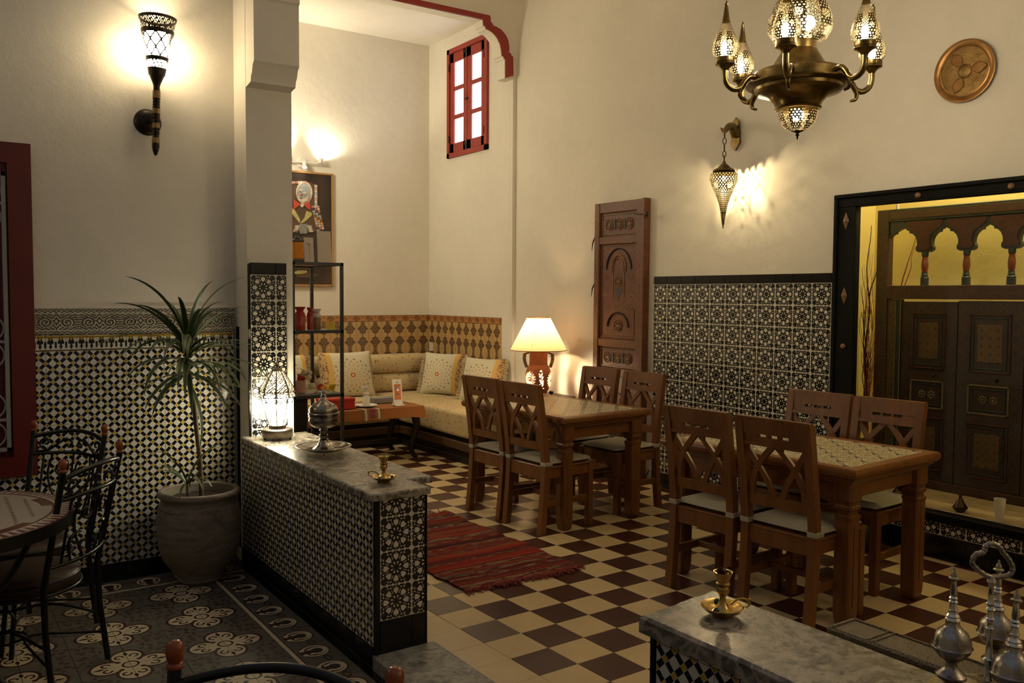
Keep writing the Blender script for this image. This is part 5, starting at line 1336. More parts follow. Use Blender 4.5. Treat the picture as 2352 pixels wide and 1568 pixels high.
# --- strip lamp assumed behind the niche screen, unseen, for the yellow glow there
nl = thing('assumed_niche_strip_lamp', 'unseen tubular strip lamp assumed on the niche ceiling behind the screen', 'lamp', xf((5.64, 2.5, 2.62)))
part('housing', MB().cbox(-0.04, 0.04, -1.1, 1.1, 0.0, 0.03, 0.004), M_WHITE, nl)
part('tube', MB().tube([(0, -1.05, -0.02), (0, 1.05, -0.02)], 0.013, 10), bulb('assumed_niche_tube', (1.0, 0.82, 0.40), L_NICHE_ASSUMED*0.1), nl, 60)

# --- unseen globe lamps added on the ceilings
def added_globe_lamp(label, x, y, ztop, drop, mat):
    t = thing('added_ceiling_globe_lamp', label, 'lamp', xf((x, y, ztop)))
    part('canopy', MB().lathe([(0, 0), (0.06, 0), (0.055, -0.02), (0.02, -0.035), (0, -0.035)], 24), M_BRASS, t, 40)
    part('rod', MB().tube([(0, 0, -0.03), (0, 0, -drop+0.11)], 0.008, 8), M_BRASS, t, 50)
    part('gallery', MB().lathe([(0.02, -drop+0.13), (0.05, -drop+0.115), (0.055, -drop+0.10)], 24, cap=False), M_BRASS, t, 40)
    part('globe', MB().sphere((0, 0, -drop), 0.12, 20, 12), mat, t, 80); return t
added_globe_lamp('unseen white globe lamp assumed on the alcove ceiling to brighten its walls', 2.45, 7.95, 4.335, 1.25, bulb('assumed_alcove_globe', (1.0, 0.89, 0.64), L_ALCOVE_ASSUMED))  # hidden from view; lamp assumed from the brightness of the alcove walls
added_globe_lamp('unseen white globe lamp added under the hall ceiling to even its light', 3.30, 5.55, 5.0, 0.40, bulb('added_hall_globe', (1.0, 0.78, 0.48), L_HALL_ADDED))  # out of view; added to lift the hall's side wall and floor
# ------------------------------------------------------------------ copper plate
pl = thing('copper_plate', 'round engraved copper tray hanging on the wall beside the chandelier', 'plate', Matrix.Translation((XR-0.004, 2.683, 2.793)) @ Matrix.Rotation(-PI/2, 4, 'Y') @ Matrix.Rotation(0.4, 4, 'Z'))
part('rim', MB().lathe([(0.135, 0.014), (0.142, 0.012), (0.148, 0.016), (0.166, 0.022), (0.174, 0.020), (0.172, 0.014), (0.150, 0.004)], 64, cap=False), M_COPPER, pl, 40)
part('centre', MB().lathe([(0.0, 0.010), (0.136, 0.011), (0.136, 0.002), (0, 0.002)], 64), M_COPPER_E, pl, 40)
for k in range(3):
    a = 2*PI*k/3+0.2; q = [(0.035+0.09*t, w_*0.030*math.sin(PI*min(1, t*1.0))) for w_, ts in ((1, [i/10 for i in range(11)]), (-1, [1-i/10 for i in range(1, 10)])) for t in ts]
    part('petal', MB().prism(q, 0.010, 0.0135, 'z').tube([(x, y, 0.0135) for x, y in q], 0.0022, 5, closed=True), M_COPPER, pl, 40, Matrix.Rotation(a, 4, 'Z'))
part('boss', MB().lathe([(0.0, 0.016), (0.030, 0.014), (0.036, 0.010)], 32, cap=False).tube([(0.038*math.cos(t*PI/16), 0.038*math.sin(t*PI/16), 0.012) for t in range(32)], 0.003, 6, closed=True), M_COPPER_E, pl, 50)

# ------------------------------------------------------------------ carved door leaf
cp = thing('carved_door_panel', 'tall old carved and painted wooden door leaf fixed upright on the wall', 'door panel', Matrix.Translation((XR, 5.565, 0.015)) @ Matrix.Rotation(0.006, 4, 'X'))
Y0, Y1, HH = -0.30, 0.305, 2.295        # local y, toward the alcove is +
part('back_board', MB().box(-0.035, -0.004, Y0+0.02, Y1-0.02, 0.0, HH-0.02), M_PANEL_FIELD, cp)
for y0, y1 in ((Y0, Y0+0.075), (Y1-0.065, Y1)): part('stile', MB().cbox(-0.062, -0.002, y0, y1, 0.0, HH, 0.005), M_PANEL_RAIL, cp)
part('edge_board', MB().cbox(-0.070, -0.001, Y0-0.028, Y0+0.004, 0.0, HH+0.005, 0.004), M_PANEL_RAIL, cp)
zr = [(HH-0.085, HH), (1.945, 2.01), (1.075, 1.145), (0.835, 0.90), (0.12, 0.19), (0.0, 0.06)]
for z0, z1 in zr: part('rail', MB().cbox(-0.056, -0.002, Y0+0.07, Y1-0.06, z0, z1, 0.005), M_PANEL_RAIL, cp)
def frame_(z0, z1, mat, x=-0.043, w_=0.008, ins=0.012):
    a, b = Y0+0.075+ins, Y1-0.065-ins; z0 += ins; z1 -= ins
    part('bead', MB().cbox(x, -0.03, a, b, z0, z0+w_, .002).cbox(x, -0.03, a, b, z1-w_, z1, .002).cbox(x, -0.03, a, a+w_, z0, z1, .002).cbox(x, -0.03, b-w_, b, z0, z1, .002), mat, cp)
def rosette(y, z, r, mats=(None, None)):
    m = MB(); m.M = Matrix.Translation((-0.036, y, z)) @ Matrix.Rotation(-PI/2, 4, 'Y')
    m.lathe([(0.0, 0.006), (r*0.25, 0.007), (r*0.3, 0.003)], 16, cap=False)
    for k in range(8):
        a = 2*PI*k/8; m.sphere((r*0.6*math.cos(a), r*0.6*math.sin(a), 0.002), r*0.2, 8, 6, sz=0.5)
    m.tube([(r*math.cos(t*PI/12), r*math.sin(t*PI/12), 0.003) for t in range(24)], 0.0028, 5, closed=True)
    part('rosette', m, M_PANEL_GOLD, cp, 60)
for z0, z1 in ((2.01, HH-0.085), (0.90, 1.075), (0.06, 0.12)):
    if z1-z0 < 0.1: continue
    frame_(z0, z1, M_PANEL_GOLD)
    yc = (Y0+0.075+Y1-0.065)/2
    for k in (-1, 0, 1):
        rosette(yc+k*0.125, (z0+z1)/2, 0.048)
        if k < 1: part('slate_inlay', MB().cbox(-0.040, -0.03, yc+k*0.125+0.052, yc+k*0.125+0.073, (z0+z1)/2-0.045, (z0+z1)/2+0.045, 0.002), M_PANEL_BLUE, cp)
def arch_motif(zb, s):
    """painted and carved horseshoe arch on the tall panel"""
    yc = (Y0+0.075+Y1-0.065)/2; m = MB(); x = -0.037
    for r, rr in ((0.085, 0.010), (0.065, 0.004)):
        m.tube([(x, yc+r*math.cos(t), zb+0.42*s+r*1.25*math.sin(t)) for t in [(-0.35+k*(PI+0.7)/20) for k in range(21)]], rr, 6)
    for sg in (-1, 1): m.tube([(x, yc+sg*0.070, zb+0.10*s), (x, yc+sg*0.070, zb+0.38*s)], 0.004, 6)
    part('carved_arch', m, M_PANEL_GOLD, cp, 60)
    m = MB(); m.tube([(x, yc+0.155*math.cos(t), zb+0.40*s+0.175*math.sin(t)) for t in [k*PI/16 for k in range(17)]], 0.012, 6, flat=0.5)
    m.prism([(yc-0.05, zb+0.20*s), (yc+0.05, zb+0.20*s), (yc, zb+0.06*s)], x, x+0.006, 'x'); part('slate_inlay', m, M_PANEL_BLUE, cp, 60)
    rosette(yc, zb+0.27*s, 0.04)
    for sy, zz in ((-0.15, 0.62), (0.15, 0.62), (-0.17, 0.10), (0.17, 0.10), (-0.16, 0.30), (0.16, 0.30)):
        m = MB()
        for k in range(5):
            a = (k-2)*0.5+PI/2; m.sphere((x+0.002, yc+sy+0.022*math.cos(a), zb+zz*s+0.022*math.sin(a)), 0.011, 6, 5, sx=0.3)
        part('carved_leaf', m, M_PANEL_GOLD if zz != 0.30 else M_PANEL_RAIL, cp, 60)
arch_motif(1.42, 0.78); arch_motif(0.20, 0.8)
yc = (Y0+0.075+Y1-0.065)/2
for k in range(4):
    m = MB()
    for q in range(5): m.sphere((-0.036, yc-0.16+k*0.105+0.013*math.cos(q*1.257), 1.415+0.013*math.sin(q*1.257)), 0.0075, 6, 5, sx=0.3)
    part('carved_flower', m, M_PANEL_GOLD, cp, 60)
frame_(1.145, 1.945, M_PANEL_RAIL, -0.042, 0.012, 0.006); frame_(0.19, 0.835, M_PANEL_RAIL, -0.042, 0.012, 0.006)
frame_(1.145, 1.44, M_PANEL_GOLD, -0.039, 0.004, 0.03)
m = MB(); m.tube([(-0.037, yc+0.13*math.cos(t), 1.25+0.12*math.sin(t)) for t in [k*PI/16 for k in range(17)]], 0.012, 6, flat=0.5); part('slate_inlay', m, M_PANEL_BLUE, cp, 60); rosette(yc, 1.26, 0.05)
part('latch_pin', MB().tube([(-0.075, Y0-0.03, 2.17), (-0.075, Y0+0.08, 2.18)], 0.006, 8).lathe([(0, 0)], 4) if False else MB().tube([(-0.078, Y0-0.055, 2.165), (-0.078, Y0+0.09, 2.18)], 0.006, 8).sphere((-0.078, Y0-0.06, 2.165), 0.024, 12, 8, sx=0.6), M_BRONZE, cp, 60)
part('hook', MB().tube([(-0.05, Y1-0.02, 2.15), (-0.06, Y1+0.05, 2.152)], 0.005, 6), M_BRASS_B, cp, 60)
for z in (2.03, 1.63, 0.86): part('hinge_tongue', MB().tube([(-0.05, Y1-0.01, z), (-0.055, Y1+0.025, z-0.06), (-0.05, Y1+0.045, z-0.13)], [0.008, 0.006, 0.002], 6), M_BRONZE, cp, 60)

# ------------------------------------------------------------------ mosaic portrait painting
pt = thing('mosaic_painting', 'framed dark relief painting of a clown with a red bow tie', 'painting', xf((3.24, YF-0.002, 1.62)))
M_CANVAS = plain('painting_ground', (0.028, 0.016, 0.010), 0.5, var=0.8, scale=4); M_FRAMEWOOD = plain('pale_frame_wood', (0.36, 0.19, 0.06), 0.5)
px0, px1, pz1 = -0.46, 0.435, 1.172
part('canvas', MB().box(px0, px1, -0.018, 0.0, 0, pz1), M_CANVAS, pt)
part('frame', MB().cbox(px0-0.012, px0+0.008, -0.028, 0, -0.012, pz1+0.012, .002).cbox(px1-0.008, px1+0.012, -0.028, 0, -0.012, pz1+0.012, .002).cbox(px0, px1, -0.028, 0, -0.012, 0.008, .002).cbox(px0, px1, -0.028, 0, pz1-0.008, pz1+0.012, .002), M_FRAMEWOOD, pt)
def pq(u, v): q = ony(u, v, YF-0.03); return (float(q[0])-3.24, float(q[2])-1.62)
def relief(name, pts, mat, t=0.008, z0=-0.018): return part(name, MB().prism([pq(*p) for p in pts], z0, z0-t, 'y'), mat, pt)
M_FACE = plain('painting_pale', (0.42, 0.34, 0.25), 0.5, var=0.25, scale=40); M_FACE2 = plain('painting_blue_grey', (0.20, 0.21, 0.20), 0.5, var=0.2, scale=40); M_BOW = plain('painting_red', (0.38, 0.045, 0.03), 0.45); M_LAPEL = plain('painting_olive', (0.36, 0.30, 0.10), 0.5, var=0.35, scale=90); M_VEST = plain('painting_brown', (0.075, 0.042, 0.025), 0.5)
def ell(cu, cv, ru, rv, n=20, rot=0): return [(cu+ru*math.cos(a)*math.cos(rot)-rv*math.sin(a)*math.sin(rot), cv+ru*math.cos(a)*math.sin(rot)+rv*math.sin(a)*math.cos(rot)) for a in [2*PI*k/n for k in range(n)]]
relief('relief_shoulders', [(668, 418), (712, 418), (728, 424), (731, 450), (728, 482), (742, 530), (668, 536)], M_VEST, 0.004)
relief('relief_hair', ell(699, 442, 19, 26), M_FACE, 0.008); relief('relief_face', ell(697, 441, 14, 22, 20, 0.12), M_FACE2, 0.013)
relief('relief_chin', [(681, 447), (688, 455), (697, 457), (708, 451), (712, 446), (706, 462), (695, 466), (685, 460)], M_FACE, 0.016)
for (a, b) in ((690, 437), (700, 444)): relief('relief_eye', ell(a, b, 4.0, 2.6, 16, 0.15), M_FACE, 0.016); relief('relief_pupil', ell(a, b, 1.2, 1.2, 10), M_FACE2, 0.018)
relief('relief_nose', ell(692.5, 447, 2.0, 2.2, 12), M_BOW, 0.019); relief('relief_mouth', ell(690.5, 455.5, 3.2, 1.1, 12, 0.2), M_VEST, 0.018)
relief('relief_bow', [(674, 458), (690, 469), (675, 481)], M_BOW, 0.014); relief('relief_bow', [(711, 462), (696, 470), (713, 483)], M_BOW, 0.014); relief('relief_knot', ell(693.5, 471, 4, 5, 12), M_FACE, 0.017)
relief('relief_lapel', [(668, 478), (676, 480), (690, 505), (688, 512), (672, 492), (668, 488)], M_LAPEL, 0.010); relief('relief_lapel', [(704, 484), (716, 488), (716, 495), (698, 511), (689, 513), (700, 500)], M_LAPEL, 0.010)
cols = [(0.42, 0.14, 0.10), (0.45, 0.33, 0.08), (0.32, 0.33, 0.33), (0.50, 0.44, 0.36), (0.30, 0.05, 0.03), (0.05, 0.045, 0.05), (0.46, 0.26, 0.24), (0.20, 0.24, 0.16)]
MM = [plain('painting_tessera_%s' % n, cc, 0.4) for n, cc in zip(('rose', 'gold', 'grey', 'cream', 'crimson', 'black', 'pink', 'olive'), cols)]
for j in range(11):
    for i in range(3):
        u = 716+j*1.25+i*6.0; v = 472+j*5.5
        if u+5 < 745: relief('tessera', [(u, v), (u+5.2, v+0.3), (u+5.0, v+4.9), (u+0.2, v+4.8)], MM[(i*3+j*5) % 8], 0.009)
for j in range(8): relief('tessera', [(723, 424+j*6), (729, 425+j*6), (729, 430+j*6), (723, 429.5+j*6)], MM[(3, 6, 3, 2)[j % 4]], 0.009)
for i in range(7): relief('tessera', [(668+i*5.4, 415.5), (672.6+i*5.4, 416.5), (672.6+i*5.4, 422), (668+i*5.4, 421)], MM[(3, 6, 0, 3)[i % 4]], 0.009)
relief('relief_concertina', [(688, 514), (706, 514), (706, 536), (688, 537)], M_FACE2, 0.012)
for k in range(5): relief('relief_pleat', [(689.5+k*3.5, 514), (691+k*3.5, 514), (691+k*3.5, 536), (689.5+k*3.5, 536)], M_GREYBOOK, 0.016)
for cu in (681, 712):
    for k in range(4): relief('relief_finger', ell(cu+(k-1.5)*2.0*(1 if cu > 700 else -1)*0.6, 519+k*4.0, 6.0, 2.1, 12), M_FACE, 0.016)
relief('relief_shoe', ell(705, 632, 26, 6, 16, -0.05), M_VEST, 0.006); relief('relief_shoe', ell(690, 625, 16, 4, 14, -0.1), M_LAPEL, 0.009)

# ------------------------------------------------------------------ niche: frame, screen, twigs, things on the sill
fr = thing('niche_surround', 'black painted wooden frame with bosses around the yellow niche', 'frame', xf((XR, 2.5, NZ0-0.02)))
def fpart(n, mb, mat, sm=None): return part(n, mb, mat, fr, sm, Matrix.Translation((-XR, -2.5, -(NZ0-0.02))))
FB = NZ0-0.045
fpart('stile', MB().cbox(XR-0.040, XR+0.008, 3.325, 3.480, FB, 2.165, 0.006), M_BLACKWOOD); fpart('stile', MB().cbox(XR-0.040, XR+0.008, 1.0, 1.15, FB, 2.165, 0.006), M_BLACKWOOD)
fpart('head', MB().cbox(XR-0.043, XR+0.008, 1.0, 3.481, 2.088, 2.168, 0.006), M_BLACKWOOD)
fpart('moulding', MB().cbox(XR-0.055, XR-0.03, 1.0, 3.485, 2.145, 2.172, 0.006).cbox(XR-0.052, XR-0.03, 3.458, 3.486, FB, 2.172, 0.006).cbox(XR-0.048, XR-0.03, 3.326, 3.345, FB, 2.10, 0.004).cbox(XR-0.048, XR-0.03, 1.15, 3.345, 2.088, 2.103, 0.004), M_BLACKWOOD)
fpart('sill_board', MB().cbox(XR-0.045, XR+0.035, 1.0, 3.481, FB-0.01, NZ0+0.002, 0.010), M_BLACKWOOD)
for z in (2.005, 1.535):
    fpart('diamond_boss', MB().add([(XR-0.041, 3.40-0.022, z), (XR-0.041, 3.40, z+0.055), (XR-0.041, 3.40+0.022, z), (XR-0.041, 3.40, z-0.055), (XR-0.052, 3.40, z)], [(0, 1, 4), (1, 2, 4), (2, 3, 4), (3, 0, 4)]), M_PANEL_GOLD)
for y, z in ((2.920, 2.122), (2.393, 2.122), (3.395, 1.213)):
    m = MB(); m.M = Matrix.Translation((XR-0.042, y, z)) @ Matrix.Rotation(-PI/2, 4, 'Y'); m.lathe([(0.017, 0.0), (0.018, 0.006), (0.012, 0.014), (0, 0.017)], 16, cap=False)
    for k in range(6): m.sphere((0.012*math.cos(k*PI/3), 0.012*math.sin(k*PI/3), 0.010), 0.004, 6, 4)
    fpart('boss', m, M_PANEL_GOLD, 50)

SX = 5.46; scn = thing('carved_screen', 'dark painted wooden screen with an arcade of scalloped arches above carved doors', 'screen', xf((SX, 2.5, NZ0)))
def sp_(n, mb, mat, sm=None, par=None): return part(n, mb, mat, par or scn, sm, Matrix.Translation((-SX, -2.5, -NZ0)) if par is None else None)
SY = 3.555
sp_('stile', MB().cbox(SX-0.03, SX+0.035, SY-0.085, SY, NZ0, 2.115, 0.004), M_SCREEN)
sp_('stile', MB().cbox(SX-0.03, SX+0.035, 1.45, 1.53, NZ0, 2.115, 0.004), M_SCREEN)
sp_('top_rail', MB().cbox(SX-0.03, SX+0.035, 1.45, SY-0.08, 2.030, 2.115, 0.004), M_SCREEN_EDGE); sp_('top_board', MB().cbox(SX-0.036, SX-0.02, 1.45, SY-0.10, 2.045, 2.098, 0.003), M_SCREEN_RAIL)
sp_('mid_rail', MB().cbox(SX-0.032, SX+0.035, 1.45, SY-0.08, 1.515, 1.605, 0.004), M_SCREEN_RAIL)
sp_('bottom_rail', MB().cbox(SX-0.03, SX+0.035, 1.45, SY-0.08, NZ0, 0.335, 0.004), M_SCREEN_RAIL)
HS = 0.1375
def spandrel(sc_, zlo, half=(1, 1)):
    q = [(0.038, 1.822), (0.056, 1.832), (0.060, 1.848), (0.056, 1.862), (0.050, 1.868), (0.050, 1.882), (0.053, 1.902), (0.063, 1.925), (0.080, 1.942), (0.098, 1.952), (0.103, 1.948), (0.106, 1.962), (0.125, 1.972), (HS+0.001, 1.990), (HS+0.001, 2.016), (0.124, 2.036)]
    if sc_ < 1: q = [(max(0.02, y-0.014), min(2.026, z+0.013)) for y, z in q]
    return ([(-y, z) for y, z in q] if half[0] else [(0, q[0][1]), (0, q[-1][1])][:0])+[(y, z) for y, z in reversed(q)] if half[0] and half[1] else None
SPM = MB().prism(spandrel(1, 0), -0.016, 0.018, 'x').mesh('arch_spandrel', M_SCREEN_EDGE); SPC = MB().prism(spandrel(0.9, 0), -0.021, -0.015, 'x').mesh('painted_field', M_SCREEN_RED)
SPN = MB().lathe([(0.016, 1.806), (0.020, 1.812), (0.020, 1.824)], 20, cap=False); 
spn_top = MB().lathe([(0.014, 1.790), (0.021, 1.797), (0.022, 1.815), (0.022, 1.826)], 20).mesh('spindle_cap', M_SCREEN_EDGE, 40)
spn_mid = MB().lathe([(0.016, 1.690), (0.020, 1.705), (0.022, 1.735), (0.020, 1.765), (0.0165, 1.782), (0.0185, 1.786), (0.0185, 1.790)], 20).mesh('spindle', M_SPINDLE, 50)
spn_low = MB().lathe([(0.0185, 1.684), (0.019, 1.690), (0.015, 1.694)], 16, cap=False).lathe([(0.014, 1.660), (0.021, 1.668), (0.019, 1.682), (0.016, 1.686)], 20).mesh('spindle_neck', M_SCREEN_EDGE, 40)
spn_base = MB().lathe([(0.026, 1.600), (0.026, 1.655), (0.018, 1.664)], 8, a0=PI/8).mesh('spindle_base', M_SCREEN_EDGE)
for k in range(7):
    y = 3.222-0.275*k-2.5
    if y+2.5 < 1.6: break
    a = link('arch_spandrel', SPM, scn, Matrix.Translation((0, y, -NZ0))); link('painted_field', SPC, a)
    sm_ = link('spindle', spn_mid, scn, Matrix.Translation((0, y, -NZ0)))
    for nm, me in (('spindle_cap', spn_top), ('spindle_neck', spn_low), ('spindle_base', spn_base)): link(nm, me, sm_)
# half spandrel against the stile
q = [(-0.02, 1.822), (0.0, 1.832), (0.004, 1.848), (0.0, 1.862), (-0.006, 1.868), (-0.006, 1.882), (-0.003, 1.902), (0.007, 1.925), (0.024, 1.942), (0.042, 1.952), (0.047, 1.948), (0.050, 1.962), (0.075, 1.975), (0.118, 1.990), (0.118, 2.016), (0.105, 2.036), (-0.03, 2.036)]
sp_('arch_spandrel', MB().prism([(SY-0.08-y-0.0, z) for y, z in q], SX-0.016, SX+0.018, 'x'), M_SCREEN_EDGE)
# doors under the arcade
sp_('gilt_panel', MB().cbox(SX-0.012, SX+0.012, 3.405, 3.473, 0.33, 1.513, 0.003), M_SCREEN_GILT); sp_('door_jamb', MB().cbox(SX-0.024, SX+0.02, 3.368, 3.405, 0.33, 1.513, 0.004), M_SCREEN_EDGE)
sp_('jamb_bead', MB().cbox(SX-0.030, SX-0.02, 3.366, 3.371, 0.33, 1.505, 0.001).cbox(SX-0.030, SX-0.02, 3.401, 3.405, 0.33, 1.505, 0.001), M_SCREEN_LINE)
def leaf(y1, y0, ztop):
    Mw = Matrix.Translation((-SX, -2.5, -NZ0)); yc = (y0+y1)/2
    d = part('door_leaf', MB().cbox(SX-0.018, SX+0.012, y0, y1, 0.335, ztop, 0.003), M_SCREEN, scn, None, Mw)
    i = 0.075
    for z0, z1, kind in ((1.06, 1.425, 0), (0.80, 0.985, 1), (0.40, 0.745, 0)):
        a, b = y0+i, y1-i
        w_ = 0.010; mat = M_SCREEN_LINE if kind else M_SCREEN_RED
        part('panel_frame', MB().cbox(SX-0.027, SX-0.015, a, b, z0, z0+w_, .002).cbox(SX-0.027, SX-0.015, a, b, z1-w_, z1, .002).cbox(SX-0.027, SX-0.015, a, a+w_, z0, z1, .002).cbox(SX-0.027, SX-0.015, b-w_, b, z0, z1, .002), mat, d)
        part('panel_frame', MB().cbox(SX-0.024, SX-0.016, a+.022, b-.022, z0+.022, z0+.030, .002).cbox(SX-0.024, SX-0.016, a+.022, b-.022, z1-.03, z1-.022, .002).cbox(SX-0.024, SX-0.016, a+.022, a+.03, z0+.022, z1-.022, .002).cbox(SX-0.024, SX-0.016, b-.03, b-.022, z0+.022, z1-.022, .002), M_SCREEN_EDGE, d)
        if kind == 0: part('gilt_field', MB().cbox(SX-0.022, SX-0.016, a+0.05, b-0.05, z0+0.065, z1-0.065, .003), M_SCREEN_GILT, d)
        else:
            for s in (-1, 1):
                m = MB(); m.M = Matrix.Translation((SX-0.018, yc+s*0.032, (z0+z1)/2)) @ Matrix.Rotation(-PI/2, 4, 'Y')
                for k in range(8): m.sphere((0.02*math.cos(k*PI/4), 0.02*math.sin(k*PI/4), 0.002), 0.008, 6, 5, sz=0.5)
                m.sphere((0, 0, 0.003), 0.010, 8, 6, sz=0.6); part('carved_rosette', m, M_SCREEN_LINE, d, 60)
    for s in (0.62,): part('knob', MB().sphere((SX-0.03, lerp(y1, y0, s), 1.022), 0.011, 10, 8), M_BRONZE, d, 60)
    return d
leaf(3.362, 2.985, 1.498); leaf(2.980, 2.575, 1.505); leaf(2.57, 2.19, 1.50); leaf(2.185, 1.80, 1.50)
# clip that holds the screen
tag(part('wall_clip', MB().cbox(SX-0.01, SX+0.01, 3.42, 3.436, 2.112, 2.150, 0.002), M_WHITE, None), 'small pale metal clip on top of the carved screen', 'clip')

tw = thing('twig_arrangement', 'tall curly black and red twigs standing between niche frame and screen', 'branches', xf((5.22, 3.455, NZ0)))
part('vase', MB().lathe([(0.0, 0.0), (0.055, 0.0), (0.07, 0.03), (0.075, 0.12), (0.055, 0.22), (0.045, 0.28), (0.052, 0.30), (0.048, 0.30), (0.0, 0.27)], 28), M_GREENPOT, tw, 50)
rnd = random.Random(11)
def twig(x0, y0, ztop, bend, r, mat, ph, fork=True):
    n = 26; pts = []
    for k in range(n):
        t = k/(n-1); z = 0.20+t*(ztop-0.20)
        pts.append((x0*t+0.012*math.sin(t*11+ph)*t, y0*t+bend*math.sin(t*2.6+ph)*0.5+0.018*math.sin(t*17+ph*2)*t, z))
    m = MB().tube(smooth_path(pts, 2), [lerp(r, r*0.25, k/(2*(n-1))) for k in range(2*(n-1)+1)], 6)
    if fork:
        for s in (0.45, 0.68):
            i = int(n*s); b = Vector(pts[i]); q = [b+Vector((0.005*k, (0.010 if (s > .5) == (ph > 1) else -0.010)*k+0.006*math.sin(k*1.3+ph), 0.055*k)) for k in range(6)]
            m.tube(smooth_path(q, 3), [lerp(r*0.55, r*0.2, k/15) for k in range(16)], 5)
    return m
tw_spec = [(0.02, 0.025, 1.72, 0.02, 0.0085, M_TWIG_K, 0.3), (0.03, 0.055, 1.45, -0.03, 0.0045, M_TWIG_K, 1.7), (0.0, 0.075, 1.15, 0.02, 0.0035, M_TWIG_K, 2.6)]
for k in range(15): tw_spec.append((rnd.uniform(-0.02, 0.05), rnd.uniform(-0.045, 0.075), rnd.uniform(0.8, 1.6), rnd.uniform(-0.03, 0.03), rnd.uniform(0.002, 0.0036), M_TWIG_R, rnd.uniform(0, 6)))
for a in tw_spec: part('twig', twig(*a), a[5], tw, 60)
tw2 = thing('leaning_twig', 'thin red forked twig leaning behind the first screen arch', 'branch', xf((5.62, 3.47, NZ0)))
part('twig', MB().tube(smooth_path([(0.0, 0.06, 0.0), (0.0, 0.04, 0.6), (0, 0.02, 1.25), (0, -0.02, 1.45), (0.0, -0.055, 1.56), (0.0, -0.09, 1.68)], 4), [lerp(0.006, 0.0015, k/20) for k in range(21)], 6), M_TWIG_R, tw2, 60)
part('twig', MB().tube(smooth_path([(0, 0.02, 1.25), (0.01, -0.045, 1.44), (0.01, -0.05, 1.52), (0.01, -0.10, 1.70)], 4), [lerp(0.003, 0.001, k/12) for k in range(13)], 5), M_TWIG_R, tw2, 60)
def tagine(label, u, v):
    q = onz(u, v, NZ0); t = thing('small_tagine', label, 'pot', xf((max(4.955, float(q[0])+0.045), float(q[1])+0.02, NZ0+0.001)), 'miniature tagines on the niche sill')
    part('dish', MB().lathe([(0.0, 0.0), (0.022, 0.0), (0.024, 0.004), (0.040, 0.024), (0.042, 0.030), (0.038, 0.031), (0, 0.029)], 24), M_BRONZE, t, 40)
    part('lid', MB().lathe([(0.040, 0.031), (0.036, 0.036), (0.026, 0.052), (0.014, 0.074), (0.008, 0.086), (0.0075, 0.090), (0.011, 0.095), (0.009, 0.102), (0, 0.103)], 24, cap=False), M_BRONZE, t, 50); return t
tagine('tiny dark metal tagine pot on the niche sill next to the plastic cup', 2203, 1180); tagine('tiny dark metal tagine pot on the niche sill behind the dining chair leg', 2062, 1145)
q = onz(2302, 1200, NZ0); cup = thing('plastic_cup', 'tall translucent white plastic cup on the niche sill', 'cup', xf((4.96, float(q[1])+0.02, NZ0+0.001)))
part('cup', MB().lathe([(0.0, 0.002), (0.020, 0.0), (0.030, 0.125), (0.031, 0.128), (0.029, 0.128), (0.019, 0.004), (0, 0.004)], 24), M_FROST, cup, 50); part('rim', MB().tube([(0.0305*math.cos(a*PI/12), 0.0305*math.sin(a*PI/12), 0.128) for a in range(24)], 0.0016, 5, closed=True), M_FROST, cup, 60)
q = onz(2010, 1135, NZ0); cn = thing('candle_glass', 'small orange red candle glass on the niche sill', 'candle', xf((5.03, float(q[1])+0.03, NZ0+0.001)))
part('glass', MB().lathe([(0.0, 0), (0.03, 0), (0.032, 0.06), (0.029, 0.06), (0.027, 0.004), (0, 0.004)], 20), M_ORANGE, cn, 40); part('wax', MB().lathe([(0, 0.004), (0.026, 0.004), (0.028, 0.035), (0, 0.035)], 16), M_CANDLE, cn)
gp = thing('green_jar', 'dark green glazed jar on the floor under the niche', 'jar', xf((4.70, 3.14, 0)))
part('body', MB().lathe([(0, 0), (0.07, 0), (0.09, 0.05), (0.095, 0.12), (0.08, 0.18), (0.055, 0.20), (0.058, 0.215), (0.05, 0.215), (0.045, 0.19), (0, 0.17)], 28), M_GREENPOT, gp, 50); part('lid', MB().lathe([(0.056, 0.215), (0.03, 0.235), (0.008, 0.24), (0.012, 0.255), (0, 0.26)], 24, cap=False), M_GREENPOT, gp, 50)
# ------------------------------------------------------------------ steel rack behind the pillar
RKY = 5.50; ra, rb_ = ony(670, 602, RKY), ony(789, 603, RKY); RK0, RK1 = float(ra[0]), float(rb_[0]); RKD = 0.56
rk = thing('steel_rack', 'slim black steel shelf rack standing beside the pillar', 'shelf', xf((RK0, RKY, 0)))
W_ = RK1-RK0; zt = 1.735; b = 0.020
for x in (0, W_-b):
    for y in (0, RKD-b): part('post', MB().box(x, x+b, y, y+b, 0, zt), M_STEEL, rk)
RZ = [0.12, 0.44, 0.855, 1.285, zt]
for z in RZ: part('shelf_frame', MB().box(0, W_, 0, b, z-b, z).box(0, W_, RKD-b, RKD, z-b, z).box(0, b, 0, RKD, z-b, z).box(W_-b, W_, 0, RKD, z-b, z), M_STEEL, rk)
for z in RZ: part('shelf_board', MB().box(b*0.6, W_-b*0.6, b*0.6, RKD-b*0.6, z-0.010, z-0.002), M_GREYBOOK if z < zt else M_FRAMEWOOD, rk)
def onrack(u, v, y): q = ony(u, v, y); return float(q[0])
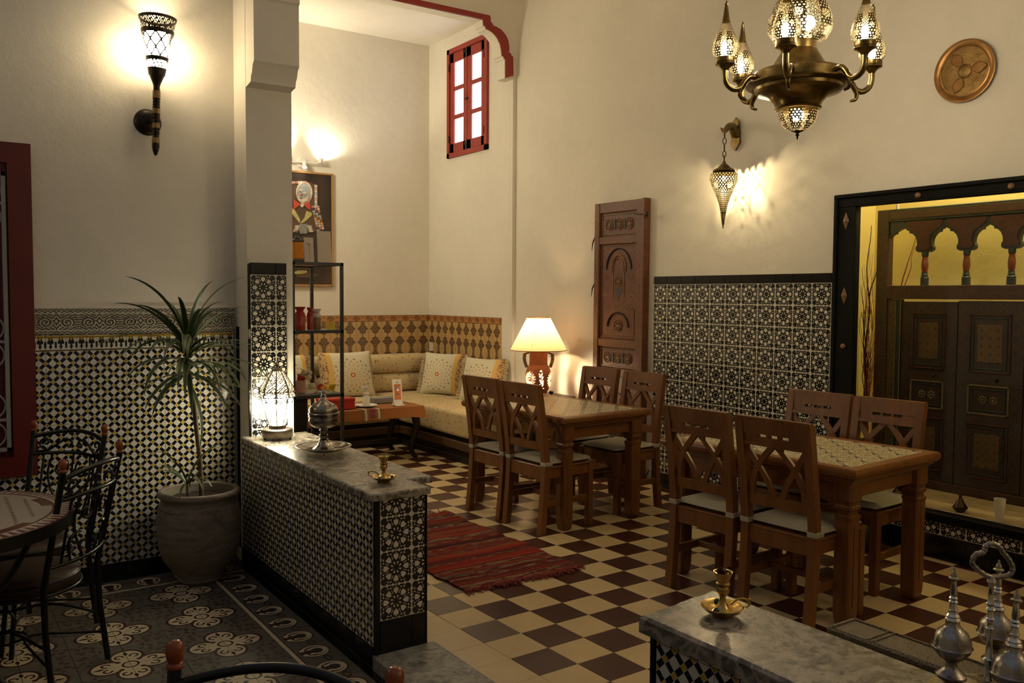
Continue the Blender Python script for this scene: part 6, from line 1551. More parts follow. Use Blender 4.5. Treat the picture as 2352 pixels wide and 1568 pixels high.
def bottle_(label, u, y, z, h, r, mat, capm, grp=None):
    t = thing('gift_bottle', label, 'bottle', xf((onrack(u, 730, y), y, z)), grp)
    part('bottle', MB().lathe([(0, 0), (r, 0), (r*1.03, 0.006), (r*1.03, h*0.62), (r*0.75, h*0.70), (r*0.5, h*0.74)], 20, cap=False), mat, t, 50)
    m = MB().lathe([(r*1.0, h*0.55), (r*1.05, h*0.6), (r*0.95, h*0.72), (r*0.6, h*0.82), (r*0.95, h*0.93), (r*1.1, h), (r*0.5, h*0.95), (0, h*0.9)], 14, cap=False); part('wrap', m, capm, t, 30)
    part('ribbon', MB().lathe([(r*0.60, h*0.80), (r*0.68, h*0.82), (r*0.60, h*0.84)], 14, cap=False), M_REDCLOTH, t, 60); return t
bottle_('wide red wrapped bottle on the middle rack shelf next to the post', 689, 5.62, 1.285, 0.155, 0.034, M_REDLIQ, M_REDCLOTH)
bottle_('slim red wrapped bottle on the middle rack shelf between red and brown bottles', 712, 5.64, 1.285, 0.15, 0.020, M_REDLIQ, M_REDCLOTH)
bottle_('brown bottle with grey wrap on the middle rack shelf', 727, 5.68, 1.285, 0.14, 0.030, M_BROWNLIQ, M_CARD)
yc_ = thing('yellow_card', 'small yellow card leaning on the middle rack shelf', 'card', xf((onrack(760, 745, 5.62), 5.62, 1.285), 0.2)); part('card', MB().strip([(0.0, 0.0), (0.02, 0.055)], [(0.003, 0.0), (0.023, 0.055)], -0.038, 0.038, 'x'), M_YELLOW, yc_); part('support', MB().prism([(0.003, 0), (0.03, 0), (0.015, 0.035)], -0.01, 0.01, 'x'), M_CARD, yc_)
# lower shelf: tray with small things
tr_ = thing('glass_tray', 'shallow glass tray of trinkets on the lower rack shelf', 'tray', xf(((RK0+RK1)/2-0.04, 5.70, 0.856)))
part('dish', MB().lathe([(0, 0.0), (0.10, 0.0), (0.13, 0.02), (0.135, 0.03), (0.128, 0.03), (0.10, 0.008), (0, 0.006)], 32, sx=0.95), M_FROST, tr_, 50)
cdl = thing('wax_candle', 'short cream candle on the glass tray of the rack', 'candle', xf((onrack(717, 890, 5.68), 5.68, 0.863))); part('wax', MB().lathe([(0, 0), (0.03, 0), (0.031, 0.05), (0.028, 0.053), (0, 0.05)], 20), M_CANDLE, cdl, 50); part('wick', MB().tube([(0, 0, 0.05), (0.002, 0, 0.062)], 0.0015, 5), M_IRON, cdl)
rs = thing('pink_sachet', 'pink cloth sachet with red ribbon on the lower rack shelf', 'sachet', xf((onrack(690, 890, 5.60), 5.60, 0.863))); part('bag', MB().lathe([(0, 0), (0.034, 0.004), (0.040, 0.03), (0.034, 0.075), (0.012, 0.105), (0.026, 0.13), (0.022, 0.13), (0.006, 0.105)], 18, cap=False, sx=1.0, sy=0.7), M_PINK, rs, 60); part('ribbon', MB().sphere((-0.012, -0.02, 0.105), 0.018, 10, 8, sy=0.5).sphere((0.014, -0.02, 0.10), 0.016, 10, 8, sy=0.5), M_REDCLOTH, rs, 60)
of = thing('carved_bird', 'small painted bird ornament with orange wing on the lower rack shelf', 'ornament', xf((onrack(738, 890, 5.60), 5.60, 0.863)))
part('body', MB().sphere((0.0, 0, 0.03), 0.028, 14, 10, sx=1.3, sz=0.8), M_ORANGE, of, 60); part('neck', MB().tube(smooth_path([(-0.015, 0, 0.03), (-0.035, 0, 0.06), (-0.042, 0, 0.10), (-0.05, 0, 0.125)], 4), [lerp(0.014, 0.003, k/12) for k in range(13)], 8), M_PINK, of, 60); part('wing', MB().sphere((-0.01, -0.015, 0.035), 0.022, 12, 8, sy=0.4), M_REDCLOTH, of, 60)
yl = thing('yellow_shell', 'curled yellow dish at the edge of the lower rack shelf', 'dish', xf((onrack(757, 900, 5.60), 5.60, 0.863), 0.5)); part('shell', MB().grid(lambda u, v: ((u-0.5)*0.09, (v-0.5)*0.05, 0.012+0.035*abs(v-0.5)*2*(0.4+u)+0.01*math.sin(u*5)), 12, 10), M_YELLOW, yl, 60); part('foot', MB().lathe([(0, 0), (0.015, 0), (0.012, 0.014), (0, 0.014)], 12), M_YELLOW, yl)
fl = thing('dried_flowers', 'small bunch of pale dried flowers on the lower rack shelf', 'flowers', xf((onrack(703, 870, 5.78), 5.78, 0.863)))
part('vase', MB().lathe([(0, 0), (0.022, 0), (0.026, 0.03), (0.016, 0.07), (0.018, 0.075), (0.012, 0.07), (0, 0.05)], 16), M_FROST, fl, 50)
m = MB(); rr = random.Random(3)
for k in range(9): m.sphere((rr.uniform(-.05, .05), rr.uniform(-.03, .03), rr.uniform(0.09, 0.13)), rr.uniform(0.012, 0.02), 8, 6)
part('blooms', m, M_CANDLE, fl, 60)
m = MB()
for k in range(5): m.tube([(0, 0, 0.05), (rr.uniform(-.04, .04), rr.uniform(-.02, .02), 0.11)], 0.0015, 5)
part('stems', m, M_GREEN, fl)
bxk = thing('black_box', 'tall black box standing under the lower rack shelf', 'box', xf((onrack(687, 950, 5.60), 5.66, 0.44))); part('case', MB().cbox(-0.055, 0.055, -0.08, 0.10, 0.0, 0.385, 0.004), M_STEEL, bxk); part('front_panel', MB().cbox(-0.048, 0.048, -0.085, -0.078, 0.01, 0.375, 0.002), M_DARKWOOD, bxk)
pb = thing('paper_bag', 'tan folded paper bag on the bottom rack shelf beside the black box', 'bag', xf((onrack(696, 990, 5.53), 5.545, 0.44), 0.15)); part('bag', MB().prism([(-0.045, 0.0), (0.05, 0.0), (0.022, 0.085), (-0.012, 0.10), (-0.035, 0.10)], -0.015, 0.022, 'y'), M_PAPERBAG, pb); part('fold', MB().cbox(-0.035, -0.008, -0.02, 0.025, 0.094, 0.108, 0.002), M_PAPERBAG, pb)
rc = thing('red_bundle', 'red cloth bundle on the bottom rack shelf', 'cloth', xf((onrack(728, 1000, 5.56), 5.56, 0.44))); part('bundle', MB().lathe([(0, 0), (0.035, 0.002), (0.042, 0.025), (0.03, 0.05), (0.014, 0.06), (0.022, 0.08), (0.01, 0.09), (0, 0.088)], 14, sy=0.6), M_REDCLOTH, rc, 50); part('knot', MB().sphere((0, -0.012, 0.062), 0.014, 10, 8), M_REDCLOTH, rc, 60)
# on top of the rack
al = thing('amber_lantern', 'small amber glass lantern with ring handle on top of the rack', 'lantern', xf((onrack(683, 600, 5.62), 5.62, zt)))
part('base', MB().cbox(-0.037, 0.037, -0.037, 0.037, 0.0, 0.02, 0.003), M_IRON, al); part('glass', MB().cbox(-0.033, 0.033, -0.033, 0.033, 0.02, 0.135, 0.006), M_AMBER, al)
part('lid', MB().cbox(-0.036, 0.036, -0.036, 0.036, 0.135, 0.15, 0.003).lathe([(0.03, 0.15), (0.016, 0.165), (0.008, 0.17), (0, 0.17)], 12, cap=False), M_IRON, al); part('ring', MB().tube([(0.022*math.cos(a*PI/10), 0, 0.185+0.022*math.sin(a*PI/10)) for a in range(20)], 0.003, 6, closed=True), M_IRON, al, 60)
def board_(nm, label, u, y, h, w_, mat, lean):
    t = thing(nm, label, 'card', xf((onrack(u, 590, y), y, zt), 0.0)); part('card', MB().strip([(0.0, 0.0), (lean, h)], [(0.004, 0.0), (lean+0.004, h)], -w_/2, w_/2, 'x'), mat, t); return t
c1 = board_('white_card', 'white card with a faint drawn flower standing on top of the rack', 711, 5.70, 0.175, 0.068, M_CARD, 0.02)
part('drawn_flower', MB().tube([(0.004, 0.0008, 0.03), (0.004, 0.0115, 0.11)], 0.0008, 4).tube([(0.004, 0.010, 0.10), (-0.012, 0.0135, 0.13)], 0.0008, 4).sphere((0.004, 0.0135, 0.125), 0.007, 8, 6, sy=0.1).sphere((-0.013, 0.0145, 0.135), 0.006, 8, 6, sy=0.1), M_GREYBOOK, c1)
c2 = board_('grey_card', 'taller plain grey card standing on top of the rack', 746, 5.86, 0.235, 0.10, M_CARD, 0.02)
part('card_edge', MB().strip([(-0.001, 0.0), (0.019, 0.235)], [(0.005, 0.0), (0.025, 0.235)], 0.048, 0.051, 'x'), M_WHITE, c2)

# ------------------------------------------------------------------ potted dracaena
PX, PYY = 1.262, 4.925
pot = thing('clay_pot', 'large grey clay pot with carved leaf pattern by the low wall', 'pot', xf((PX, PYY, ZP)))
PPR = [(0.0, 0.0), (0.112, 0.0), (0.122, 0.012), (0.120, 0.03), (0.150, 0.07), (0.190, 0.125), (0.213, 0.19), (0.222, 0.27), (0.220, 0.35), (0.210, 0.42), (0.198, 0.455), (0.204, 0.468), (0.216, 0.478), (0.219, 0.492), (0.212, 0.503), (0.196, 0.506), (0.186, 0.498), (0.184, 0.44), (0.0, 0.44)]
part('body', MB().lathe(PPR, 56), M_POT, pot, 45)
def on_pot(th, z):
    for (r0, z0), (r1, z1) in zip(PPR[2:12], PPR[3:12]):
        if z0 <= z <= z1: r = lerp(r0, r1, (z-z0)/(z1-z0)); break
    else: r = 0.2
    return ((r+0.001)*math.cos(th), (r+0.001)*math.sin(th), z)
tc = math.atan2(-PYY, -PX)
for c0 in (tc+0.15, tc+2.2, tc-1.9):
    m = MB()
    for k in range(9):
        a = (k-4)/4; m.tube([on_pot(c0+a*0.12+a*s*0.28, 0.33+s*(0.10-0.03*abs(a))) for s in [i/6 for i in range(7)]], [0.003, 0.004, 0.004, 0.004, 0.0035, 0.003, 0.002], 5)
    m.tube([on_pot(c0-0.48+0.96*i/16, 0.315+0.115*math.sin(PI*i/16)) for i in range(17)], 0.004, 5)
    m.tube([on_pot(c0-0.3+0.6*i/14, 0.25-0.03*math.sin(PI*i/14*2)) for i in range(15)], 0.004, 5)
    part('carved_leaf', m, M_POT, pot, 60)
m = MB()
for k in range(26):
    a = tc-1.4+k*0.11
    m.tube([on_pot(a, 0.405+0.012*(k % 2)), on_pot(a+0.05, 0.425), on_pot(a+0.10, 0.415)], 0.003, 5)
part('carved_band', m, M_POT, pot, 60)
part('soil', MB().grid(lambda u, v: (0.186*(u*2-1)*math.sqrt(1-0.5*(v*2-1)**2), 0.186*(v*2-1)*math.sqrt(1-0.5*(u*2-1)**2), 0.452+0.006*math.sin(u*19)*math.sin(v*23)), 16, 16), M_SOIL, pot, 60)
dr = thing('dracaena', 'tall dracaena with striped strap leaves growing in the clay pot', 'plant', xf((PX, PYY, ZP)))
crown = ony(432, 850, 4.87); CR = Vector((float(crown[0])-PX, 4.87-PYY, float(crown[2])-ZP))
part('stem', MB().tube(smooth_path([(0.005, -0.03, 0.44), (0.0, -0.032, 0.65), (-0.02, -0.04, 0.85), (-0.035, -0.05, 1.0), tuple(CR), (CR.x-0.01, CR.y, CR.z+0.15)], 5), [0.013]*16+[0.012]*10, 8), M_TRUNK, dr, 60)
def leaf_mesh(L_, w_, e0, droop, seed):
    n = 14; rr = random.Random(seed); vs = []; uv = []; p = Vector((0, 0, 0)); e = e0; tw_ = rr.uniform(-0.5, 0.5)
    for k in range(n+1):
        t = k/n; ww = w_*min(1, 0.45+t*2.6)*max(0.0, 1-t**2.6)**0.8+0.0006; a = tw_*t
        side = Vector((0, math.cos(a), math.sin(a))); up = Vector((-math.sin(e), 0, math.cos(e)))
        for s, uu in ((-1, 0.0), (0, 0.5), (1, 1.0)):
            q = p+side*(s*ww)+up*(0.20*ww*abs(s)); vs.append(tuple(q)); uv.append((uu, t))
        p = p+Vector((math.cos(e), 0, math.sin(e)))*(L_/n); e -= droop/n*(0.4+1.3*t)
    fs = [(k*3+i, k*3+i+1, (k+1)*3+i+1, (k+1)*3+i) for k in range(n) for i in range(2)]
    mb = MB(); mb.v = vs; mb.f = fs; mb.mi = [0]*len(fs); me = mb.mesh('leaf', M_LEAF, fix=False); set_uv(me, uv); me.shade_smooth(); return me
LV = {}
for e0 in (1.25, 0.95, 0.65, 0.3, -0.1):
    for v in range(2): LV[(e0, v)] = leaf_mesh(0.42 if v else 0.50, 0.0185, e0, 1.15 if e0 > 0.8 else 1.7 if e0 > 0 else 1.0, int(e0*100)+v)
rl = random.Random(21); ks = [1.25]*9+[0.95]*16+[0.65]*22+[0.3]*20+[-0.1]*12
for n_, e0 in enumerate(ks):
    az = n_*2.399+rl.uniform(-0.25, 0.25); zz = CR.z+{1.25: 0.15, 0.95: 0.12, 0.65: 0.08, 0.3: 0.03, -0.1: -0.02}[e0]+rl.uniform(-0.02, 0.02)
    s = rl.uniform(0.8, 1.1)
    if math.sin(az) > 0.25: s *= 0.62
    link('leaf', LV[(e0, n_ % 2)], dr, Matrix.Translation((CR.x, CR.y, zz)) @ Matrix.Rotation(az, 4, 'Z') @ Matrix.Scale(s, 4))
link('leaf', LV[(-0.1, 0)], dr, Matrix.Translation((CR.x-0.0, CR.y-0.01, CR.z-0.06)) @ Matrix.Rotation(-1.1, 4, 'Z') @ Matrix.Rotation(0.9, 4, 'Y') @ Matrix.Scale(0.75, 4))
sh_ = thing('dracaena_shoot', 'small dracaena shoot at the foot of the tall stem', 'plant', xf((PX, PYY, ZP)))
sc0 = ony(430, 1100, 4.84); S0 = Vector((float(sc0[0])-PX, 4.84-PYY, float(sc0[2])-ZP-0.03))
part('stem', MB().tube([(S0.x, S0.y, 0.44), tuple(S0)], 0.007, 6), M_TRUNK, sh_, 60)
for n_ in range(15):
    e0 = (1.25, 0.95, 0.65, 0.3)[n_ % 4]; link('leaf', LV[(e0, n_ % 2)], sh_, Matrix.Translation(S0) @ Matrix.Rotation(n_*2.399, 4, 'Z') @ Matrix.Scale(rl.uniform(0.42, 0.6), 4))

# ------------------------------------------------------------------ wrought iron patio set
GI = 'wrought iron patio chairs'
def iron_chair(label, M):
    t = thing('iron_chair', label, 'chair', M, GI)       # faces +y, back at -y; origin on the floor under the seat
    S, zs = 0.20, 0.43
    def bk(z): return -0.20-0.105*max(0, (z-zs)/0.5)
    for s in (-1, 1):
        part('back_post', MB().tube([(s*0.205, -0.235, 0.0), (s*0.198, -0.205, 0.25), (s*0.196, bk(zs), zs), (s*0.205, bk(0.68), 0.68), (s*0.215, bk(0.90), 0.90)], 0.0125, 10), M_IRON, t, 50)
        part('finial', MB().lathe([(0.012, 0.898), (0.0155, 0.902), (0.0155, 0.907), (0.011, 0.911), (0.0145, 0.917), (0.0165, 0.930), (0.0155, 0.942), (0.009, 0.950), (0, 0.952)], 16), M_BALL, t, 50, Matrix.Translation((s*0.215, bk(0.90), 0)))
        part('front_leg', MB().tube([(s*0.175, 0.225, 0.0), (s*0.165, 0.175, zs-0.02)], 0.0105, 8), M_IRON, t, 50)
        part('side_brace', MB().tube(smooth_path([(s*0.20, -0.21, 0.20), (s*0.16, -0.02, 0.25), (s*0.171, 0.21, 0.20)], 6), 0.006, 6), M_IRON, t, 50)
    def rail(z, rise, r=0.0085, bow=0.05):
        pts = []
        for k in range(21):
            u = k/20*2-1; zz = z+rise*(1-u*u); pts.append((u*0.207, bk(zz)-bow*(1-u*u), zz))
        return MB().tube(pts, r, 8)
    part('top_rail', rail(0.872, 0.030, 0.010), M_IRON, t, 50); part('mid_rail', rail(0.785, 0.012), M_IRON, t, 50); part('low_rail', rail(0.52, 0.0), M_IRON, t, 50)
    def put_(pts2, r=0.0055):
        m = MB()
        for P2 in pts2: m.tube([(x, bk(z)-0.05*(1-min(1, (x/0.207)**2)), z) for x, _, z in (P2 if len(P2) > 12 else smooth_path(P2, 6))], r, 6)
        return m
    for s in (-1, 1):
        part('scroll', put_([[(s*x, y, z) for x, y, z in spiral((0.155, 0.842), 0.030, 0.006, -1.5, 4.8)], [(s*x, y, z) for x, y, z in spiral((0.035, 0.835), 0.026, 0.006, 0.5, 6.5)], [(s*0.19, 0, 0.80), (s*0.14, 0, 0.805), (s*0.09, 0, 0.84), (s*0.05, 0, 0.865)]]), M_IRON, t, 50)
        part('scroll', put_([[(s*x, y, z) for x, y, z in spiral((0.065, 0.72), 0.048, 0.008, 2.2, 8.2)], [(s*0.105, 0, 0.52)]+[(s*x, y, z) for x, y, z in spiral((0.085, 0.605), 0.05, 0.035, -0.6, 1.8)], [(s*x, y, z) for x, y, z in spiral((0.055, 0.57), 0.032, 0.006, 3.4, -2.5)], [(s*0.035, 0, 0.52), (s*0.10, 0, 0.62), (s*0.125, 0, 0.70), (s*0.115, 0, 0.785)]]), M_IRON, t, 50)
    part('back_bar', put_([[(0.0, 0, 0.52), (0.0, 0, 0.79)], [(0.15, 0, 0.52), (0.155, 0, 0.79)], [(-0.15, 0, 0.52), (-0.155, 0, 0.79)]]), M_IRON, t, 50)
    part('seat_ring', MB().tube([(0.215*math.cos(a*PI/20), 0.205*math.sin(a*PI/20), zs-0.045) for a in range(40)], 0.009, 8, closed=True).tube([(0.212*math.cos(a*PI/20), 0.202*math.sin(a*PI/20), zs) for a in range(40)], 0.006, 8, closed=True), M_IRON, t, 50)
    part('seat_cushion', MB().lathe([(0.0, zs-0.045), (0.19, zs-0.045), (0.206, zs-0.03), (0.208, zs), (0.198, zs+0.016), (0.15, zs+0.024), (0.0, zs+0.022)], 40), M_LEATHER, t, 50)
    part('foot_brace', MB().tube(smooth_path([(-0.2, -0.225, 0.12), (-0.05, -0.03, 0.16), (0.05, 0.03, 0.16), (0.173, 0.215, 0.12)], 6), 0.006, 6).tube(smooth_path([(0.2, -0.225, 0.12), (0.05, -0.03, 0.16), (-0.05, 0.03, 0.16), (-0.173, 0.215, 0.12)], 6), 0.006, 6), M_IRON, t, 50)
    return t
M_LEATHER = plain('brown_leather_seat', (0.030, 0.014, 0.009), 0.5, var=0.3, scale=25)
def chair_at(label, pL, pR, src=None):
    """place by the two finials (seen from behind the back: pL is at local -x)"""
    a = Vector((pL[0], pL[1], 0)); b = Vector((pR[0], pR[1], 0)); mid = (a+b)/2; d = (b-a).normalized(); rz = math.atan2(d.y, d.x)
    fwd = Vector((-d.y, d.x, 0)); loc = mid+fwd*0.30
    M = xf((loc.x, loc.y, ZP), rz)
    return iron_chair(label, M) if src is None else dup(src, M, label)
ZF = 0.86
icB = chair_at('black wrought iron chair in front of the round mosaic table, its back toward the clay pot', (0.745, 4.07), (0.44, 3.70)) if False else None
pB1, pB2 = onz(130, 1078, ZF), onz(287, 1024, ZF)
icB = chair_at('black wrought iron chair drawn up to the round table, nearest the clay pot', (pB1[0], pB1[1]), (pB2[0], pB2[1]))
pA1, pA2 = onz(65, 978, ZF), onz(256, 990, ZF)
icA = chair_at('black wrought iron chair with orange finials between the round table and the red window', (pA2[0], pA2[1]), (pA1[0], pA1[1]), icB)
pC1, pC2 = onz(355, 1490, ZF+0.01), onz(963, 1566, ZF+0.01)
icC = chair_at('black wrought iron chair with orange finials standing alone by the marble threshold slab', (pC2[0], pC2[1]), (pC1[0], pC1[1]), icB)

mt = thing('round_mosaic_table', 'round patio table with white and burgundy mosaic top on iron legs', 'table', xf((0.0, 3.87, ZP)))
part('mosaic_top', MB().lathe([(0.0, 0.715), (0.485, 0.715), (0.493, 0.722), (0.493, 0.738), (0.488, 0.740), (0.0, 0.740)], 72), M_MOSAIC, mt, 40)
part('iron_rim', MB().lathe([(0.470, 0.690), (0.497, 0.690), (0.498, 0.738), (0.492, 0.738), (0.492, 0.715), (0.470, 0.712)], 72, cap=False), M_IRON, mt, 40)
for k in range(4):
    a = PI/4+k*PI/2; R_ = Matrix.Rotation(a+0.25, 4, 'Z')
    part('leg', MB().tube(smooth_path([(0.40, 0, 0.70), (0.30, 0, 0.52), (0.17, 0, 0.36), (0.22, 0, 0.18), (0.36, 0, 0.0)], 8), 0.013, 8), M_IRON, mt, 50, R_)
    part('scroll', MB().tube([(x, 0, z) for x, _, z in spiral((0.27, 0.36), 0.07, 0.012, 3.6, 9.6, 20)], 0.007, 6), M_IRON, mt, 50, R_)
    part('scroll', MB().tube([(x, 0, z) for x, _, z in spiral((0.14, 0.20), 0.06, 0.010, 0.4, -5.2, 18)], 0.007, 6), M_IRON, mt, 50, R_)
part('leg_ring', MB().tube([(0.165*math.cos(a*PI/16), 0.165*math.sin(a*PI/16), 0.36) for a in range(32)], 0.008, 6, closed=True), M_IRON, mt, 50)

# ------------------------------------------------------------------ things on the marble tops
bt = thing('footed_tray', 'round silver tray on small feet under the incense burner', 'tray', xf((1.728, 4.275, 0.695)))
part('dish', MB().lathe([(0.0, 0.026), (0.085, 0.026), (0.105, 0.030), (0.128, 0.040), (0.140, 0.042), (0.141, 0.039), (0.128, 0.034), (0.10, 0.022), (0.0, 0.020)], 56), M_SILVER_B, bt, 40)
part('beaded_rim', MB().tube([(0.141*math.cos(a*PI/48), 0.141*math.sin(a*PI/48), 0.0415+0.0012*(a % 2)) for a in range(96)], 0.0026, 6, closed=True), M_SILVER_B, bt, 60)
for k in range(3):
    a = math.radians(-112)+k*2*PI/3
    part('foot', MB().tube([(0.085*math.cos(a), 0.085*math.sin(a), 0.024), (0.100*math.cos(a), 0.100*math.sin(a), 0.012), (0.108*math.cos(a), 0.108*math.sin(a), 0.0), (0.116*math.cos(a), 0.116*math.sin(a), 0.002)], 0.0035, 6), M_SILVER_B, bt, 60)
ib = thing('incense_burner', 'tarnished silver lidded incense burner on a tall foot', 'incense burner', xf((1.728, 4.275, 0.7215)))
part('foot', MB().lathe([(0.0, 0.0), (0.055, 0.0), (0.056, 0.004), (0.045, 0.010), (0.032, 0.022), (0.024, 0.040), (0.022, 0.046), (0.026, 0.050), (0.019, 0.056), (0.018, 0.068), (0.024, 0.072), (0.018, 0.077), (0.017, 0.094), (0.022, 0.098), (0.017, 0.103), (0.020, 0.110)], 36, cap=False), M_SILVER, ib, 40)
part('bowl', MB().lathe([(0.018, 0.106), (0.050, 0.114), (0.070, 0.130), (0.076, 0.148), (0.073, 0.165), (0.077, 0.169), (0.077, 0.175), (0.071, 0.177)], 48, cap=False), M_SILVER, ib, 40)
lid = part('lid', MB().lathe([(0.072, 0.177), (0.078, 0.180), (0.078, 0.188), (0.073, 0.192), (0.075, 0.205), (0.070, 0.220), (0.052, 0.236), (0.030, 0.246), (0.020, 0.254), (0.015, 0.268), (0.013, 0.272), (0.017, 0.276), (0.010, 0.280), (0.008, 0.288), (0.013, 0.294), (0.006, 0.301), (0.003, 0.318), (0.0, 0.320)], 48, cap=False), M_SILVER, ib, 40)
m = MB()
for k in range(14): a = 2*PI*k/14; m.sphere((0.0615*math.cos(a), 0.0615*math.sin(a), 0.2285+0.006*(k % 2)), 0.0035, 8, 6, sz=0.6)
part('vent_holes', m, M_DARKGLASS, lid, 60)
m = MB(); m.cbox(-0.014, 0.014, -0.083, -0.070, 0.170, 0.186, 0.002)
part('clasp', m, M_SILVER, ib)
def candlestick(label, loc, rz, M_=M_BRASS_B):
    t = thing('candlestick', label, 'candlestick', xf(loc, rz), 'brass chamber candlesticks')
    part('saucer', MB().lathe([(0.0, 0.0), (0.028, 0.0), (0.030, 0.006), (0.026, 0.008), (0.046, 0.014), (0.056, 0.023), (0.058, 0.026), (0.055, 0.026), (0.044, 0.018), (0.026, 0.012), (0.0, 0.012)], 48), M_, t, 40)
    part('stem', MB().lathe([(0.030, 0.012), (0.020, 0.020), (0.010, 0.034), (0.008, 0.042), (0.008, 0.052), (0.012, 0.056), (0.016, 0.062), (0.017, 0.070), (0.014, 0.076), (0.018, 0.080), (0.018, 0.085), (0.014, 0.088), (0.017, 0.098), (0.024, 0.112), (0.025, 0.115), (0.022, 0.115), (0.012, 0.096), (0, 0.095)], 32, cap=False), M_, t, 40)
    part('ring_handle', MB().tube(smooth_path([(0.020, 0, 0.030), (0.038, 0, 0.044), (0.058, 0, 0.046), (0.068, 0, 0.036), (0.062, 0, 0.026), (0.050, 0, 0.025)], 6), 0.0028, 8).sphere((0.069, 0, 0.044), 0.005, 8, 6), M_, t, 60); return t
cs1 = candlestick('brass candlestick with ring handle at the free end of the low wall', (1.688, 3.485, 0.695), 2.5)
cs2 = candlestick('brass candlestick with ring handle and red petals on the veined marble', (1.712, 1.535, 0.695), -0.75)
def cone_(label, loc): return tag(part('incense_cone', MB().lathe([(0.0, 0.0), (0.008, 0.0), (0.0085, 0.004), (0.005, 0.010), (0, 0.012)], 10), M_GREEN, None, 50, xf(loc)), label, 'incense', 'green incense cones')
cone_('dark green incense cone in the saucer of the petal-filled candlestick', (1.680, 1.527, 0.712)); cone_('dark green incense cone in the saucer of the petal-filled candlestick', (1.735, 1.575, 0.712))
cone_('dark green incense cone in the saucer of the candlestick on the low wall end', (1.660, 3.470, 0.712)); cone_('dark green incense cone in the saucer of the candlestick on the low wall end', (1.722, 3.468, 0.712))
for k, (dx, dy, a) in enumerate(((0.004, 0.006, 0.3), (-0.008, -0.004, 1.6), (0.008, -0.008, 2.9))):
    tag(part('petal', MB().grid(lambda u, v: ((u-0.5)*0.022, (v-0.5)*0.018, 0.006*math.sin(PI*u)+0.008*abs(v-0.5)), 6, 6), M_PETAL, None, 60, Matrix.Translation((1.712+dx, 1.535+dy, 0.806+0.003*k)) @ Matrix.Rotation(a, 4, 'Z') @ Matrix.Rotation(0.5, 4, 'X')), 'dried dark red petal lying in the candle socket', 'petal', 'dried petals in the candlestick')
# carved stand beside the near marble top
M_CARVED = Mat('carved_tray_wood', 0.5)
_n = M_CARVED.voro(130, 'DISTANCE_TO_EDGE', vec=M_CARVED.wpos()); M_CARVED.color(M_CARVED.ramp(_n, [(0.02, (0.22, 0.16, 0.085)), (0.12, (0.11, 0.078, 0.042)), (0.4, (0.085, 0.06, 0.033))])); M_CARVED.bump(_n, 0.6, 0.004)
cb = thing('carved_chest', 'narrow carved wooden chest set against the hall side of the marble top', 'chest', xf((1.905, 0.85, 0)))
part('body', MB().cbox(-0.048, 0.045, -0.46, 0.46, 0.0, 0.68, 0.004), M_DARKWOOD, cb); part('lid', MB().cbox(-0.052, 0.055, -0.47, 0.475, 0.68, 0.705, 0.006), M_CARVED, cb)
part('lid_border', MB().cbox(-0.046, 0.049, 0.455, 0.462, 0.703, 0.709, 0.001).cbox(0.040, 0.046, -0.46, 0.462, 0.703, 0.709, 0.001).cbox(-0.046, 0.049, 0.36, 0.366, 0.703, 0.708, 0.001).cbox(-0.046, 0.049, 0.345, 0.349, 0.703, 0.708, 0.001).cbox(-0.046, 0.049, 0.08, 0.086, 0.703, 0.708, 0.001), M_CARVED, cb)
# rosewater sprinklers in their caddy
def sprinkler(label, loc, s=1.0, rz=0.0, tilt=(0, 0)):
    t = thing('rosewater_sprinkler', label, 'sprinkler', xf(loc, rz, tilt[0], tilt[1], s), 'silver rosewater sprinklers')
    part('foot', MB().lathe([(0.0, 0.0), (0.030, 0.0), (0.031, 0.003), (0.026, 0.007), (0.014, 0.018), (0.011, 0.028), (0.014, 0.034)], 36, cap=False), M_SILVER, t, 45)
    part('body', MB().lathe([(0.012, 0.032), (0.026, 0.042), (0.037, 0.055), (0.0395, 0.062), (0.042, 0.065), (0.0395, 0.068), (0.038, 0.080), (0.031, 0.096), (0.020, 0.106), (0.0145, 0.112), (0.014, 0.122)], 40, cap=False), M_SILVER, t, 40)
    part('collar', MB().lathe([(0.014, 0.120), (0.0165, 0.123), (0.0155, 0.127), (0.013, 0.129), (0.014, 0.132), (0.010, 0.138)], 28, cap=False), M_SILVER_B, t, 40)
    part('spout', MB().lathe([(0.010, 0.136), (0.0085, 0.142), (0.0100, 0.145), (0.0078, 0.149), (0.0070, 0.160), (0.0098, 0.163), (0.0068, 0.167), (0.0092, 0.171), (0.0065, 0.175), (0.0078, 0.182), (0.0052, 0.206), (0.0052, 0.210)], 24, cap=False), M_SILVER_B, t, 40)
    part('sprinkler_cap', MB().lathe([(0.005, 0.209), (0.0115, 0.212), (0.0115, 0.215), (0.007, 0.218), (0.0062, 0.224), (0.003, 0.229), (0.0022, 0.236), (0, 0.237)], 24, cap=False), M_SILVER, t, 40); return t
q1 = onz(2190, 1553, 0.71); q2 = onz(2322, 1618, 0.71); q3 = onz(2297, 1525, 0.71)
sprinkler('silver rosewater sprinkler at the caddy side nearest the candlestick', (float(q1[0])+0.012, float(q1[1])+0.012, 0.705))
sprinkler('silver rosewater sprinkler with a large body in front of the caddy handle', (float(q2[0])+0.005, float(q2[1])+0.004, 0.705), 1.0, 0.0, (0.0, 0.05))
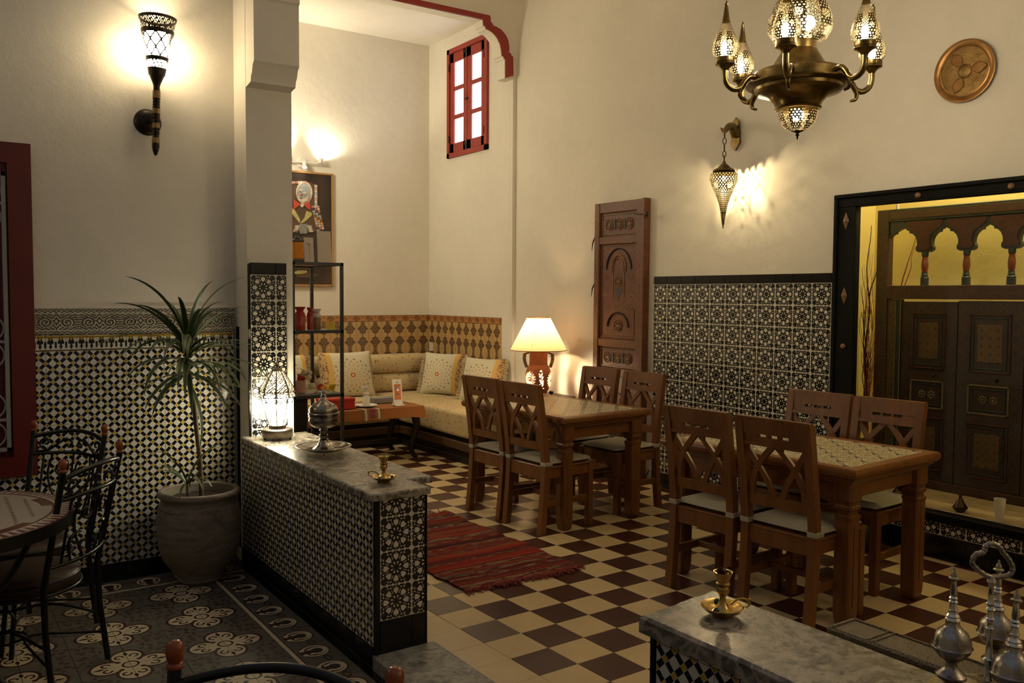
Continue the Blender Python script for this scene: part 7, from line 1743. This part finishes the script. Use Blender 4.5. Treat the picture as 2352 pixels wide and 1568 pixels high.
sprinkler('silver rosewater sprinkler behind the caddy handle', (float(q3[0])+0.02, float(q3[1])+0.02, 0.705), 0.98)
qc = onz(2268, 1600, 0.705); CDY = Vector((float(qc[0]), float(qc[1]), 0.695))
cdd = thing('sprinkler_caddy', 'silver caddy stand with ornate loop handle between the sprinklers', 'stand', xf(CDY))
part('base', MB().lathe([(0.0, 0.004), (0.10, 0.004), (0.112, 0.008), (0.114, 0.011), (0.10, 0.0095), (0.0, 0.009)], 48), M_SILVER, cdd, 40)
for k in range(3): part('foot', MB().lathe([(0, 0), (0.008, 0), (0.006, 0.005), (0, 0.006)], 12), M_SILVER, cdd, 50, Matrix.Translation((0.09*math.cos(k*2.094), 0.09*math.sin(k*2.094), 0)))
part('rod', MB().lathe([(0.0, 0.008), (0.018, 0.008), (0.012, 0.018), (0.006, 0.024), (0.006, 0.04), (0.010, 0.046), (0.008, 0.052), (0.0075, 0.085), (0.0115, 0.090), (0.007, 0.095), (0.006, 0.12), (0.005, 0.15), (0.008, 0.154), (0.005, 0.158), (0.006, 0.17), (0.009, 0.174), (0.0055, 0.178), (0.005, 0.19), (0.010, 0.194), (0.006, 0.198), (0.006, 0.205)], 20, cap=False), M_SILVER_B, cdd, 45)
hp = smooth_path([(0.0, 0, 0.204), (-0.022, 0, 0.214), (-0.040, 0, 0.232), (-0.034, 0, 0.250), (-0.018, 0, 0.256), (-0.014, 0, 0.268), (0.0, 0, 0.273), (0.014, 0, 0.266), (0.022, 0, 0.254), (0.034, 0, 0.240), (0.042, 0, 0.222), (0.034, 0, 0.208)], 6, closed=True)
part('handle_stem', MB().lathe([(0.006, 0.200), (0.009, 0.206), (0.005, 0.212), (0.0055, 0.245), (0.009, 0.250), (0.006, 0.262)], 16, cap=False), M_SILVER_B, cdd, 45)
part('loop_handle', MB().tube([q_+Vector((0, 0, 0.056)) for q_ in hp], [0.0045+0.0015*abs(math.sin(k*0.9)) for k in range(len(hp))], 8, closed=True), M_SILVER, cdd, 60, Matrix.Rotation(-0.6, 4, 'Z'))
